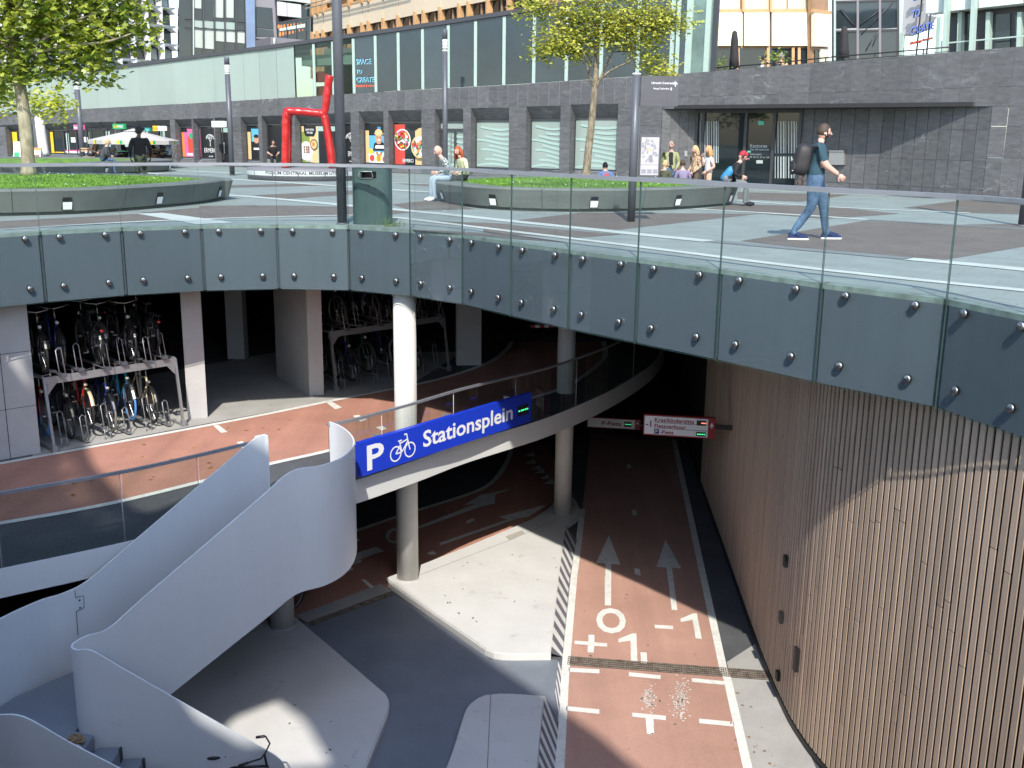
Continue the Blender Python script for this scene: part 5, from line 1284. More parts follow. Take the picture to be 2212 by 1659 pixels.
for x in (1390, 1405, 1528, 1668, 1798, 1935, 2060): p8('mullion', M_frame if x != 1405 else M_blind, [(x - 7, -400), (x + 7, -400), (x + 12, 900), (x - 2, 900)], -0.3, 0.1)
for y in (232, 340): p8('transom', M_frame, [(1300, y - 3), (2100, y + 40), (2100, y + 46), (1300, y + 3)], -0.3, 0.0)
# ---- white lattice tower
e1 = DY(393, 292, 130); dirL = Vector((0.545, 0.84)).normalized()
LT = Wall([tuple(Vector((e1.x, e1.y)) - dirL * 70), (e1.x, e1.y)])
b9 = thing('lattice_tower', 'white lattice office tower with deep sculpted window cells behind the left tree', 'building', (*LT.at(40, 0).xy, 0))
mb = MB(); szbox(mb, LT, 0, 70, 0, 34, -6, -1.0); mb.build('core', M_frame, b9)
CW, CH = 2.0, 2.05
cell = MB()   # one sculpted cell: x along the wall, y outward (negative = in), z up
def fin(pts0, pts1): cell.hexa([Vector(p) for p in pts0], [Vector(p) for p in pts1])
fin([(0.02, 0.30, CH), (0.30, 0.0, CH - 0.42), (0.20, -0.9, CH - 0.42), (0.02, -0.9, CH)], [(-0.03, 0.22, 0), (0.14, 0.0, 0), (0.14, -0.9, 0), (-0.03, -0.9, 0)])
fin([(0, 0.30, CH), (CW, 0.30, CH), (CW, -0.9, CH), (0, -0.9, CH)], [(0, 0.10, CH - 0.30), (CW, 0.05, CH - 0.16), (CW, -0.9, CH - 0.16), (0, -0.9, CH - 0.42)])
fin([(CW, 0.28, CH - 0.1), (CW, -0.9, CH - 0.1), (CW - 0.75, -0.9, CH - 0.2), (CW - 0.75, 0.02, CH - 0.2)], [(CW, 0.25, CH - 0.75), (CW, -0.9, CH - 0.75), (CW - 0.14, -0.9, CH - 0.6), (CW - 0.14, 0.02, CH - 0.6)])
cell_me = cell.mesh('lattice_cell', M_white_lat)
pane_me = [MB().box((CW / 2, -0.86, CH / 2), (CW - 0.1, 0.04, CH - 0.1)).mesh('window', m) for m in (M_darkpane, M_bluepane)]
blind_me = MB().box((CW * 0.52, -0.82, CH * 0.40), (CW * 0.66, 0.03, CH * 0.6)).mesh('blind', M_mint)
angL = math.atan2(dirL.y, dirL.x); z_ref = LT.hit(295, 7)[1]; rl9 = random.Random(4)
for r in range(-3, 4):
    for c in range(0, 22):
        s_ = 70 - (c + 1) * CW; z_ = z_ref - (r + 1) * CH
        p = LT.at(s_, z_, 0) - Vector(b9.location)
        for nm, me in (('lattice_frame', cell_me), ('window', rl9.choice(pane_me)), ('blind', blind_me)):
            if nm == 'blind' and rl9.random() < 0.45: continue
            o = link(nm, me, b9, p, (0, 0, angL)); o.scale = (1, -1, 1) if False else (1, 1, 1)
for o in [o for o in b9.children]:
    if o.name.startswith(('lattice_frame', 'window', 'blind')): o.scale = (1, -1, 1)
# ---- neutral blocks that close the view beyond the left edge and far right
wl_ = plane(-420, 95, -20, 150)
b10 = thing('far_office', 'grey office block far behind the left tree', 'building', (*wl_.at(10, 0).xy, 0))
panel(wl_, 'wall', M_palegrey, [(-500, -300), (60, -300), (60, 330), (-500, 330)], -5, 0, b10)
# ================================================================== signs in the bicycle park
# blue parking sign fixed to the deck parapet
I_signblue = mat('sign_blue', (0.012, 0.045, 0.52), 0.35, var=0.03, scale=1)
I_signwhite = mat('sign_white', (0.80, 0.80, 0.80), 0.4, var=0.02)
I_led = mat('green_led', (0.05, 0.9, 0.3), 0.4, emit=0.9); I_ledr = mat('red_led', (1.0, 0.25, 0.15), 0.4, emit=0.9)
a, b = G(765, 1047, ZB), G(1136, 915, ZB)
pa = Vector((-2.47, 15.80, 0)); pb = Vector((0.42, 19.42, 0))
sgp = Wall([(pa.x, pa.y), (pb.x, pb.y)])
q4 = [(764, 945), (1136, 853), (1135, 916.5), (765, 1016)]
sz = [sgp.hit(*p) for p in q4]
s0, s1 = (sz[0][0] + sz[3][0]) / 2, (sz[1][0] + sz[2][0]) / 2
zt = (sz[0][1] + sz[1][1]) / 2; zb = (sz[2][1] + sz[3][1]) / 2
bs = thing('parking_sign', 'long blue bicycle parking sign with white lettering on the deck parapet', 'sign', (*sgp.at((s0 + s1) / 2, zb, 0.08).xy, zb))
szbox(MB(), sgp, s0, s1, zb, zt, 0.04, 0.14).build('board', I_signblue, bs)
hs, wsn = zt - zb, s1 - s0
def SP(x, y, o=0.143): return sgp.at(s0 + x, zb + y, o)
mb = MB(); kx = wsn / (1136 - 764)
vs, fs, w = text2d('P', 1.0, bold=0.02); w_ = max(v[0] for v in vs); h_ = max(v[1] for v in vs)
mb.add([SP(0.033 * wsn + v[0] / w_ * 0.085 * wsn, hs * 0.14 + v[1] / h_ * hs * 0.72) for v in vs], fs)
mb.build('letter', I_signwhite, bs)
mb = MB(); vs, fs, w = text2d('Stationsplein', 1.0, bold=0.02); y1 = max(v[1] for v in vs)
mb.add([SP(0.325 * wsn + v[0] / w * 0.545 * wsn, hs * 0.30 + v[1] / y1 * hs * 0.50) for v in vs], fs); mb.build('lettering', I_signwhite, bs)
mb = MB(); R_ = hs * 0.215; lw = hs * 0.045
def ring(cx, cy, r):
    n = 28; mb.add([SP(cx + (r + d) * math.cos(6.2832 * k / n), cy + (r + d) * math.sin(6.2832 * k / n)) for k in range(n) for d in (-lw / 2, lw / 2)], [(2 * k, 2 * k + 1, (2 * k + 3) % (2 * n), (2 * k + 2) % (2 * n)) for k in range(n)])
def bar(p, q):
    p, q = Vector(p), Vector(q); t = (q - p).normalized(); n = Vector((-t.y, t.x)) * lw / 2; mb.flat([SP(*(p + n), 0.1435), SP(*(q + n), 0.1435), SP(*(q - n), 0.1435), SP(*(p - n), 0.1435)])
bx = 0.178 * wsn; c1_, c2_ = (bx, hs * 0.36), (bx + R_ * 2.75, hs * 0.36)
ring(*c1_, R_); ring(*c2_, R_)
bb = (bx + R_ * 1.15, hs * 0.36); st_ = (bx + R_ * 0.75, hs * 0.72); hd = (bx + R_ * 2.25, hs * 0.74)
for p, q in ((c1_, bb), (c1_, (st_[0] + .02, st_[1] - hs * .12)), (bb, st_), ((st_[0] + .02, st_[1] - hs * .08), (hd[0] - .01, hd[1] - hs * .04)), (bb, (hd[0] + .01, hd[1] - hs * .10)), (hd, c2_), (hd, (hd[0] - R_ * .1, hd[1] + hs * .13)), ((hd[0] - R_ * .1, hd[1] + hs * .13), (hd[0] - R_ * .6, hd[1] + hs * .13)), ((st_[0] - R_ * .3, st_[1]), (st_[0] + R_ * .45, st_[1]))): bar(p, q)
mb.build('bicycle_symbol', I_signwhite, bs)
mb = MB(); mb.hexa([SP(0.905 * wsn, hs * .32, .15), SP(0.975 * wsn, hs * .32, .15), SP(0.975 * wsn, hs * .66, .15), SP(0.905 * wsn, hs * .66, .15)], [SP(0.905 * wsn, hs * .32, .14), SP(0.975 * wsn, hs * .32, .14), SP(0.975 * wsn, hs * .66, .14), SP(0.905 * wsn, hs * .66, .14)]); o = mb.build('display', M_black, bs)
mb = MB()
for u in (0.912, 0.928, 0.939, 0.954, 0.968): mb.flat([SP(u * wsn - .02, hs * .47, .152), SP(u * wsn + .02, hs * .47, .152), SP(u * wsn + .02, hs * .52, .152), SP(u * wsn - .02, hs * .52, .152)])
mb.build('led_digits', I_led, o)
mb = MB()
for u in (0.12, 0.5, 0.88): szbox(mb, sgp, s0 + wsn * u - .02, s0 + wsn * u + .02, zb, zt, -0.10, 0.04)
mb.build('bracket', M_galv, bs)

# red and white direction signs over the lowest lane
M_redsign = mat('sign_red', (0.27, 0.012, 0.015), 0.4, var=0.03)
def lane_sign(x0, x1, yt, yb, dist, label, rows, big):
    w_ = plane(x0, dist, x1, dist - 0.25 if big else dist - 0.2)
    A = w_.hit(x0, (yt[0] + yb[0]) / 2)[0]; B = w_.hit(x1, (yt[1] + yb[1]) / 2)[0]
    zt = (w_.hit(x0, yt[0])[1] + w_.hit(x1, yt[1])[1]) / 2; zb = (w_.hit(x0, yb[0])[1] + w_.hit(x1, yb[1])[1]) / 2
    o = thing('direction_sign', label, 'sign', w_.at((A + B) / 2, zb, 0)); W_s, H_s = B - A, zt - zb
    szbox(MB(), w_, A, B, zb, zt, -0.12, 0.0).build('case', M_redsign, o)
    szbox(MB(), w_, A + 0.02, B - W_s * 0.10, zb + H_s * .06, zt - H_s * .06, 0.0, 0.006).build('face', I_signwhite, o)
    def P(u, v, off=0.009): return w_.at(A + u * W_s, zb + v * H_s, off)
    red, blk = MB(), MB()
    def tx(t, u, v, h, m, wd=None, bold=0.025):
        vs, fs, ww = text2d(t, 1.0, bold=bold); y1 = max(v_[1] for v_ in vs); kx = (wd / ww) if wd else h * H_s / W_s / y1
        m.add([P(u + v_[0] * kx, v + v_[1] / y1 * h) for v_ in vs], fs)
    for r in rows(tx, red, blk): pass
    wh = MB(); 
    for q in ([(0.925, 0.60), (0.95, 0.80), (0.975, 0.60), (0.965, 0.57), (0.95, 0.70), (0.935, 0.57)], [(0.945, 0.78), (0.945, 0.5), (0.955, 0.5), (0.955, 0.78)]): wh.flat([P(*p, 0.004) for p in q])
    wh.build('arrow', I_signwhite, o)
    if red.v: red.build('lettering', M_redsign, o)
    dsp = MB(); led = MB(); ledr = MB()
    for (u0, v0, u1, v1, k) in ((0.74, 0.62, 0.87, 0.86, 1), (0.74, 0.10, 0.87, 0.30, 0)) if big else ((0.70, 0.25, 0.84, 0.75, 0),):
        dsp.hexa([P(u0, v0, .014), P(u1, v0, .014), P(u1, v1, .014), P(u0, v1, .014)], [P(u0, v0, .006), P(u1, v0, .006), P(u1, v1, .006), P(u0, v1, .006)])
        for j in range(5):
            u = u0 + (u1 - u0) * (0.5 + 0.1 * j if k else 0.12 + 0.18 * j); vv = (v0 + v1) / 2
            (ledr if k else led).flat([P(u, vv - .02, .016), P(u + .016, vv - .02, .016), P(u + .016, vv + .02, .016), P(u, vv + .02, .016)])
    d = dsp.build('display', M_black, o)
    if led.v: led.build('led_digits', I_led, d)
    if ledr.v: ledr.build('red_led_digits', I_ledr, d)
    return o, w_, A, B, zb, zt, P
def rows_big(tx, red, blk):
    tx('-1', 0.03, 0.42, 0.30, red); tx('Krat/kinderzitje', 0.155, 0.68, 0.19, red, 0.55); tx('Fietsverhuur', 0.155, 0.40, 0.17, red, 0.44); tx('-Fiets', 0.235, 0.11, 0.17, red, 0.19)
    yield 1
o, w_, A, B, zb, zt, P = lane_sign(1390, 1545, (896.5, 902), (940, 947.5), 20.6, 'larger red and white sign reading Krat/kinderzitje beside the slatted wall', rows_big, True)
mb = MB()
for v in (0.36, 0.63): mb.flat([P(0.155, v, .008), P(0.895, v, .008), P(0.895, v + .02, .008), P(0.155, v + .02, .008)])
mb.build('rule', M_frame, o)
mb = MB(); mb.flat([P(0.155, .09, .008), P(0.222, .09, .008), P(0.222, .32, .008), P(0.155, .32, .008)], 0)
vs, fs, ww = text2d('P', 1.0, bold=0.01); y1 = max(v[1] for v in vs); mb.add([P(0.172 + v[0] / ww * 0.032, .125 + v[1] / y1 * .16, .0095) for v in vs], fs, 1); mb.build('parking_symbol', [mat('navy', (0.015, 0.02, 0.14), 0.4), I_signwhite], o)
szbox(MB(), w_, B, B + 0.42, zb + 0.20, zb + 0.29, -0.08, -0.02).build('bracket', M_black, o)
def rows_small(tx, red, blk):
    tx('P-Fiets', 0.28, 0.32, 0.36, red, 0.36); yield 1
o, w_, A, B, zb, zt, P = lane_sign(1268, 1383, (903, 905), (924, 927), 24.5, 'smaller red and white sign half hidden behind the white edge of the deck', rows_small, False)
szbox(MB(), w_, B, B + 1.3, zb + 0.09, zb + 0.15, -0.08, -0.02).build('bracket', M_black, o)
# chevron strip under the slab above the deck
wch = plane(1146, 24, 1196, 24)
o = thing('warning_beam', 'red and white striped height bar deep under the plaza slab', 'barrier', wch.at(0.3, -1.35, 0))
for k in range(5): 
    mb = MB(); trace(mb, wch, [(1146 + 10 * k, 702), (1156 + 10 * k, 702), (1156 + 10 * k, 708), (1146 + 10 * k, 708)], -0.05, 0.0); mb.build('stripe', M_redsign if k % 2 == 0 else I_signwhite, o)

# ================================================================== bicycles
M_tyre = mat('tyre_rubber', (0.018, 0.018, 0.018), 0.7); M_rim = mat('rim_alloy', (0.30, 0.30, 0.30), 0.35, metal=0.9, var=0.05)
M_frames = {'black': mat('black_bike_paint', (0.015, 0.015, 0.016), 0.3), 'blue': mat('blue_bike_paint', (0.03, 0.16, 0.45), 0.3), 'red': mat('red_bike_paint', (0.42, 0.02, 0.02), 0.3), 'teal': mat('teal_bike_paint', (0.02, 0.30, 0.42), 0.3), 'cream': mat('cream_bike_paint', (0.55, 0.47, 0.30), 0.35), 'navy': mat('navy_bike_paint', (0.015, 0.03, 0.14), 0.3), 'green': mat('green_bike_paint', (0.02, 0.09, 0.05), 0.3)}
M_bluetyre = mat('blue_tyre', (0.08, 0.26, 0.60), 0.55); M_greytyre = mat('grey_tyre', (0.20, 0.185, 0.16), 0.6); M_lamp = mat('lamp_glass', (0.75, 0.72, 0.6), 0.15)
WR = 0.34
def wheel_mesh(tm):
    t = MB(); t.tube([(WR * math.cos(6.2832 * k / 28), 0, WR * math.sin(6.2832 * k / 28)) for k in range(28)], 0.021, 7, closed=True)
    r = MB(); r.tube([((WR - .03) * math.cos(6.2832 * k / 28), 0, (WR - .03) * math.sin(6.2832 * k / 28)) for k in range(28)], 0.011, 5, closed=True)
    for k in range(20):
        a = 6.2832 * k / 20; r.tube([(0.02 * math.cos(a + .4), 0.025 * (-1) ** k, 0.02 * math.sin(a + .4)), ((WR - .035) * math.cos(a), 0, (WR - .035) * math.sin(a))], 0.0022, 3, caps=False, smooth=False)
    r.lathe([(0.022, -0.04), (0.028, -0.015), (0.028, 0.015), (0.022, 0.04)], 8, M=Matrix.Rotation(rad(90), 4, 'X'))
    return t.mesh('tyre', tm), r.mesh('rim', M_rim)
WHEELS = {k: wheel_mesh(m) for k, m in (('black', M_tyre), ('blue', M_bluetyre), ('grey', M_greytyre))}
def bike_meshes():
    f = MB(); wb = 1.10; bbk = (0.46, 0, 0.28); seat = (0.30, 0, 0.86); head = (0.92, 0, 0.84); headb = (0.95, 0, 0.64); rear = (0, 0, WR)
    for p, q, r in ((bbk, seat, .016), (bbk, headb, .02), ((0.34, 0, 0.76), head, .016), (headb, head, .021)): f.tube([p, q], r, 7)
    for y in (-0.055, 0.055): f.tube([(0.46, y * .6, 0.28), (0, y, WR)], .010, 5); f.tube([(0.33, y * .3, 0.78), (0, y, WR)], .009, 5)
    f.lathe([(0.085, -0.01), (0.085, 0.01)], 14, (0.46, -0.05, 0.28), M=None) if False else None
    F = f
    k = MB(); M = Matrix.Translation((0.46, -0.05, 0.28)) @ Matrix.Rotation(rad(90), 4, 'X'); k.lathe([(0.09, -0.006), (0.09, 0.006)], 16, M=M)
    for s_, a in ((-1, 0.7), (1, 0.7 + math.pi)):
        e = (0.46 + 0.17 * math.cos(a), s_ * 0.07, 0.28 + 0.17 * math.sin(a)); k.tube([(0.46, s_ * 0.07, 0.28), e], .009, 5); k.box((e[0], s_ * 0.12, e[2]), (0.09, 0.08, 0.02))
    fk = MB()
    for y in (-0.055, 0.055): fk.tube([(0.96, y * .7, 0.66), (1.04, y, 0.50), (wb, y, WR)], .011, 5)
    fk.tube([(0.955, -.04, 0.66), (0.955, .04, 0.66)], .014, 5)
    h = MB(); h.tube([(0.92, 0, 0.83), (0.895, 0, 1.0)], .014, 6); h.tube([(0.70, -0.30, 1.02), (0.82, -0.27, 1.06), (0.91, -0.16, 1.04), (0.905, 0, 1.01), (0.91, 0.16, 1.04), (0.82, 0.27, 1.06), (0.70, 0.30, 1.02)], .011, 6)
    g = MB()
    for y in (-0.30, 0.30): g.tube([(0.80, y * .93, 1.055), (0.69, y, 1.018)], .017, 6)
    sd = MB(); sd.ell((0.24, 0, 0.93), (0.14, 0.09, 0.04), 12, 6, fn=lambda d: 1.0 if d.x < 0 else 1.0 - 0.0); sd.tube([(0.30, 0, 0.84), (0.275, 0, 0.92)], .012, 6); sd.ell((0.36, 0, 0.935), (0.09, 0.035, 0.025), 8, 5)
    mg = MB()
    def guard(cx, a0, a1):
        n = 12; vs = []
        for i in range(n + 1):
            a = rad(a0 + (a1 - a0) * i / n)
            for y, r in ((-0.03, WR + .028), (0, WR + .04), (0.03, WR + .028)): vs.append((cx + r * math.cos(a), y, WR + r * math.sin(a)))
        mg.add(vs, [(3 * i + j, 3 * i + j + 1, 3 * i + 4 + j, 3 * i + 3 + j) for i in range(n) for j in (0, 1)])
    guard(0, 30, 195); mg2 = mg; mg = MB(); guard(wb, 20, 165)
    rk = MB()
    for y in (-.06, .06): rk.tube([(-0.36, y, 0.76), (0.18, y, 0.76)], .007, 5); rk.tube([(-0.25, y, 0.76), (0, y * 1.2, WR)], .006, 5)
    for x in (-0.36, -0.2, -0.05, 0.1): rk.tube([(x, -.06, 0.76), (x, .06, 0.76)], .006, 5)
    lm = MB(); lm.ell((1.05, 0, 0.78), (0.035, 0.032, 0.032), 10, 6); lm2 = MB(); lm2.ell((-0.40, 0, 0.66), (0.015, 0.035, 0.025), 8, 5)
    return dict(frame=F, crankset=k, fork=fk, handlebar=h, grip=g, saddle=sd, mudguard=mg2, front_mudguard=mg, carrier=rk, headlight=lm, tail_light=lm2)
BM = bike_meshes(); BIKE = {}
def get_bike_mesh(part, m):
    key = (part, m.name)
    if key not in BIKE: BIKE[key] = BM[part].mesh(part, m)
    return BIKE[key]
M_alloy = mat('bike_alloy', (0.40, 0.40, 0.40), 0.3, metal=0.9); M_tail = mat('tail_red', (0.5, 0.02, 0.02), 0.3)
def bicycle(loc, rz, label, frame='black', tf='black', tr='black', group=None, guard='black', chrome=True, tilt=0.0, light=True):
    o = thing('bicycle', label, 'bicycle', loc, rz, group); o.rotation_euler = (0, tilt, rz)
    fm = M_frames[frame]
    for part, m in (('frame', fm), ('fork', fm if frame != 'teal' else M_alloy), ('crankset', M_alloy), ('handlebar', M_alloy if chrome else M_black), ('grip', M_black), ('saddle', M_black), ('mudguard', M_frames[guard] if guard in M_frames else M_alloy), ('front_mudguard', M_frames[guard] if guard in M_frames else M_alloy), ('carrier', M_black), ('headlight', M_lamp), ('tail_light', M_tail)):
        if part == 'headlight' and not light: continue
        link(part, get_bike_mesh(part, m), o)
    for x, tk in ((0.0, tr), (1.10, tf)):
        w = link('wheel', WHEELS[tk][1], o, (x, 0, WR)); w.name = 'wheel'; link('tyre', WHEELS[tk][0], w)
    return o

# two-tier racks
def rack(A, B, zf, label, n, name_grp, up_h=1.29, faint=False):
    """A,B: plan positions of the two front feet; bikes stand behind the line"""
    A, B = Vector((A[0], A[1])), Vector((B[0], B[1])); t = (B - A).normalized(); back = Vector((-t.y, t.x)); L = (B - A).length
    o = thing('two_tier_bike_rack', label, 'bicycle rack', (A.x, A.y, zf)); ang = math.atan2(t.y, t.x)
    for P_ in (A, B):
        mb = MB(); mb.tube([(P_.x, P_.y, zf), (*(P_ + back * 0.18), zf + up_h)], 0.032, 4, smooth=False); mb.box((*P_, zf + 0.06), (0.085, 0.085, 0.12), ang); mb.build('leg', M_galv, o)
        r = P_ + back * 1.7; mb = MB(); mb.tube([(*r, zf), (*(r - back * 0.0), zf + up_h)], 0.032, 4, smooth=False); mb.build('leg', M_galv, o)
        mb = MB(); mb.tube([(*P_, zf + 0.03), (*r, zf + 0.03)], 0.025, 4, smooth=False); mb.build('foot_rail', M_galv, o)
        mb = MB(); mb.tube([(*(P_ + back * .18), zf + up_h), (*r, zf + up_h)], 0.03, 4, smooth=False); mb.build('side_rail', M_galv, o)
    q = A + back * 0.16; q2 = B + back * 0.16
    mb = MB(); c = (q + q2) / 2; mb.box((c.x, c.y, zf + up_h - 0.05), (L, 0.04, 0.13), ang); mb.build('front_beam', M_galv, o)
    for P_, sgn in ((A, 1), (B, -1)):
        p = P_ + back * 0.135; mb = MB(); mb.hexa([(*(p + t * 0.03 * sgn), zf + up_h - 0.10), (*(p + t * 0.20 * sgn), zf + up_h - 0.10), (*(p + t * 0.03 * sgn), zf + up_h - 0.30)], [(*(p + t * 0.03 * sgn + back * .01), zf + up_h - 0.10), (*(p + t * 0.20 * sgn + back * .01), zf + up_h - 0.10), (*(p + t * 0.03 * sgn + back * .01), zf + up_h - 0.30)]); mb.build('gusset', M_galv, o)
    for k in range(n):
        u = (k + 0.6) / (n + 0.2) * L; hi = 0.0 if k % 2 == 0 else 0.22
        for lv, z in ((0, zf + 0.05), (1, zf + up_h + 0.06)):
            d0 = (0.10 if lv == 0 else (-0.10 + 0.22 * (k % 2)))
            p0, p1 = A + t * u + back * d0, A + t * u + back * (1.85 + d0)
            mb = MB(); hh = 0.0 if lv else (0.0 if k % 2 else 0.14)
            for s_ in (-0.032, 0.032): mb.tube([(*(p0 + t * s_), z + hh), (*(p1 + t * s_), z + hh)], 0.012, 4, smooth=False)
            mb.box((*((p0 + p1) / 2), z + hh - 0.012), (0.06, (p1 - p0).length, 0.008), ang)
            if lv: mb.box((*(p0 - back * 0.01), z + 0.005), (0.10, 0.07, 0.06), ang)
            mb.build('wheel_channel', M_galv if (lv == 0) else M_grey_metal, o)
            mb = MB(); e = back * 0.10; r0 = p0 + back * 0.04
            mb.tube([(*(r0 - t * .05), z + hh), (*(r0 + e - t * .05), z + hh + .42), (*(r0 + e), z + hh + .46), (*(r0 + e + t * .05), z + hh + .42), (*(r0 + t * .05), z + hh)], 0.009, 5); mb.build('wheel_hoop', M_galv, o)
            if hh: 
                mb = MB()
                for s_ in (-.05, .05): mb.tube([(*(r0 + t * s_), zf), (*(r0 + t * s_), z + hh)], 0.009, 5)
                mb.build('hoop_leg', M_galv, o)
            if lv:
                mb = MB(); m_ = A + t * u + back * 0.5; mb.tube([(*m_, zf + up_h - .1), (*m_, z)], .02, 4, smooth=False); mb.build('support', M_galv, o)
    return A, B, t, back, L
fA, fB = G(118, 977, ZB), G(397, 921, ZB)
A, B, t, back, L = rack(fA, fB, ZB, 'two-tier steel bicycle rack in the sunny bay between two pale piers', 6, '')
angf = math.atan2(-back.y, -back.x) - rad(9)    # front wheel towards the viewer
lower = [('black bicycle with a bright blue front tyre and red frame, leftmost of the lower tier', 'red', 'blue', 'black', 'black'),
         ('black bicycle with a grey mudguard, second from the left of the lower tier', 'black', 'black', 'black', 'black'),
         ('dark red bicycle with black tyres, third from the left of the lower tier', 'red', 'black', 'black', 'cream'),
         ('dark bicycle with a pale grey front tyre, fourth from the left of the lower tier', 'navy', 'grey', 'grey', 'black'),
         ('turquoise bicycle with bright blue tyres, second from the right of the lower tier', 'teal', 'blue', 'blue', 'none'),
         ('cream coloured bicycle at the right end of the lower tier', 'cream', 'black', 'black', 'black')]
upper = [('black bicycle at the left end of the upper tier', 'black'), ('navy bicycle with wide chrome handlebars on the upper tier', 'navy'), ('black bicycle third from the left on the upper tier', 'black'), ('dark green bicycle with a lamp on the upper tier', 'green'), ('black bicycle second from the right on the upper tier', 'black'), ('black bicycle at the right end of the upper tier', 'black')]
rb = random.Random(11)
for k in range(6):
    u = (k + 0.6) / 6.2 * L
    lab, fr_, tf, tr, gd = lower[k]; hh = 0.0 if k % 2 else 0.14
    front = A + t * u + back * (0.10 + 0.36)
    p = front + back * 1.10
    bicycle((p.x, p.y, ZB + 0.06 + hh), angf + rb.uniform(-.03, .03), lab, fr_, tf, tr, 'bicycles in the sunny rack', gd)
    lab, fr_ = upper[k]
    p = A + t * u + back * (1.10 + 0.28 + 0.22 * (k % 2)); rev = k in (2, 5)
    if rev: q = A + t * u + back * (0.30 + 0.22 * (k % 2)); bicycle((q.x, q.y, ZB + 1.29 + 0.08), angf + math.pi, lab, fr_, group='bicycles in the sunny rack')
    else: bicycle((p.x, p.y, ZB + 1.29 + 0.08), angf + rb.uniform(-.03, .03), lab, fr_, group='bicycles in the sunny rack', guard='none' if k == 3 else 'black')
# second rack in the dark
gA = G(727, 846, ZB); gB = gA + Vector((2.3, 2.2, 0))
A, B, t, back, L = rack(gA, gB, ZB, 'two-tier bicycle rack in the dark bay behind the tall column', 7, '')
angf = math.atan2(-back.y, -back.x)
ORD = ('leftmost', 'second from the left end', 'in the third slot from the left', 'in the middle', 'in the third slot from the right', 'in the second slot from the right', 'rightmost')
for k in range(7):
    u = (k + 0.6) / 7.2 * L
    if k in (0, 1, 2, 4, 5):
        p = A + t * u + back * 1.56; bicycle((p.x, p.y, ZB + 0.06 + (0 if k % 2 else .14)), angf, f'dark bicycle {ORD[k]} on the shaded lower tier', ('black', 'navy', 'green')[k % 3], 'grey' if k == 4 else 'black', group='bicycles in the shaded rack')
    if k in (0, 2, 3, 5, 6):
        p = A + t * u + back * (1.38 + .22 * (k % 2)); bicycle((p.x, p.y, ZB + 1.37), angf, f'dark bicycle {ORD[k]} on the shaded upper tier', ('black', 'green', 'navy')[k % 3], group='bicycles in the shaded rack')
# bicycles on the lowest level
w0 = G(632, 1318, ZC); d_ = Vector((G(763, 1262, ZC) - G(630, 1318, ZC))); d_.z = 0; d_.normalize()
p = w0 - d_ * 1.15
bicycle((p.x, p.y, ZC + 0.004), math.atan2(d_.y, d_.x), 'dark bicycle half hidden behind the short column and the stairs', 'black', 'black', 'black')
# its handlebars show beyond the stair parapet
hb = G(556, 1612, ZC + 1.16); p = hb - Vector((0.72, 0.22, 0)) - Vector((0, 0, hb.z)) 
o = bicycle((hb.x - 0.78, hb.y - 0.02, ZC + 0.132), rad(-6), 'black bicycle whose handlebar end shows past the lower stair parapet', 'black', chrome=False)

# litter on the stair landing
o = thing('paper_bag', 'crumpled brown paper bag lying on the stair landing', 'bag', (-4.98, 10.72, ZL))
rg = random.Random(8)
mb = MB(); mb.ell((-4.98, 10.72, ZL + 0.06), (0.10, 0.075, 0.06), 14, 9, fn=lambda d: 1 + rg.uniform(-.22, .22)); [mb.sm.__setitem__(i, False) for i in range(len(mb.sm))]; mb.build('bag', mat('kraft_paper', (0.30, 0.20, 0.11), 0.8), o)
o = thing('crumpled_wrapper', 'crumpled white wrapper with pink marks on the stair landing', 'litter', (-4.93, 10.55, ZL))
mb = MB(); mb.ell((-4.93, 10.55, ZL + 0.04), (0.085, 0.06, 0.04), 12, 8, fn=lambda d: 1 + rg.uniform(-.3, .3)); [mb.sm.__setitem__(i, False) for i in range(len(mb.sm))]; mb.build('wrapper', mat('white_wrapper', (0.75, 0.70, 0.70), 0.6, var=0.25, scale=25, col2=(0.75, 0.45, 0.48), thr=(0.55, 0.65)), o)

# ================================================================== street furniture on the plaza
def lamp_post(base, h, r, label, head=True, group=None):
    o = thing('lamp_post', label, 'lamp post', base, 0, group)
    b = MB(); hh = h - (0.62 if head else 0)
    b.lathe([(r, 0), (r, hh)], 20); b.build('pole', M_grey_metal, o, world=False)
    if head:
        m = MB(); m.lathe([(r * .95, hh), (r * .95, hh + 0.36)], 20); hd_ = m.build('lamp_glass', mat('lamp_lens', (0.55, 0.56, 0.55), 0.15), o, world=False)
        for k in range(4):
            m = MB(); m.lathe([(r * 1.0, hh + 0.03 + .085 * k), (r * 1.05, hh + 0.045 + .085 * k), (r * 1.0, hh + 0.06 + .085 * k)], 20); m.build('louvre', I_signwhite, hd_, world=False)
        m = MB(); m.lathe([(r, hh + 0.36), (r, h - .02), (r * .9, h)], 20); m.build('cap', M_grey_metal, o, world=False)
    m = MB(); m.lathe([(r * 1.25, 0), (r * 1.25, 0.015), (r, 0.03)], 20); m.build('base_ring', M_grey_metal, o, world=False)
    return o
g = G(502, 379, 0); lamp_post(g, HZ(495, 124, g), 0.095, 'grey lamp post with a louvred head, standing by the tree posters', group='lamp posts along the facade')
g = G(180, 357, 0); lamp_post(g, HZ(167, 164, g), 0.12, 'grey lamp post with a louvred head beside the open parasol', group='lamp posts along the facade')
g = Vector((-2.08, 31.2, 0)); g = DY(962, 400, 31.2); g.z = 0; lamp_post(g, HZ(962, 64, g), 0.075, 'grey lamp post with a louvred head behind the seated couple', group='lamp posts along the facade')
g = G(739.5, 484, 0); o = lamp_post(g, 7.0, 0.088, 'tall plain grey mast standing right behind the balustrade', head=False)
g = G(2208, 488, 0); lamp_post(g, 5.2, 0.08, 'grey pole at the right edge of the picture', head=False)
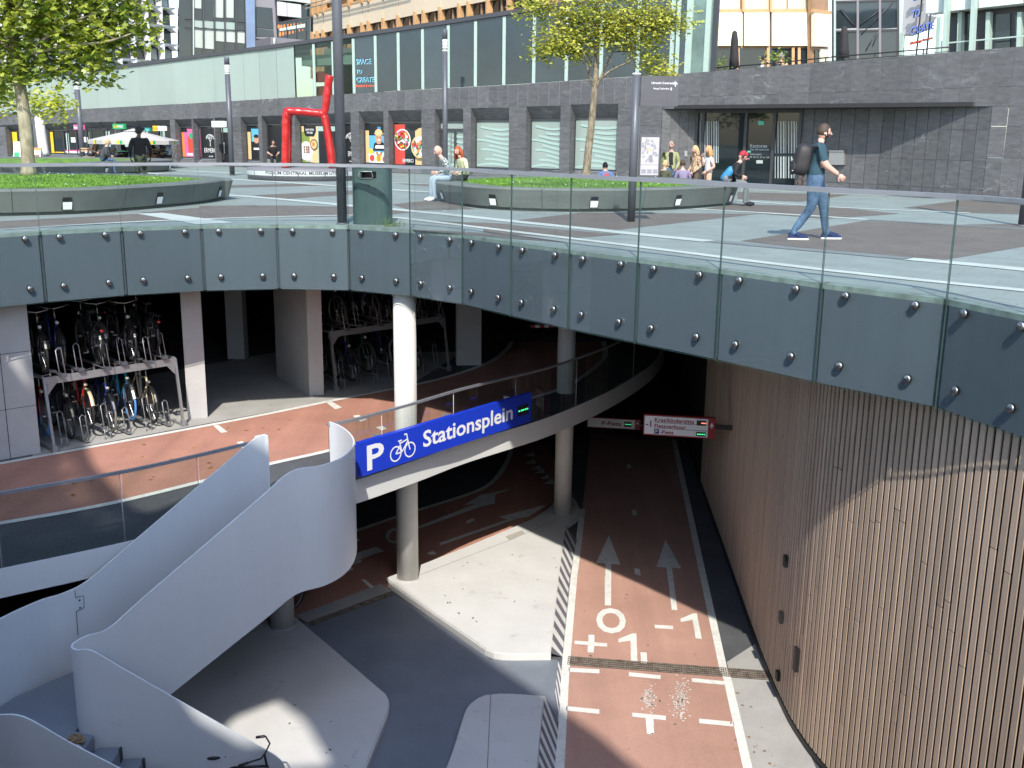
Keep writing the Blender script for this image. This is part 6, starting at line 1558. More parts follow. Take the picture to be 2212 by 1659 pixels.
# litter bin
g = G(801, 486, 0); bn = thing('litter_bin', 'large grey green litter bin standing behind the glass balustrade', 'bin', (g.x, g.y + 0.30, 0), rad(-6))
M_bin = mat('bin_grey_green', (0.050, 0.088, 0.086), 0.45, var=0.12, scale=3, stretch=(6, 6, 0.6)); add_scuffs(M_bin, 0.25, 4)
def oval(rx, ry, n=28): return [(rx * math.copysign(abs(math.cos(6.2832 * k / n)) ** .6, math.cos(6.2832 * k / n)), ry * math.copysign(abs(math.sin(6.2832 * k / n)) ** .6, math.sin(6.2832 * k / n))) for k in range(n)]
hb_ = 1.05; mb = MB()
pr_o = oval(0.345, 0.27); mb.poly(pr_o, 0.0, 0.78); b0 = mb.build('body', M_bin, bn, world=False)
mb = MB(); n = len(pr_o)
for i in range(n):   # upper shell, open where the mouth is
    x = (pr_o[i][0] + pr_o[(i + 1) % n][0]) / 2; y = (pr_o[i][1] + pr_o[(i + 1) % n][1]) / 2
    a_, b_ = pr_o[i], pr_o[(i + 1) % n]
    mouth = y < -0.1 and -0.17 < x < 0.08
    for z0, z1 in (((0.78, 0.82), (0.94, 1.0)) if mouth else ((0.78, 1.0),)): mb.hexa([(a_[0], a_[1], z1), (b_[0], b_[1], z1), (b_[0] * .94, b_[1] * .94, z1), (a_[0] * .94, a_[1] * .94, z1)], [(a_[0], a_[1], z0), (b_[0], b_[1], z0), (b_[0] * .94, b_[1] * .94, z0), (a_[0] * .94, a_[1] * .94, z0)])
mb.build('hood', M_bin, bn, world=False)
mb = MB(); mb.poly([(x * 1.02, y * 1.02) for x, y in pr_o], 1.0, 1.05); mb.build('lid', mat('bin_lid', (0.10, 0.115, 0.12), 0.5), bn, world=False)
mb = MB(); mb.poly([(x * .8, y * .6 + .05) for x, y in pr_o], 0.785, 0.95); mb.build('liner', M_black, bn, world=False)
mb = MB(); mb.box((0.0, -0.275, 0.70), (0.015, 0.012, 0.03)); mb.build('lock', M_black, bn, world=False)
mb = MB(); ml = [(x, -0.285, z) for x, z in ((-.155, .82), (-.175, .86), (-.155, .94), (.06, .94), (.08, .86), (.06, .82))]; mb.tube(ml + [ml[0]], 0.008, 5); mb.build('mouth_trim', M_galv, bn, world=False)

# wayfinding post
g = G(1363, 479, 0); wp = thing('wayfinding_post', 'dark grey wayfinding post with a blade sign reading Utrecht Centraal and a map panel', 'signpost', g)
zt_ = HZ(1376, 158, g); mb = MB(); mb.lathe([(0.075, 0), (0.075, zt_ - .03)], 24); mb.build('post', M_grey_metal, wp, world=False)
mb = MB(); mb.lathe([(0.078, zt_ - .03), (0.078, zt_ - 0.0)], 24); mb.build('cap', I_signwhite, wp, world=False)
wb_ = Wall([(g.x - 2, g.y - 0.0), (g.x + 2, g.y + 0.0)])
zA, zB_ = HZ(1400, 164, g), HZ(1400, 229, g)
sg0 = wb_.hit(1384, 190)[0]; sg1 = wb_.hit(1465, 190)[0]
M_blade = mat('sign_anthracite', (0.085, 0.085, 0.095), 0.5)
szbox(MB(), wb_, sg0, sg1, zB_, zA, -0.04, 0.04).build('blade', M_blade, wp)
mb = MB()
def blt(t, x0, y, x1, m_=0): wtext(wb_, t, x0, y, x1, m_, mb, 0.044, 0.01)
blt('Utrecht Centraal', 1407, 181.5, 1453); mb.build('lettering', I_signwhite, wp); mb = MB(); blt('Hoog Catharijne', 1411, 193, 1445); mb.build('lettering', I_signwhite, wp); mb = MB()
def bpoly(pts): mb.flat([wb_.at(*wb_.hit(*p), 0.044) for p in pts])
for q in ([(1458, 174), (1463, 182), (1461, 183), (1458, 178), (1455, 183), (1453, 182)], [(1457, 175), (1459.2, 175), (1459.2, 187), (1457, 187)], [(1449, 188), (1451, 192), (1450, 193), (1450, 195), (1452, 195.5), (1446, 195.5), (1448.5, 195), (1448.5, 193), (1447.5, 192)]): bpoly(q)
mb.build('arrow', I_signwhite, wp)
mz0, mz1 = HZ(1400, 381, g), HZ(1400, 290, g); m0 = wb_.hit(1381, 335)[0]; m1 = wb_.hit(1425.5, 335)[0]
szbox(MB(), wb_, m0, m1, mz0, mz1, -0.03, 0.03).build('map_case', M_blade, wp)
pw, ph = m1 - m0, mz1 - mz0
def MP(u, v, o): return wb_.at(m0 + u * pw, mz0 + v * ph, o)
mb = MB(); mb.flat([MP(.07, .03, .033), MP(.93, .03, .033), MP(.93, .93, .033), MP(.07, .93, .033)], 0)
rmm = random.Random(6)
for k in range(34):
    u, v, w, h_ = rmm.uniform(.1, .78), rmm.uniform(.33, .86), rmm.uniform(.05, .14), rmm.uniform(.03, .06); a = 0.35; o_ = .0335 + k * .0001
    mb.flat([MP(u, v, o_), MP(u + w, v + w * .25, o_), MP(u + w - .02, v + w * .25 + h_, o_), MP(u - .02, v + h_, o_)], 1 + (k % 3 == 0))
for q in ([(.46, .34), (.66, .34), (.62, .52), (.46, .50)], [(.22, .60), (.30, .92), (.34, .92), (.26, .60)]): mb.flat([MP(*p, .0375) for p in q], 3)
mb.flat([MP(.42, .6, .038), MP(.58, .63, .038), MP(.56, .68, .038), MP(.40, .65, .038)], 4); mb.flat([MP(.07, .275, .036), MP(.93, .275, .036), MP(.93, .283, .036), MP(.07, .283, .036)], 3)
for k in range(3): mb.flat([MP(.12 + .28 * k, .07, .036), MP(.34 + .28 * k, .07, .036), MP(.34 + .28 * k, .17, .036), MP(.12 + .28 * k, .17, .036)], 1)
mb.build('map', [ink('map_white', (0.44, 0.42, 0.44)), ink('map_grey', (0.25, 0.25, 0.28)), ink('map_pale', (0.33, 0.34, 0.36)), ink('map_dark', (0.22, 0.22, 0.26)), ink('map_orange', (0.7, 0.42, 0.22))], wp)
# red chair sculpture on its plinth
gp_ = G(640, 392, 0); pk = DY(640, 372, gp_.y + 1.2)
wpx = plane(560, gp_.y + 0.3, 760, gp_.y - 1.6)
pl_ = thing('sculpture_plinth', 'low round plinth with museum lettering under the red chair sculpture', 'plinth', (pk.x, gp_.y + 1.5, 0))
cx_ = G(655, 392, 0); rad_p = 2.05; pcx, pcy = DY(662, 380, cx_.y + rad_p).x, cx_.y + rad_p
zpt = HZ(650, 366, cx_)
mb = MB(); mb.lathe([(rad_p - .02, 0.0), (rad_p - .02, 0.12), (rad_p, 0.13), (rad_p, zpt - 0.05), (rad_p - .04, zpt)], 48, (pcx, pcy, 0)); mb.build('drum', M_greypanel, pl_)
mb = MB()
def cyl(a, z, o=0.01): return (pcx + (rad_p + o) * math.sin(a), pcy - (rad_p + o) * math.cos(a), z)
for k in range(6):
    a0, a1 = -1.25 + k * 0.44, -1.25 + (k + 1) * 0.44 - 0.02
    for j in range(4):
        b0_, b1_ = a0 + (a1 - a0) * j / 4, a0 + (a1 - a0) * (j + 1) / 4; mb.flat([cyl(b0_, 0.17), cyl(b1_, 0.17), cyl(b1_, zpt - .08), cyl(b0_, zpt - .08)])
mb.build('name_band', ink('plinth_white', (0.50, 0.52, 0.52)), pl_)
vs, fs, w = text2d('PODIUM CENTRAAL MUSEUM UTRECHT', 1.0, bold=0.015); y1 = max(v[1] for v in vs)
mb = MB(); mb.add([cyl(-0.52 + v[0] / w * 1.45, 0.22 + v[1] / y1 * (zpt - .08 - .17) * .68, 0.014) for v in vs], fs); mb.build('lettering', M_frame, pl_)
M_redp = mat('glossy_red_paint', (0.42, 0.012, 0.012), 0.25, var=0.18, scale=2.5, bump=0.5, bscale=5, coat=0.3)
ch = thing('chair_sculpture', 'huge red hand-shaped chair sculpture standing on the round plinth', 'sculpture', (pcx, pcy, zpt))
kz = lambda x, y, yy: DY(x, y, yy)
yF, yBk = pcy - 0.75, pcy + 0.55
def limb(pts, r, name): 
    P_ = smooth_path(pts, 5); n = len(P_); rg2 = random.Random(len(name) + n)
    mb = MB(); mb.tube(P_, [r * (1 + rg2.uniform(-.06, .06)) for _ in P_], 9); return mb.build(name, M_redp, ch)
def zcl(v): return Vector((v.x, v.y, max(v.z, zpt - 0.01)))
R0 = 0.135
for yy, dx, nm in ((yF, 0, 'front_side'), (yBk, 6, 'rear_side')):
    limb([zcl(kz(616 + dx, 362 if dx == 0 else 360, yy)), kz(616 + dx, 330, yy), kz(617 + dx, 290, yy), kz(617 + dx, 258, yy), kz(620 + dx, 241, yy)], R0, 'leg')
    limb([kz(618 + dx, 240, yy), kz(645 + dx, 241, yy), kz(680 + dx, 244, yy), kz(698 + dx, 246, yy)], R0, 'seat_rail')
    limb([zcl(kz(717 + dx * .3, 362 if dx == 0 else 360, yy)), kz(714 + dx * .3, 330, yy), kz(706 + dx * .3, 280, yy), kz(700 + dx * .3, 250, yy)], R0, 'leg')
    limb([kz(698, 250, yy), kz(703, 232, yy), kz(706, 205, yy), kz(709, 180, yy), kz(712, 163, yy)], R0, 'back_post')
for x, y, nm in ((619, 241, 'seat_rail'), (697, 246, 'seat_rail'), (710, 172, 'back_rail')): limb([kz(x, y, yF), kz(x + 2, y, (yF + yBk) / 2), kz(x + 3, y, yBk)], R0 * .9, nm)

# ================================================================== planters
M_planter = mat('planter_concrete', (0.125, 0.14, 0.128), 0.7, var=0.14, scale=1.4, fine=0.07, bump=0.1)
M_grass = mat('lawn', (0.075, 0.165, 0.018), 0.9, var=0.35, scale=3.0, fine=0.25, col2=(0.11, 0.22, 0.025))
def planter(pts, h, label, seg_len, lights, grass=True, lw=0.55):
    """closed outline of the foot; the wall leans outwards"""
    P_ = smooth_path([Vector((x, y, 0)) for x, y in pts], 10, closed=True); n = len(P_)
    cen = sum(P_, Vector()) / n
    o = thing('planter', label, 'planter', (cen.x, cen.y, 0))
    def out(i, d):
        t = (P_[(i + 1) % n] - P_[i - 1]).normalized(); nn = Vector((t.y, -t.x, 0))
        if (P_[i] - cen).dot(nn) < 0: nn = -nn
        return P_[i] + nn * d
    prof = [(-0.10, 0.0), (-0.10, 0.06), (0.0, 0.065), (0.10, h - 0.10), (0.12, h - 0.04), (0.08, h), (-lw, h - 0.015), (-lw - 0.02, h - 0.12)]
    rings = [[out(i, d) + Vector((0, 0, z)) for i in range(n)] for d, z in prof]
    d_acc = 0; start = 0; segs = []
    for i in range(n):
        d_acc += (P_[(i + 1) % n] - P_[i]).length
        if d_acc >= seg_len or i == n - 1: segs.append((start, i + 1)); start = i + 1; d_acc = 0
    for k, (a, b) in enumerate(segs):
        mb = MB(); m = b - a + 1; vs = []
        for j, r in enumerate(rings):
            for i in range(a, b + 1):
                v = r[i % n].copy()
                if i == a: v = v.lerp(r[(i + 1) % n], 0.035)
                if i == b: v = v.lerp(r[(i - 1) % n], 0.035)
                vs.append(v)
        fs = [(j * m + i, j * m + i + 1, (j + 1) * m + i + 1, (j + 1) * m + i) for j in range(len(rings) - 1) for i in range(m - 1)]
        fs += [tuple(j * m for j in range(len(rings))), tuple(j * m + m - 1 for j in range(len(rings)))]
        mb.add(vs, fs); sg = mb.build('concrete_segment', M_planter, o)
        if k in lights:
            i = (a + b) // 2; p0, p1 = out(i, 0.032), out((i + 1) % n, 0.032); t = (P_[(i + 1) % n] - P_[i - 1]).normalized(); nn = (out(i, 1) - P_[i]).normalized()
            c = out(i, 0.0); w = 0.10
            q = [c + t * s_ * w + nn * (0.02 + 0.10 * (z - .065) / (h - .165) * 1 + .004) + Vector((0, 0, z)) for s_, z in ((-1, .10), (1, .10), (.8, h * .66), (-.8, h * .66))]
            mb = MB(); mb.hexa(q, [v - nn * 0.05 for v in q]); hs_ = mb.build('light_recess', M_black, sg)
            q2 = [v + nn * .004 for v in (q[0].lerp(q[1], .08), q[1].lerp(q[0], .08), q[1].lerp(q[2], .62), q[0].lerp(q[3], .62))]
            mb = MB(); mb.flat(q2); mb.build('light_lens', I_signwhite, hs_)
    rin = [out(i, -lw) + Vector((0, 0, h - 0.05)) for i in range(n)]
    lawn = MB()
    vs = [r for r in rin] + [cen + (r - cen) * .5 + Vector((0, 0, 0.10)) for r in rin] + [cen + Vector((0, 0, h + 0.08))]
    lawn.add(vs, [(i, (i + 1) % n, n + (i + 1) % n, n + i) for i in range(n)] + [(n + i, n + (i + 1) % n, 2 * n) for i in range(n)])
    lawn.build('soil', M_grass, o)
    if grass:
        rg3 = random.Random(int(cen.x * 10)); mb = MB(); vs = []; fs = []
        N = 26000; L_ = len(rin)
        for k in range(N):
            i = rg3.randrange(L_); f = math.sqrt(rg3.random())
            e = rin[i].lerp(rin[(i + 1) % L_], rg3.random()); p = cen.copy(); p.z = e.z; p = p + (e - p) * f; p.z = h - 0.05 + 0.11 * (1 - f)
            a = rg3.uniform(0, 6.28); hh = rg3.uniform(.03, .058); lean = Vector((math.cos(a), math.sin(a), 0)) * rg3.uniform(.01, .05); w = Vector((-math.sin(a), math.cos(a), 0)) * .007
            b_ = len(vs); vs += [p - w, p + w, p + lean + Vector((0, 0, hh))]; fs.append((b_, b_ + 1, b_ + 2))
        mb.add(vs, fs); g_ = mb.build('grass', mat('grass_blades', (0.085, 0.20, 0.02), 0.8, var=0.3, scale=1.2, fine=0.2, col2=(0.16, 0.30, 0.04)), o); g_['kind'] = 'stuff'
        da = MB()
        for k in range(26):
            i = rg3.randrange(L_); f = math.sqrt(rg3.random()); p = cen.copy(); p.z = h + .05; e = rin[i]; p = p + (e - p) * f; p.z = h + .03 + .1 * (1 - f)
            da.ell(p, (.014, .014, .01), 5, 4)
        g_ = da.build('daisies', I_signwhite, o); g_['kind'] = 'stuff'
    return o, h
# right planter
pr = [G(945, 433), G(1010, 447), G(1100, 454.5), G(1250, 458), G(1400, 455.5), G(1510, 449.5), G(1583, 441)]
pts = [(p.x, p.y) for p in pr] + [(5.1, 28.3), (4.2, 29.8), (2.3, 30.4), (0.2, 29.7), (-1.3, 28.4)]
planter(pts, 0.50, 'round dark concrete planter with a lawn and a young tree, right of the litter bin', 2.2, (0, 1, 2, 3, 4, 5))
# left planter
pr = [G(-230, 470), G(-100, 469), G(60, 466), G(200, 461), G(330, 451), G(430, 441), G(474, 433)]
pts = [(p.x, p.y) for p in pr] + [(-6.95, 25.6), (-8.0, 26.9), (-10.0, 27.9), (-12.6, 27.8), (-15.0, 25.5), (-15.2, 22.5)]
planter(pts, 0.50, 'dark concrete planter with a lawn and a plane tree, at the left edge', 2.2, (1, 2, 3, 4, 5))
# far left planter
pr = [G(-120, 384), G(30, 384), G(110, 383.5), G(190, 381), G(228, 377)]
pts = [(p.x, p.y) for p in pr] + [(-14.0, 43.2), (-16.5, 45.2), (-20.5, 44.5), (-23, 40)]
planter(pts, 0.48, 'farther concrete planter with a lawn behind the left planter', 2.8, (2, 3), grass=False)
# weeds at the edge by the bin
rw = random.Random(4); mb = MB(); g = G(845, 490, 0)
for k in range(90):
    p = g + Vector((rw.gauss(0, .12), rw.gauss(0.05, .03), 0)); a = rw.uniform(0, 6.28); l = rw.uniform(.06, .22); d_ = Vector((math.cos(a), math.sin(a), 0)) * l * .5; w = Vector((-math.sin(a), math.cos(a), 0)) * .004
    mb.add([p - w, p + w, p + d_ + Vector((0, 0, l))], [(0, 1, 2)])
o = tag(mb.build('weed_tuft', mat('weed', (0.13, 0.19, 0.05), 0.8, var=0.3), None), 'tuft of weeds growing at the foot of the litter bin', 'weeds'); o['kind'] = 'stuff'
# ================================================================== trees
def leaf_mat(name, c, c2, tr):
    m = bpy.data.materials.new(name); m.use_nodes = True; nt = m.node_tree; N = nt.nodes; L = nt.links; N.remove(N['Principled BSDF'])
    geo = N.new('ShaderNodeNewGeometry'); no = N.new('ShaderNodeTexNoise'); no.inputs['Scale'].default_value = 1.3; no.inputs['Detail'].default_value = 6
    L.new(geo.outputs['Position'], no.inputs['Vector'])
    ad = N.new('ShaderNodeMath'); ad.operation = 'MULTIPLY_ADD'; L.new(geo.outputs['Random Per Island'], ad.inputs[0]); ad.inputs[1].default_value = 0.5; L.new(no.outputs['Fac'], ad.inputs[2])
    cr = N.new('ShaderNodeValToRGB'); cr.color_ramp.elements[0].position = 0.45; cr.color_ramp.elements[1].position = 1.0
    cr.color_ramp.elements[0].color = (*c, 1); cr.color_ramp.elements[1].color = (*c2, 1); L.new(ad.outputs[0], cr.inputs['Fac'])
    d = N.new('ShaderNodeBsdfDiffuse'); t = N.new('ShaderNodeBsdfTranslucent'); g = N.new('ShaderNodeBsdfGlossy'); g.inputs['Roughness'].default_value = 0.45
    mx = N.new('ShaderNodeMixShader'); mx.inputs['Fac'].default_value = tr; m2 = N.new('ShaderNodeMixShader'); m2.inputs['Fac'].default_value = 0.05
    for s_ in (d, t): L.new(cr.outputs['Color'], s_.inputs['Color'])
    L.new(d.outputs[0], mx.inputs[1]); L.new(t.outputs[0], mx.inputs[2]); L.new(mx.outputs[0], m2.inputs[1]); L.new(g.outputs[0], m2.inputs[2]); L.new(m2.outputs[0], N['Material Output'].inputs['Surface'])
    return m
LOBES = [(0, 0), (0.16, -0.10), (0.48, -0.02), (0.30, 0.16), (0.60, 0.42), (0.26, 0.46), (0.22, 0.62), (0.0, 1.0), (-0.22, 0.62), (-0.26, 0.46), (-0.60, 0.42), (-0.30, 0.16), (-0.48, -0.02), (-0.16, -0.10)]
OVAL = [(0, 0), (0.26, 0.3), (0.24, 0.7), (0, 1.0), (-0.24, 0.7), (-0.26, 0.3)]
def leaves(mb, clusters, shape, size, rnd, flat=0.55):
    """clusters: (centre, (rx, ry, rz), count): leaves gathered on little sprigs so that gaps stay"""
    for c, r, n in clusters:
        per = 9
        for k in range(n // per):
            while True:
                v = Vector((rnd.uniform(-1, 1), rnd.uniform(-1, 1), rnd.uniform(-1, 1)))
                if 0.05 < v.length < 1: break
            q = Vector(c) + Vector((v.x * r[0], v.y * r[1], v.z * r[2])); sp = size * 1.7
            for j in range(per):
                p = q + Vector((rnd.gauss(0, sp), rnd.gauss(0, sp), rnd.gauss(0, sp * .6)))
                up = Vector((rnd.gauss(0, flat), rnd.gauss(-0.25, flat), 1)).normalized(); a = rnd.uniform(0, 6.28)
                t = Vector((math.cos(a), math.sin(a), -0.35)); t = (t - up * t.dot(up)).normalized(); b = up.cross(t); s_ = size * rnd.uniform(.65, 1.25)
                mb.add([p + b * (x * s_) + t * (y * s_) - up * (abs(x) * s_ * 0.25) for x, y in shape], [tuple(range(len(shape)))])
M_bark = mat('plane_bark', (0.20, 0.17, 0.115), 0.9, var=0.3, scale=5, stretch=(1, 1, .5), bump=0.4, bscale=14, col2=(0.34, 0.31, 0.22))
M_bark2 = mat('rough_bark', (0.13, 0.105, 0.075), 0.95, var=0.35, scale=9, stretch=(2, 2, .5), bump=0.8, bscale=20, col2=(0.25, 0.21, 0.15))
def tree(label, base, trunk, limbs, clusters, shape, size, lm, bm_, seed, group):
    o = thing('tree', label, 'tree', base, 0, group); rnd = random.Random(seed)
    mb = MB(); P_ = smooth_path([p for p, _ in trunk], 5); R_ = []
    nseg = len(trunk) - 1
    for i in range(len(P_)):
        f = i / 5; k = min(int(f), nseg - 1); u = f - k; R_.append(trunk[k][1] * (1 - u) + trunk[k + 1][1] * u)
    R_[0] *= 1.35; R_[1] *= 1.12
    mb.tube(P_, R_, 14)
    mb.build('trunk', bm_, o)
    mb = MB()
    for pts, r in limbs:
        Q = smooth_path(pts, 4); n = len(Q); mb.tube(Q, [r * (1 - .75 * i / n) for i in range(n)], 7)
        for k in range(3, n, 3):
            d_ = Vector((rnd.uniform(-1, 1), rnd.uniform(-1, 1), rnd.uniform(-.2, .6))).normalized() * rnd.uniform(.3, .7); mb.tube([Q[k], Q[k] + d_ * .5, Q[k] + d_ + Vector((0, 0, -.05))], [r * .3, r * .2, r * .08], 5)
    mb.build('limb', bm_, o)
    mb = MB(); leaves(mb, clusters, shape, size, rnd); mb.build('crown', lm, o)
    return o
# left plane tree, rooted in the left planter
tb = G(62, 374, 0.55); yt_ = tb.y
def T(x, y, dy=0.0): return DY(x, y, yt_ + dy)
L1 = leaf_mat('plane_leaf', (0.10, 0.175, 0.018), (0.44, 0.49, 0.06), 0.38)
trunk = [(Vector((tb.x, tb.y, 0.5)), 0.165), (T(57, 300), 0.155), (T(49, 225), 0.145), (T(40, 165), 0.135), (T(31, 112), 0.12), (T(22, 60), 0.10), (T(14, -10), 0.08), (T(10, -90), 0.05)]
limbs = [([T(36, 135), T(62, 110, -.2), T(110, 75, -.4), T(165, 45, -.5), T(230, 20, -.4)], .06), ([T(38, 150), T(70, 140, .2), T(120, 130, .3), T(190, 115, .1)], .05), ([T(26, 90), T(70, 40, .4), T(130, -10, .5), T(200, -50, .4)], .06), ([T(34, 125), T(5, 95, -.2), T(-40, 60, -.4), T(-100, 30, -.5)], .06), ([T(20, 50), T(60, -20, -.4), T(110, -70, -.5)], .05), ([T(40, 165), T(15, 150, .3), T(-30, 140, .4)], .04), ([T(60, 118, -.2), T(140, 100, -.5), T(230, 90, -.7), T(290, 70, -.7)], .045)]
cl = []
def C(x, y, rx, ry, n, dy=0.0, dep=0.9):
    k = yt_ / FPX; cl.append((T(x, y, dy), (rx * k, dep, ry * k), n))
for q in ((40, 10, 75, 55, 620), (150, 15, 75, 45, 560), (240, 15, 65, 45, 430), (285, 60, 32, 38, 200), (210, 75, 60, 35, 380), (120, 75, 55, 32, 300), (20, 80, 60, 45, 420), (160, 118, 60, 26, 260), (215, 135, 30, 30, 110), (75, 135, 45, 28, 190), (-60, 60, 70, 90, 420), (0, 150, 40, 30, 150), (110, 155, 40, 18, 90), (212, 175, 18, 16, 60), (60, -70, 150, 50, 500), (200, -50, 100, 40, 300), (-20, 190, 40, 30, 120, .5)): C(*q)
tree('plane tree with broad green leaves rooted in the left planter, close to the left edge', Vector((tb.x, tb.y, 0.5)), trunk, limbs, cl, LOBES, 0.17, L1, M_bark, 2, 'trees on the plaza')
# yellow-green tree farther back at the left edge
b2_ = G(-40, 372, 0.5); yt_ = b2_.y + 6
L2 = leaf_mat('bright_leaf', (0.26, 0.33, 0.03), (0.58, 0.60, 0.06), 0.35); cl = []
for q in ((20, 225, 60, 30, 260, 0, .8), (105, 232, 45, 20, 200, 0, .6), (60, 205, 70, 22, 220, 0, .8), (0, 180, 60, 30, 220), (-60, 200, 50, 50, 200), (135, 222, 20, 12, 60, 0, .3), (110, 252, 25, 10, 60, 0, .3), (-10, 120, 60, 50, 200)): C(*q)
trunk = [(DY(-45, 392, yt_), .12), (T(-40, 300), .11), (T(-30, 240), .09), (T(-15, 180), .06), (T(-10, 100), .03)]
tree('smaller yellow green tree behind the plane tree, at the far left', Vector((T(-45, 392).x, yt_, max(0, T(-45, 392).z))), trunk, [([T(-32, 240), T(20, 228), T(80, 232), T(140, 226)], .03), ([T(-25, 210), T(30, 200), T(90, 205)], .03)], cl, LOBES, 0.12, L2, M_bark, 5, 'trees on the plaza')
# right tree, rooted in the right planter
tb = G(1266, 379, 0.56); yt_ = tb.y
L3 = leaf_mat('autumn_leaf', (0.15, 0.21, 0.025), (0.62, 0.60, 0.10), 0.35); cl = []
trunk = [(Vector((tb.x, tb.y, 0.5)), 0.115), (T(1270, 335), 0.105), (T(1277, 275), 0.095), (T(1282, 225), 0.09), (T(1285, 190), 0.085), (T(1288, 150), 0.075), (T(1289, 110), 0.06), (T(1290, 60), 0.045), (T(1292, -10), 0.03), (T(1292, -60), 0.02)]
limbs = [([T(1284, 205), T(1294, 175, -.1), T(1320, 152, -.2), T(1355, 135, -.3), T(1380, 118, -.4)], .042), ([T(1295, 172), T(1310, 140, .2), T(1325, 112, .3), T(1345, 90, .3)], .03), ([T(1322, 113, .3), T(1350, 111, .3), T(1375, 112, .3)], .016), ([T(1282, 190), T(1268, 145, -.2), T(1255, 105, -.3), T(1215, 95, -.3)], .035), ([T(1287, 155), T(1270, 120, .3), T(1258, 100, .3)], .025), ([T(1290, 80), T(1330, 55, .2), T(1400, 40, .1), T(1450, 50, 0)], .03), ([T(1290, 60), T(1240, 30, .2), T(1170, 15, .2)], .03)]
for q in ((1185, 108, 40, 13, 420), (1235, 100, 45, 22, 480), (1215, 75, 60, 26, 620), (1290, 60, 65, 35, 900), (1280, 20, 70, 35, 800), (1355, 55, 55, 28, 700), (1400, 30, 50, 30, 560), (1430, 55, 38, 20, 380), (1462, 55, 18, 12, 120), (1335, 85, 55, 16, 380), (1385, 98, 28, 22, 260), (1400, 128, 38, 18, 300), (1425, 150, 32, 12, 220), (1432, 165, 24, 8, 100), (1150, 20, 40, 22, 330), (1175, 0, 40, 22, 300), (1215, 35, 35, 18, 220), (1300, -40, 120, 35, 700), (1445, 30, 30, 20, 200), (1260, 120, 22, 14, 120), (1415, 75, 22, 12, 120)): C(*q[:4], int(q[4] * 1.4), 0, .75)
tree('slender tree with yellowing small leaves rooted in the right planter', Vector((tb.x, tb.y, 0.5)), trunk, limbs, cl, OVAL, 0.105, L3, M_bark2, 3, 'trees on the plaza')

# ================================================================== people
M_skin = mat('skin', (0.52, 0.30, 0.22), 0.5, var=0.06); M_skin_p = mat('fair_skin', (0.60, 0.36, 0.28), 0.5, var=0.06); M_skin_d = mat('dark_skin', (0.10, 0.055, 0.035), 0.45, var=0.06)
M_eye = mat('eye_dark', (0.03, 0.025, 0.02), 0.3); M_lip = mat('lip', (0.42, 0.17, 0.14), 0.5)
def cloth(name, c, **k): return mat('cloth_' + name, c, 0.85, var=k.pop('var', 0.14), scale=k.pop('scale', 6), bump=0.25, bscale=14, **k)
def skin_body(joints, edges, root, sub=2):
    names = list(joints); me = bpy.data.meshes.new('body'); me.from_pydata([joints[n][0] for n in names], [(names.index(a), names.index(b)) for a, b in edges], [])
    ob = bpy.data.objects.new('body', me); COL.objects.link(ob)
    md = ob.modifiers.new('skin', 'SKIN'); md.use_smooth_shade = True; md.branch_smoothing = 0.4
    me.skin_vertices  # layer made by the modifier
    for i, n in enumerate(names):
        r = joints[n][1]; me.skin_vertices[0].data[i].radius = r if isinstance(r, tuple) else (r, r)
        me.skin_vertices[0].data[i].use_root = (n == root)
    ss_ = ob.modifiers.new('sub', 'SUBSURF'); ss_.levels = sub; ss_.render_levels = sub
    dg = bpy.context.evaluated_depsgraph_get(); ev = ob.evaluated_get(dg); m2 = ev.to_mesh()
    vs = [v.co.copy() for v in m2.vertices]; fs = [tuple(p.vertices) for p in m2.polygons]; ev.to_mesh_clear()
    bpy.data.objects.remove(ob); bpy.data.meshes.remove(me); return vs, fs
def seg_d(p, a, b):
    ab = b - a; t = max(0, min(1, (p - a).dot(ab) / max(ab.length_squared, 1e-9))); return (p - a - ab * t).length, t
def hand(mb, w, d, nrm, mi, k=1.0, curl=0.7, side=1):
    d = d.normalized(); nrm = (nrm - d * nrm.dot(d)).normalized(); lat = d.cross(nrm) * side
    M = Matrix((d, lat, nrm)).transposed().to_4x4(); mb.ell(w + d * .05 * k, (.052 * k, .042 * k, .018 * k), 10, 6, mi, M)
    for j, L in enumerate((.070, .080, .075, .058)):
        o = w + d * .09 * k + lat * (.030 - .02 * j) * k; a1 = curl * .6; a2 = curl * 1.5
        p1 = o + (d * math.cos(a1) - nrm * math.sin(a1)) * L * .5 * k; p2 = p1 + (d * math.cos(a2) - nrm * math.sin(a2)) * L * .5 * k
        mb.tube([o - d * .02 * k, o, p1, p2], [.0095 * k, .0095 * k, .0085 * k, .007 * k], 6, mi)
    o = w + d * .03 * k + lat * .035 * k; p1 = o + (d * .6 + lat * .8).normalized() * .04 * k; p2 = p1 + (d - nrm * .4).normalized() * .032 * k; mb.tube([o - lat * .01, o, p1, p2], [.012 * k, .011 * k, .010 * k, .008 * k], 6, mi)
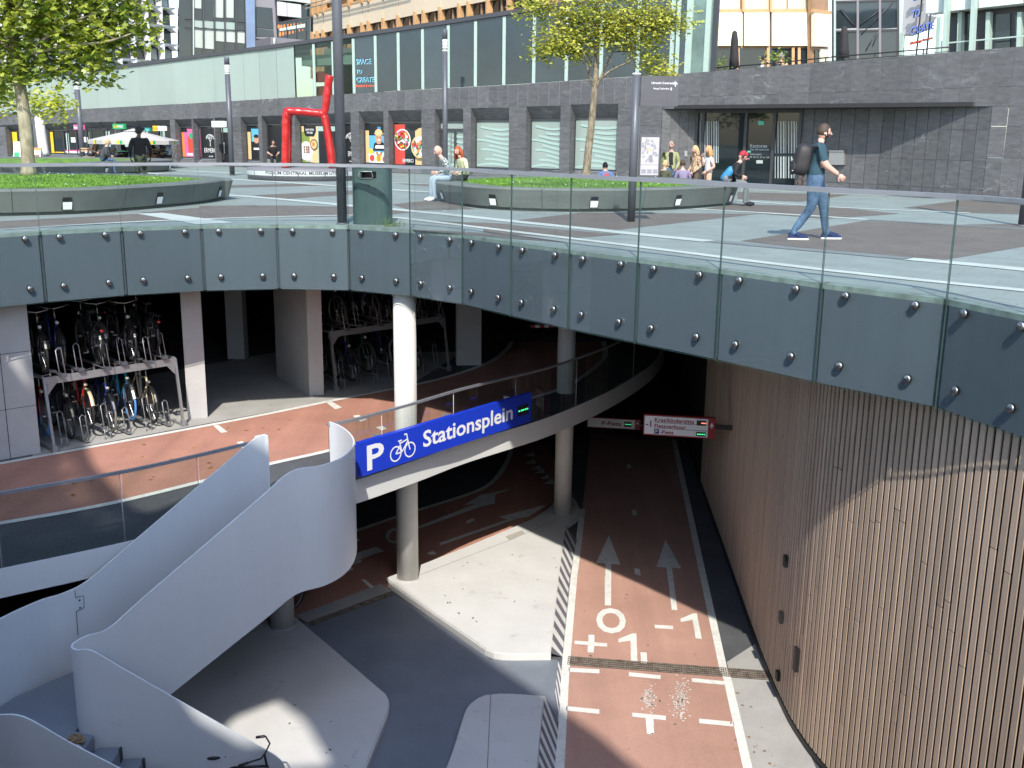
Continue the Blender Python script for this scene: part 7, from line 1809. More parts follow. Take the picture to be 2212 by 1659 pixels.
def person(label, loc, rz, H, pose, skin, top, legs, shoe, hair, sleeve='long', group=None, hstyle='short', beard=None, bulk=1.0, look=(0, 0), open_front=None, sub=2, thick=1.05):
    """pose: joint overrides in metres for a 1.75 m figure facing +X"""
    k = H / 1.75
    J = dict(pelvis=((0, 0, .96), (.125, .150)), spine=((0, 0, 1.13), (.112, .135)), chest=((.01, 0, 1.32), (.122, .155)), neck=((0, 0, 1.465), .064), skull=((.015, 0, 1.56), .058))
    for s_, y in (('l', 1), ('r', -1)):
        J['sh' + s_] = ((0, .175 * y, 1.405), .070); J['el' + s_] = ((-.03, .235 * y, 1.13), .048); J['wr' + s_] = ((.05, .24 * y, .89), .034)
        J['hp' + s_] = ((0, .085 * y, .91), .098); J['kn' + s_] = ((.02, .10 * y, .51), .064); J['an' + s_] = ((-.02, .10 * y, .10), .047); J['bl' + s_] = ((.09, .115 * y, .05), .044); J['to' + s_] = ((.17, .12 * y, .04), .034)
    for n, v in pose.items():
        if n in J: J[n] = (v, J[n][1])
    for n in J:
        p, r = J[n]; b = bulk if n in ('pelvis', 'spine', 'chest', 'shl', 'shr', 'ell', 'elr', 'hpl', 'hpr') else 1
        J[n] = (Vector(p) * k, tuple(x * k * b for x in r) if isinstance(r, tuple) else r * k * b)
    for n in ('hpl', 'hpr', 'knl', 'knr', 'anl', 'anr', 'bll', 'blr'): J[n] = (J[n][0], J[n][1] * (thick if n[:2] != 'bl' else 1))
    E_ = [('pelvis', 'spine'), ('spine', 'chest'), ('chest', 'neck'), ('neck', 'skull')]
    for s_ in 'lr': E_ += [('chest', 'sh' + s_), ('sh' + s_, 'el' + s_), ('el' + s_, 'wr' + s_), ('pelvis', 'hp' + s_), ('hp' + s_, 'kn' + s_), ('kn' + s_, 'an' + s_), ('an' + s_, 'bl' + s_), ('bl' + s_, 'to' + s_)]
    vs, fs = skin_body(J, E_, 'pelvis', sub)
    mats = [skin, top, legs, shoe, M_eye, M_lip, beard or skin, open_front or top]
    mb = MB()
    reg = {('pelvis', 'spine'): 1, ('spine', 'chest'): 1, ('chest', 'neck'): 1, ('neck', 'skull'): 0}
    for s_ in 'lr': reg.update({('chest', 'sh' + s_): 1, ('sh' + s_, 'el' + s_): 1, ('el' + s_, 'wr' + s_): 1 if sleeve == 'long' else 0, ('pelvis', 'hp' + s_): 2, ('hp' + s_, 'kn' + s_): 2, ('kn' + s_, 'an' + s_): 2, ('an' + s_, 'bl' + s_): 3, ('bl' + s_, 'to' + s_): 3})
    base = len(mb.v); mb.v += [tuple(v) for v in vs]
    segs = [(a, b, J[a][0], J[b][0], reg[(a, b)]) for a, b in E_]
    pz = J['pelvis'][0]; sp_ = (J['spine'][0] - pz).normalized()
    for f in fs:
        c = sum((vs[i] for i in f), Vector()) / len(f); best = None
        for a, b, A_, B_, m in segs:
            d_, t = seg_d(c, A_, B_); d_ -= (max(J[a][1]) if isinstance(J[a][1], tuple) else J[a][1]) * (.95 if m == 1 else .6)
            if best is None or d_ < best[0]: best = (d_, a, b, t, m)
        _, a, b, t, m = best
        if (a, b) == ('pelvis', 'spine') and t < .18: m = 2
        if (a, b) == ('chest', 'neck') and t > .85: m = 0
        if sleeve == 'short' and a[:2] == 'sh' and t > .82: m = 0
        if sleeve == 'none' and a[:2] == 'sh' and t > .25: m = 0
        if a[:2] == 'an' and t < .2: m = 2 if c.z > J[a][0].z + .015 else 3
        if open_front and m == 1 and a in ('pelvis', 'spine', 'chest') and c.x > .05 and abs(c.y) < .05: m = 7
        mb.f.append(tuple(i + base for i in f)); mb.m.append(m); mb.sm.append(True)
    # soles
    for s_ in 'lr':
        a, b = J['an' + s_][0], J['to' + s_][0]; d_ = (b - a); d_.z = 0
        if d_.length > .05:
            d_.normalize(); c = (J['bl' + s_][0]); 
    # head
    hc = J['skull'][0] + Vector((.02, 0, .075)) * k; Mh = Matrix.Rotation(look[0], 4, 'Z') @ Matrix.Rotation(look[1], 4, 'Y')
    def shp(d): return 1 - .20 * max(0, -d.z - .1) * (1.0 if d.x > 0 else .45) - (.06 if abs(d.y) > .75 else 0)
    n0 = len(mb.f); mb.ell(hc, (.098 * k, .076 * k, .122 * k), 18, 14, 0, Mh, shp)
    Mi = Mh.to_3x3()
    for fi in range(n0, len(mb.f)):
        c = sum((Vector(mb.v[i]) for i in mb.f[fi]), Vector()) / len(mb.f[fi]); q = Mi.transposed() @ (c - hc) / k
        if beard and q.z < -.028 and q.x > .012: mb.m[fi] = 6
    def hp(x, y, z): return hc + Mi @ (Vector((x, y, z)) * k)
    mb.tube([hp(.092, 0, .012), hp(.108, 0, -.015), hp(.116, 0, -.026), hp(.094, 0, -.034)], [.006 * k, .011 * k, .015 * k, .008 * k], 7, 0)
    for y in (-.031, .031): mb.ell(hp(.080, y, .010), (.010 * k, .014 * k, .007 * k), 8, 5, 4, Mh); mb.tube([hp(.088, y - .016, .028), hp(.092, y, .033), hp(.085, y + .016, .028)], .0045 * k, 5, 4)
    mb.ell(hp(.083, 0, -.057), (.010 * k, .024 * k, .008 * k), 8, 5, 5, Mh)
    for y in (-1, 1): mb.ell(hp(-.005, y * .074, -.005), (.020 * k, .010 * k, .032 * k), 8, 6, 0, Mh)
    for s_, y in (('l', 1), ('r', -1)):
        d_ = J['wr' + s_][0] - J['el' + s_][0]; hand(mb, J['wr' + s_][0], pose.get('hd' + s_, None) and Vector(pose['hd' + s_]) or d_, Vector((0, y, 0)) if abs(d_.normalized().y) < .8 else Vector((0, 0, 1)), 0, k, pose.get('curl', .7), -y)
    o = thing('person', label, 'person', loc, rz, group)
    body = mb.build('body', mats, o, world=False)
    # hair
    if hair is not None:
        hm = MB()
        def hs(d):
            face = d.x > .30 and d.z < .42 and abs(d.y) < .86
            low = d.z < -.35 and hstyle != 'long'
            return .86 if (face or low) else 1.0
        if hstyle == 'bald': pass
        else: hm.ell(hc + Mi @ Vector((-.006, 0, .010)) * k, (.105 * k, .084 * k, .126 * k), 16, 12, 0, Mh, hs)
        if hstyle == 'long':
            for j in range(9):
                a = rad(95 + 170 * j / 8); x, y = math.cos(a) * .09, math.sin(a) * .085
                hm.tube([hp(x * .7, y * .8, .06), hp(x * 1.05, y * 1.15, -.03), hp(x * 1.15 - .01, y * 1.3, -.13), hp(x * 1.1 - .02, y * 1.2, -.22)], [.03 * k, .042 * k, .040 * k, .015 * k], 7)
        if hstyle == 'bun': hm.ell(hp(-.10, 0, .03), (.035 * k,) * 3, 10, 7)
        if hm.v: hm.build('hair', hair, o, world=False)
    return o, J, k, hp
GRP = 'people on the plaza'
SIT = dict(pelvis=(0, 0, .55), spine=(.02, 0, .72), chest=(.06, 0, .90), neck=(.085, 0, 1.045), skull=(.115, 0, 1.135))
for s_, y in (('l', 1), ('r', -1)): SIT.update({'sh' + s_: (.055, .175 * y, .985), 'el' + s_: (.08, .24 * y, .73), 'wr' + s_: (.30, .16 * y, .66), 'hp' + s_: (.03, .09 * y, .52), 'kn' + s_: (.44, .12 * y, .50), 'an' + s_: (.42, .12 * y, .09), 'bl' + s_: (.53, .13 * y, .05), 'to' + s_: (.61, .13 * y, .04)})
def sit(**k): d = dict(SIT); d.update(k); return d
def seated(dx=0.0, lean=0.0, seat=.45, **k):
    """a sitting pose with the back leaned forward by `lean` metres at the head, feet kept on the ground"""
    d = dict(SIT); dz = seat - .45
    for n in ('pelvis', 'spine', 'chest', 'neck', 'skull', 'shl', 'shr', 'ell', 'elr', 'wrl', 'wrr'):
        x, y, z = d[n]; f = max(0, (z - .55) / .6); d[n] = (x + lean * f, y, z - abs(lean) * .45 * f + dz)
    for n in ('hpl', 'hpr', 'knl', 'knr'):
        x, y, z = d[n]; d[n] = (x, y, z + dz)
    d.update(k); return d
C_teal = cloth('teal_tshirt', (0.022, 0.062, 0.085)); C_jean = cloth('blue_jeans', (0.026, 0.058, 0.115), var=0.4, scale=5, col2=(0.085, 0.15, 0.24)); C_black = cloth('black', (0.012, 0.012, 0.014)); C_navy = cloth('navy_canvas', (0.015, 0.028, 0.10)); C_white = cloth('white', (0.72, 0.70, 0.68)); C_grey = cloth('grey_trousers', (0.15, 0.165, 0.165)); C_dgrey = cloth('charcoal_jacket', (0.045, 0.05, 0.055)); C_olive = cloth('olive_sweater', (0.065, 0.068, 0.038)); C_green = cloth('sage_jacket', (0.30, 0.32, 0.16)); C_lilac = cloth('lilac_top', (0.20, 0.17, 0.27)); C_camo = cloth('camo_trousers', (0.03, 0.035, 0.02), var=0.3, scale=9, col2=(0.14, 0.15, 0.09), thr=(.45, .55)); C_leo = cloth('leopard_blouse', (0.20, 0.12, 0.07), scale=26, col2=(0.58, 0.42, 0.28), thr=(.42, .56)); C_peach = cloth('peach_trousers', (0.60, 0.36, 0.24)); C_brownt = cloth('brown_trousers', (0.12, 0.085, 0.065)); C_denim = cloth('denim_jacket', (0.10, 0.16, 0.30), var=.25); C_lime = cloth('pale_green_top', (0.55, 0.58, 0.35)); C_plaid = cloth('plaid_shirt', (0.02, 0.03, 0.028), scale=2)
C_lj = cloth('pale_jeans', (0.34, 0.42, 0.50))
nt = C_plaid.node_tree; N = nt.nodes; P_ = N['Principled BSDF']; tc = N.new('ShaderNodeTexCoord'); ck = N.new('ShaderNodeTexChecker'); ck.inputs['Scale'].default_value = 26; ck.inputs['Color1'].default_value = (.50, .52, .50, 1); ck.inputs['Color2'].default_value = (.02, .05, .045, 1); nt.links.new(tc.outputs['Object'], ck.inputs['Vector']); nt.links.new(ck.outputs['Color'], P_.inputs['Base Color'])
H_brown, H_black, H_blond, H_red, H_straw, H_grey = [mat('hair_' + n, c, 0.6, var=.3, scale=30, bump=.4, bscale=60) for n, c in (('brown', (0.06, 0.038, 0.024)), ('black', (0.012, 0.011, 0.011)), ('blond', (0.52, 0.36, 0.18)), ('red', (0.36, 0.075, 0.02)), ('strawberry', (0.58, 0.30, 0.12)), ('grey', (0.30, 0.27, 0.25)))]
# the walker
WALK = dict(pelvis=(0, 0, .95), spine=(.0, 0, 1.12), chest=(.005, 0, 1.32), neck=(.02, 0, 1.455), skull=(.05, 0, 1.528),
            hpl=(.02, .085, .90), knl=(.17, .09, .51), anl=(.235, .09, .10), bll=(.36, .10, .055), tol=(.44, .10, .06),
            hpr=(-.02, -.085, .90), knr=(-.05, -.09, .49), anr=(-.31, -.10, .11), blr=(-.19, -.11, .05), tor=(-.11, -.11, .04),
            shr=(.0, -.175, 1.40), elr=(.06, -.235, 1.13), wrr=(.285, -.22, .985), shl=(.01, .175, 1.40), ell=(-.14, .22, 1.15), wrl=(-.17, .20, .91), hdr=(.8, 0, -.6), curl=1.0)
g = G(1752, 517, 0)
M_beard = mat('beard', (0.035, 0.022, 0.015), 0.7, var=.25, scale=60)
o, J, k, hp = person('bearded man in a dark teal T-shirt and jeans walking past with a black backpack', g, rad(-3), 1.86, WALK, M_skin_p, C_teal, C_jean, C_navy, H_brown, 'short', None, 'short', M_beard, 1.26, sub=3, thick=1.2)
mb = MB(); mb.ell(hp(.012, -.080, -.012), (.010, .008, .012), 8, 6); mb.tube([hp(.014, -.083, -.014), hp(.02, -.084, -.045)], .005, 5); mb.build('earbud', I_signwhite, o, world=False)
for s_ in 'lr':   # white soles and laces
    a, b = J['an' + s_][0], J['to' + s_][0]; c = J['bl' + s_][0]; d_ = b - a; d_.z = 0; d_.normalize(); n_ = Vector((-d_.y, d_.x, 0)); heel = a - d_ * .075; tip = b + d_ * .035
    ring = [heel + n_ * .035, (a + c) / 2 + n_ * .038, c + n_ * .052, tip + n_ * .03, tip + d_ * .02, tip - n_ * .03, c - n_ * .052, (a + c) / 2 - n_ * .038, heel - n_ * .035]
    mb = MB(); mb.poly([(p.x, p.y) for p in ring], 0.0, .028); mb.build('shoe_sole', I_signwhite, o, world=False)
    up_ = MB(); up_.hexa([Vector((p.x, p.y, .03)) for p in ring], [Vector((p.x, p.y, 0)) * .82 + Vector(((a.x + b.x) / 2, (a.y + b.y) / 2, 0)) * .18 + Vector((0, 0, .065 if i in (3, 4, 5) else .115)) for i, p in enumerate(ring)]); up_.build('shoe', C_navy, o, world=False)
o['label'] = o['label']
bpk = thing('backpack', 'black backpack carried on the back of the walking man', 'backpack', Vector(o.location) + Matrix.Rotation(rad(-3), 3, 'Z') @ Vector((-.205, -.02, 1.27)), rad(-3))
M_pack = mat('black_nylon', (0.022, 0.021, 0.022), 0.6, var=.2, scale=8, bump=.4, bscale=12)
mb = MB(); mb.ell((-.04, 0, .0), (.145, .165, .265), 18, 14, fn=lambda d: (abs(d.x) ** 4 + abs(d.y) ** 4 + abs(d.z) ** 4) ** -.25 * .93, M=Matrix.Rotation(rad(10), 4, 'Y')); mb.build('bag', M_pack, bpk, world=False)
mb = MB(); mb.ell((-.165, 0, -.10), (.065, .13, .14), 12, 9, M=Matrix.Rotation(rad(10), 4, 'Y')); mb.build('front_pocket', M_pack, bpk, world=False)
for y in (-.11, .11):
    mb = MB(); mb.tube([(.10, y, .20), (.22, y, .225), (.335, y * 1.1, .13), (.33, y * 1.2, -.02), (.20, y * 1.3, -.18)], [.024, .024, .024, .018, .012], 6); mb.build('strap', M_pack, bpk, world=False)
mb = MB(); mb.tube([(-.10, -.02, .265), (-.06, -.02, .30), (0, -.02, .285)], .008, 5); mb.build('grab_loop', M_pack, bpk, world=False)
mb = MB(); mb.ell((-.20, -.10, -.17), (.018, .022, .014), 8, 5); mb.tube([(-.205, -.06, .02), (-.21, -.062, -.03)], .006, 5); mb.build('buckle', M_galv, bpk, world=False)

def at_top(x, y, dist, H, sitting=False):   # place so that the head top shows at this pixel for the known distance
    p = DY(x, y, dist); return Vector((p.x, p.y, 0))
# standing group in the dip behind the right planter
DZ = -0.34
p = at_top(1450, 307, 32.0, 1.8); p.z = dip_z(p.x, p.y)
person('bald man in an open sage green jacket and black shirt facing the viewer', p, rad(-92), 1.82, dict(wrl=(.16, .17, 1.0), wrr=(.14, -.18, .98), ell=(-.02, .25, 1.12), elr=(-.02, -.25, 1.12)), M_skin_p, C_green, C_jean, C_black, None, group=GRP, hstyle='bald', bulk=1.12, open_front=C_black, look=(rad(-12), 0))
p = at_top(1504, 317, 31.6, 1.7); p.z = dip_z(p.x, p.y)
person('blonde woman in a leopard print blouse and brown trousers standing in the group', p, rad(205), 1.70, dict(wrl=(.18, .14, .96), wrr=(.20, -.10, .95)), M_skin_p, C_leo, C_brownt, C_black, H_blond, group=GRP, hstyle='long', bulk=1.10)
p = at_top(1533, 317, 31.2, 1.7); p.z = dip_z(p.x, p.y)
o, J, k, hp = person('woman with long strawberry blonde hair in a white top and peach trousers smoking', p, rad(190), 1.70, dict(elr=(.10, -.22, 1.16), wrr=(.16, -.10, 1.43), wrl=(.13, .15, 1.0), ell=(-.08, .27, 1.14)), M_skin_p, C_white, C_peach, C_white, H_straw, 'none', GRP, 'long')
# low bench with three people seen from behind
bq = thing('low_bench', 'low dark bench behind the lawn of the right planter', 'bench', (3.6, 30.98, DZ))
block('seat', M_planter, bq, (3.6, 30.98, DZ + .42), (3.6, .42, .06)); 
for x in (2.1, 3.6, 5.1): block('leg', M_planter, bq, (x, 30.98, DZ + .19), (.12, .34, .40))
def bench_person(x, label, H, lean, **k):
    pp = DY(x, 350, 30.95); pp.z = DZ; return person(label, pp, rad(k.pop('rz', 95)), H, seated(0, lean), **k)
bench_person(1433, 'blonde person in an olive sweater sitting beside the map panel, back to the viewer', 1.70, .02, rz=60, skin=M_skin_p, top=C_olive, legs=C_black, shoe=C_black, hair=H_blond, group=GRP, look=(rad(-35), 0))
bench_person(1478, 'woman in a lilac long-sleeved top sitting with her back to the viewer', 1.72, .03, rz=97, skin=M_skin_p, top=C_lilac, legs=C_grey, shoe=C_black, hair=H_brown, group=GRP, hstyle='bun', bulk=1.12)
o, J, k, hp = bench_person(1311, 'person in a denim jacket with a red back patch bent over behind the lawn', 1.70, .22, rz=93, skin=M_skin_p, top=C_denim, legs=C_jean, shoe=C_black, hair=H_black, group=GRP, bulk=1.15)
c = J['chest'][0]; mb = MB(); c2 = c + Vector((-.155, 0, .02)); 
for r0, r1 in ((.0, .03), (.05, .075)):
    n = 14; mb.add([c2 + Vector((-.012 + r * .05 * 0, r * math.cos(6.2832 * i / n), r * math.sin(6.2832 * i / n))) for i in range(n) for r in (r0, r1)], [(2 * i, 2 * i + 1, (2 * i + 3) % (2 * n), (2 * i + 2) % (2 * n)) for i in range(n)])
mb.build('back_patch', I_red, o, world=False)
# couple on the left end of the right planter
pp = DY(972, 366, 25.9); pp.z = 0
person('bald man in a plaid shirt sitting on the left end of the planter', pp, rad(200), 1.78, seated(0, .16, .50), M_skin_p, C_plaid, C_lj, C_white, None, group=GRP, hstyle='bald', look=(0, rad(22)))
pp = DY(1006, 366, 26.4); pp.z = 0
person('red-haired woman in a pale green top sitting beside the plaid shirt man', pp, rad(215), 1.70, seated(0, .10, .52), M_skin_p, C_lime, C_black, C_white, H_red, group=GRP, hstyle='long', look=(rad(20), rad(10)))
# youth with the red cap
pp = DY(1572, 380, 25.6); pp.z = 0
o, J, k, hp = person('youth in a red cap and headphones bent forward on the right end of the planter', pp, rad(-8), 1.76, seated(0, .20, .50, knl=(.46, .13, .50), anl=(.50, .16, .09), bll=(.61, .17, .05), tol=(.69, .17, .04)), M_skin_p, C_black, C_grey, C_black, None, group=GRP, hstyle='bald', look=(0, rad(32)))
mb = MB(); M_cap = cloth('red_cap', (0.50, 0.03, 0.05)); hc = hp(0, 0, .03)
mb.ell(hc, (.112, .092, .105), 14, 10, fn=lambda d: 1.0 if d.z > -.15 else .8); q = [hp(.09, -.07, .05), hp(.09, .07, .05), hp(.165, .05, .01), hp(.18, 0, 0), hp(.165, -.05, .01)]; mb.hexa(q, [v - Vector((0, 0, .012)) for v in q]); cp = mb.build('cap', M_cap, o, world=False)
mb = MB(); mb.tube([hp(0, -.095, -.01), hp(0, -.08, .09), hp(0, 0, .145), hp(0, .08, .09), hp(0, .095, -.01)], .011, 6); [mb.ell(hp(0, y, -.01), (.035, .02, .04), 8, 6) for y in (-.095, .095)]; mb.build('headphones', M_black, o, world=False)
bl = thing('backpack', 'blue and grey backpack on the back of the youth with the red cap', 'backpack', Vector(pp) + Matrix.Rotation(rad(-8), 3, 'Z') @ Vector((.0, 0, .75)), rad(-8))
mb = MB(); mb.ell((0, 0, 0), (.11, .145, .22), 14, 10, fn=lambda d: (abs(d.x) ** 4 + abs(d.y) ** 4 + abs(d.z) ** 4) ** -.25 * .93, M=Matrix.Rotation(rad(38), 4, 'Y')); mb.build('bag', mat('cyan_nylon', (0.03, 0.22, 0.42), .6, var=.2), bl, world=False)
mb = MB(); mb.ell((-.05, -.02, -.10), (.10, .14, .13), 12, 9); mb.build('side_pocket', mat('grey_nylon', (0.16, 0.18, 0.20), .6), bl, world=False)
# man in the black hoodie
pp = DY(300, 292, 28.6); pp.z = 0
person('man in a black hoodie and camouflage trousers standing behind the left planter', pp, rad(112), 1.70, dict(knl=(.06, .10, .51), anl=(.05, .11, .10), wrl=(.10, .25, .92), wrr=(.10, -.27, .93), elr=(-.06, -.28, 1.14), ell=(-.06, .27, 1.14)), M_skin_d, C_black, C_camo, C_black, H_black, group=GRP, bulk=1.22, look=(rad(55), 0))
# sitters at the far left planter and by the sculpture
pp = DY(219, 350, 39.5); pp.z = 0
person('blond person in a charcoal jacket sitting hunched on the far planter', pp, rad(35), 1.72, seated(0, .16, .48), M_skin_p, C_dgrey, C_jean, C_black, H_blond, group=GRP, bulk=1.1)
gg = G(600, 364, 0); pp = Vector((gg.x, FA.at(S_(597), 0, 1.0).y, 0))
person('person in a black T-shirt sitting in front of the tree poster beside the red chair', pp, rad(-70), 1.75, seated(0, .10, .45), M_skin, C_black, C_black, C_black, H_black, 'short', GRP, look=(0, rad(15)))
o = thing('stone_seat', 'low block under the person in black', 'seat', pp); mb = MB(); mb.box((0, 0, .22), (.45, .45, .44)); mb.build('seat_block', M_planter, o, world=False)

# ================================================================== pavement cafe at the left
M_canvas = mat('grey_parasol_canvas', (0.42, 0.40, 0.37), 0.85, var=.05); M_white_canvas = mat('white_canvas', (0.62, 0.61, 0.58), 0.85, var=.05)
yc = 46.5
apex = DY(288, 279, yc); hw = (DY(376, 303, yc).x - DY(203, 303, yc).x) / 2; zl = DY(288, 303, yc).z
ps = thing('parasol', 'large open pale grey parasol over the cafe tables', 'parasol', (apex.x, yc, 0))
mb = MB(); n = 8; ring = [(apex.x + hw * math.cos(rad(22.5 + 45 * k)) * 1.08, yc + hw * math.sin(rad(22.5 + 45 * k)) * 1.08, zl) for k in range(n)]
rin = [(apex.x + hw * .2 * math.cos(rad(22.5 + 45 * k)), yc + hw * .2 * math.sin(rad(22.5 + 45 * k)), apex.z - .10) for k in range(n)]
mb.add(ring + rin, [(k, (k + 1) % n, n + (k + 1) % n, n + k) for k in range(n)]); mb.build('canopy', M_canvas, ps)
mb = MB(); mb.add([Vector(r) * .0 + Vector((apex.x + (r[0] - apex.x) * 1.25, yc + (r[1] - yc) * 1.25, apex.z - .09)) for r in rin] + [(apex.x, yc, apex.z + .03)], [(k, (k + 1) % n, n) for k in range(n)]); mb.build('vent_cap', M_canvas, ps)
mb = MB(); 
for k in range(n):
    a, b = Vector(ring[k]), Vector(ring[(k + 1) % n])
    mb.add([a, b, b - Vector((0, 0, .16)), a - Vector((0, 0, .16))], [(0, 1, 2, 3)], 0)
    for u0, u1, mi in ((.42, .5, 1), (.5, .58, 2)): mb.add([a.lerp(b, u0) + (a - Vector((apex.x, yc, a.z))) * .004, a.lerp(b, u1) + (a - Vector((apex.x, yc, a.z))) * .004, a.lerp(b, u1) - Vector((0, 0, .15)), a.lerp(b, u0) - Vector((0, 0, .15))], [(0, 1, 2, 3)], mi)
mb.build('valance', [M_canvas, I_yellow, I_green], ps)
mb = MB(); mb.tube([(apex.x, yc, 0), (apex.x, yc, apex.z)], .04, 8); mb.build('mast', M_grey_metal, ps)
mb = MB(); mb.box((apex.x, yc, .05), (.7, .7, .10)); mb.build('base', M_planter, ps)
tip = DY(83, 246, 50); ft = DY(95, 334, 50)
cs = thing('parasol', 'closed white parasol leaning between the two sandwich boards', 'parasol', (ft.x, 50, 0))
mb = MB(); d_ = tip - ft; mb.tube([ft, ft.lerp(tip, .08), ft.lerp(tip, .5), ft.lerp(tip, .9), tip], [.27, .22, .22, .20, .05], 10); mb.build('furled_canopy', M_white_canvas, cs)
mb = MB(); mb.tube([(ft.x, 50, 0), ft.lerp(tip, .3)], .035, 7); mb.box((ft.x, 50, .04), (.6, .6, .08)); mb.build('mast', M_grey_metal, cs)
def aboard(x0, x1, y0, y1, dist, label, deco):
    a, b = DY(x0, y1, dist), DY(x1, y1, dist); zt = DY(x0, y0, dist).z; o = thing('sandwich_board', label, 'board', ((a.x + b.x) / 2, dist, 0)); w = (b.x - a.x); h = zt
    for sgn in (-1, 1):
        mb = MB(); mb.hexa([(-w / 2, sgn * .28, .06), (w / 2, sgn * .28, .06), (w / 2, sgn * .03, h), (-w / 2, sgn * .03, h)], [(-w / 2, sgn * .25, .06), (w / 2, sgn * .25, .06), (w / 2, sgn * .0, h), (-w / 2, sgn * .0, h)]); bd = mb.build('board', I_signwhite, o, world=False)
        if sgn < 0:
            mb = MB()
            for k_, (u0, v0, u1, v1, mi) in enumerate(deco):
                e = .006 + .001 * k_; P = lambda u, v: (-w / 2 + w * u, -.28 + .25 * (v * (h - .06)) / (h - .06) - e, .06 + (h - .06) * v); mb.flat([P(u0, v0), P(u1, v0), P(u1, v1), P(u0, v1)], mi)
            mb.build('print', INKS, bd, world=False)
    mb = MB(); [mb.box((x, 0, .03), (.05, .6, .06)) for x in (-w * .35, w * .35)]; mb.build('foot', M_black, o, world=False)
aboard(34, 50, 306, 347, 47, 'white sandwich board with a green panel left of the plane tree trunk', [(.1, .25, .8, .55, GR), (.15, .62, .85, .68, M2), (.15, .72, .85, .76, SA), (.15, .82, .6, .86, M2)])
aboard(70, 92, 319, 347.5, 47, 'pale sandwich board with orange menu rows right of the plane tree trunk', [(0, .86, 1, 1, OR), (.1, .70, .9, .76, SA), (.1, .5, .9, .6, BR), (.1, .34, .9, .40, OR), (.1, .18, .9, .26, OR), (.0, .0, 1, .03, SA)])
# shop signs on the wall
def shop_sign(label, x0, x1, y0, y1, m, txt, tm, off=0.75, pole=False):
    s_0, z_0 = FA.hit(x0, y1); s_1, z_1 = FA.hit(x1, y0); o = thing('shop_sign', label, 'sign', FA.at((s_0 + s_1) / 2, z_0, off))
    szbox(MB(), FA, s_0, s_1, z_0, z_1, off - .12, off).build('box', m, o)
    for t, u0, v0, wd, mi in txt:
        mb = MB(); vs, fs, w = text2d(t, 1.0, bold=.02); y1_ = max(v[1] for v in vs); mb.add([FA.at(s_0 + (s_1 - s_0) * (u0 + v[0] / w * wd), z_0 + (z_1 - z_0) * (v0 + v[1] / y1_ * .5), off + .008) for v in vs], fs); mb.build('lettering', tm[mi], o)
    mb = MB()
    if pole: c = FA.at((s_0 + s_1) / 2, 0, off - .06); mb.tube([(c.x, c.y, 0), (c.x, c.y, z_0)], .05, 7)
    else: szbox(mb, FA, (s_0 + s_1) / 2 - .03, (s_0 + s_1) / 2 + .03, z_0 + .1, z_0 + .16, 0, off - .12)
    mb.build('bracket', M_black, o)
shop_sign('bright pink itoshii shop sign left of the parasol', 190.5, 212, 270, 280.5, I_pink, [('itoshii', .08, .25, .84, 0)], [I_signwhite], .9, True)
shop_sign('green SUBWAY shop sign above the open parasol', 271, 295.5, 268, 279, I_green, [('SUB', .1, .25, .4, 0), ('WAY', .5, .25, .4, 1)], [I_yellow, I_signwhite])
shop_sign('small teal Open sign right of the green shop sign', 320, 331, 276, 284, ink('teal', (0.02, 0.22, 0.20)), [('Open', .15, .3, .7, 0)], [ink('aqua', (0.25, 0.75, 0.70))], .2)
shop_sign('yellow SUB letters sign above the right end of the parasol', 341, 352, 272, 283, I_yellow, [('SUB', .1, .25, .8, 0)], [I_orange], .3)
shop_sign('white letters half of the yellow shop sign', 352.5, 367, 272.5, 282.5, I_signwhite, [('WAY', .1, .25, .8, 0)], [I_mint], .3)
shop_sign('small white box sign beside the black door with the lamp post', 482.5, 510, 262, 275, I_signwhite, [('FOOD HALL', .12, .35, .76, 0)], [I_mint2], .7)
# tables and chairs
M_slatwood = mat('chair_wood', (0.50, 0.35, 0.19), .5, var=.1)
def cafe_chair_proto(loc, rz, label):
    o = thing('cafe_chair', label, 'chair', loc, rz, 'folding chairs outside the cafe')
    for z in (.70, .80): mb = MB(); mb.box((-.21, 0, z), (.02, .42, .06)); mb.build('back_slat', M_slatwood, o, world=False)
    for x in (-.13, -.03, .07, .17): mb = MB(); mb.box((x, 0, .45), (.08, .40, .02)); mb.build('seat_slat', M_slatwood, o, world=False)
    for y in (-.2, .2):
        mb = MB(); mb.tube([(-.22, y, .84), (.20, y, 0)], .012, 5); mb.build('leg', M_black, o, world=False); mb = MB(); mb.tube([(.15, y, .45), (-.22, y, 0)], .012, 5); mb.build('leg', M_black, o, world=False)
    return o
spots = [(192, 47.0, 60, 'folding chair with wooden slats below the pink shop sign'), (238, 46.0, 185, 'folding chair with wooden slats in front of the parasol mast'), (262, 46.4, 20, 'folding chair with wooden slats behind the man in the hoodie'), (330, 46.5, 250, 'folding chair with pale wooden back right of the man in the hoodie'), (352, 47.2, 100, 'folding chair at the right end of the cafe terrace')]
first = None
for x, d_, a, lab in spots:
    p = DY(x, 340, d_); p.z = 0
    if first is None: first = cafe_chair_proto(p, rad(a), lab); index_children()
    else: c = copy_tree(first); c.location = p; c.rotation_euler = (0, 0, rad(a)); c['label'] = lab
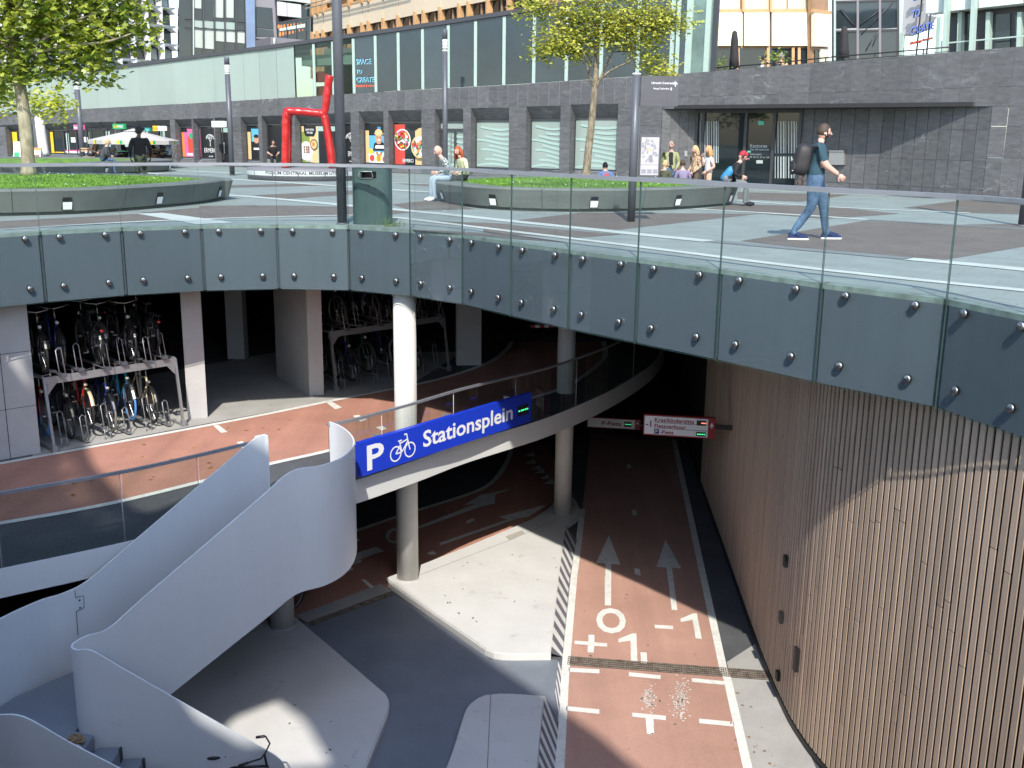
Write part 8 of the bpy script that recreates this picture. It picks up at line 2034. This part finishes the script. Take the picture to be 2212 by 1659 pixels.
for x, d_, lab, m in ((268, 45.6, 'small round cafe table with a green top under the parasol', mat('table_green', (0.12, 0.42, 0.25), .4)), (232, 45.8, 'small round cafe table with a wooden top under the parasol', M_slatwood), (345, 46.2, 'small round cafe table with a dark top at the right of the parasol', M_black)):
    p = DY(x, 340, d_); o = thing('cafe_table', lab, 'table', (p.x, d_, 0), 0, 'tables under the parasol')
    mb = MB(); mb.lathe([(.36, .72), (.36, .75)], 20); mb.build('table_top', m, o, world=False); mb = MB(); mb.tube([(0, 0, 0), (0, 0, .72)], .03, 7); mb.lathe([(.22, 0), (.22, .02), (.03, .04)], 14); mb.build('pedestal', M_black, o, world=False)
CG = 'people at the cafe'
for x, d_, rz_, lean, lab, top, legs, hair, hst in ((203, 47.2, -20, .05, 'person with long brown hair sitting below the pink shop sign', C_brownt, C_black, H_brown, 'long'), (275, 46.8, 185, .14, 'person in dark clothes leaning over the green table', C_dgrey, C_black, H_black, 'short'), (338, 47.4, 200, .08, 'person with bare legs and dark top sitting right of the man in the hoodie', C_black, M_skin_p, H_brown, 'long'), (358, 48.4, 175, .06, 'person in a dark blouse at the back of the cafe terrace', C_dgrey, C_brownt, H_black, 'long'), (369, 46.6, 180, .05, 'person in a light grey hoodie at the right end of the cafe', C_lj, C_black, H_black, 'short')):
    p = DY(x, 340, d_); p.z = 0; person(lab, p, rad(rz_), 1.70, seated(0, lean, .46), M_skin, top, legs, C_white, hair, group=CG, hstyle=hst, sub=1)
    if x in (203, 358, 369):
        c = copy_tree(first); c.location = p; c.rotation_euler = (0, 0, rad(rz_)); c['label'] = 'folding chair under the ' + {203: 'person with long brown hair', 358: 'person in a dark blouse', 369: 'person in a light grey hoodie'}[x]
# terrace at the top right
def furled(x, y0, y1, dist, label):
    a, b = DY(x, y1, dist), DY(x + 1, y0, dist); o = thing('parasol', label, 'parasol', a)
    mb = MB(); mb.tube([a.lerp(b, .06), a.lerp(b, .3), a.lerp(b, .75), a.lerp(b, .96), b], [.17, .15, .12, .08, .02], 10); mb.build('furled_canopy', M_grey_metal if False else mat('black_canvas', (0.025, 0.024, 0.026), .85), o)
    mb = MB(); mb.tube([a - Vector((0, 0, .5)), b], .025, 6); mb.build('mast', M_black, o)
furled(1586, 66, 152, 36.8, 'closed black parasol in front of the cream building'); furled(1823, 56, 130, 34.6, 'closed black parasol in front of the glass stair tower')
for x, y, dist, rz_, lab, top, hair in ((1640, 122, 36.2, 0, 'man in a white shirt sitting at the terrace railing', C_white, H_black), (1692, 117, 35.8, 100, 'grey-haired person in a beige top sitting with their back to the terrace railing', C_peach, H_grey)):
    top_ = DY(x, y, dist); p = Vector((top_.x, top_.y, top_.z - 1.24)); person(lab, p, rad(rz_), 1.72, seated(0, .05, .45), M_skin, top, C_black, C_black, hair, group='people on the terrace', sub=1)
    o = thing('terrace_stool', 'dark stool under the ' + ('man in the white shirt' if x == 1640 else 'grey-haired person'), 'stool', p); mb = MB(); mb.box((0, 0, .43), (.4, .4, .05)); [mb.box((a_, b_, .2), (.04, .04, .42)) for a_ in (-.16, .16) for b_ in (-.16, .16)]; mb.box((0, 0, -.9), (.3, .3, 1.8)); mb.build('seat', M_black, o, world=False)
rp = random.Random(9)
for x, y, dist, lab in ((1552, 143, 36.5, 'small leafy plant in a black pot at the left end of the terrace railing'), (1680, 128, 35.9, 'small green plant beside the grey-haired person on the terrace')):
    p = DY(x, y, dist); o = thing('pot_plant', lab, 'plant', p); mb = MB(); mb.lathe([(.12, -.55), (.16, -.15), (.15, -.15), (.10, -.2)], 12, M=Matrix.Translation(p)); mb.build('pot', M_black, o)
    mb = MB(); leaves(mb, [(p + Vector((0, 0, .05)), (.28, .25, .18), 130)], OVAL, .10, rp); mb.build('foliage', L1, o)
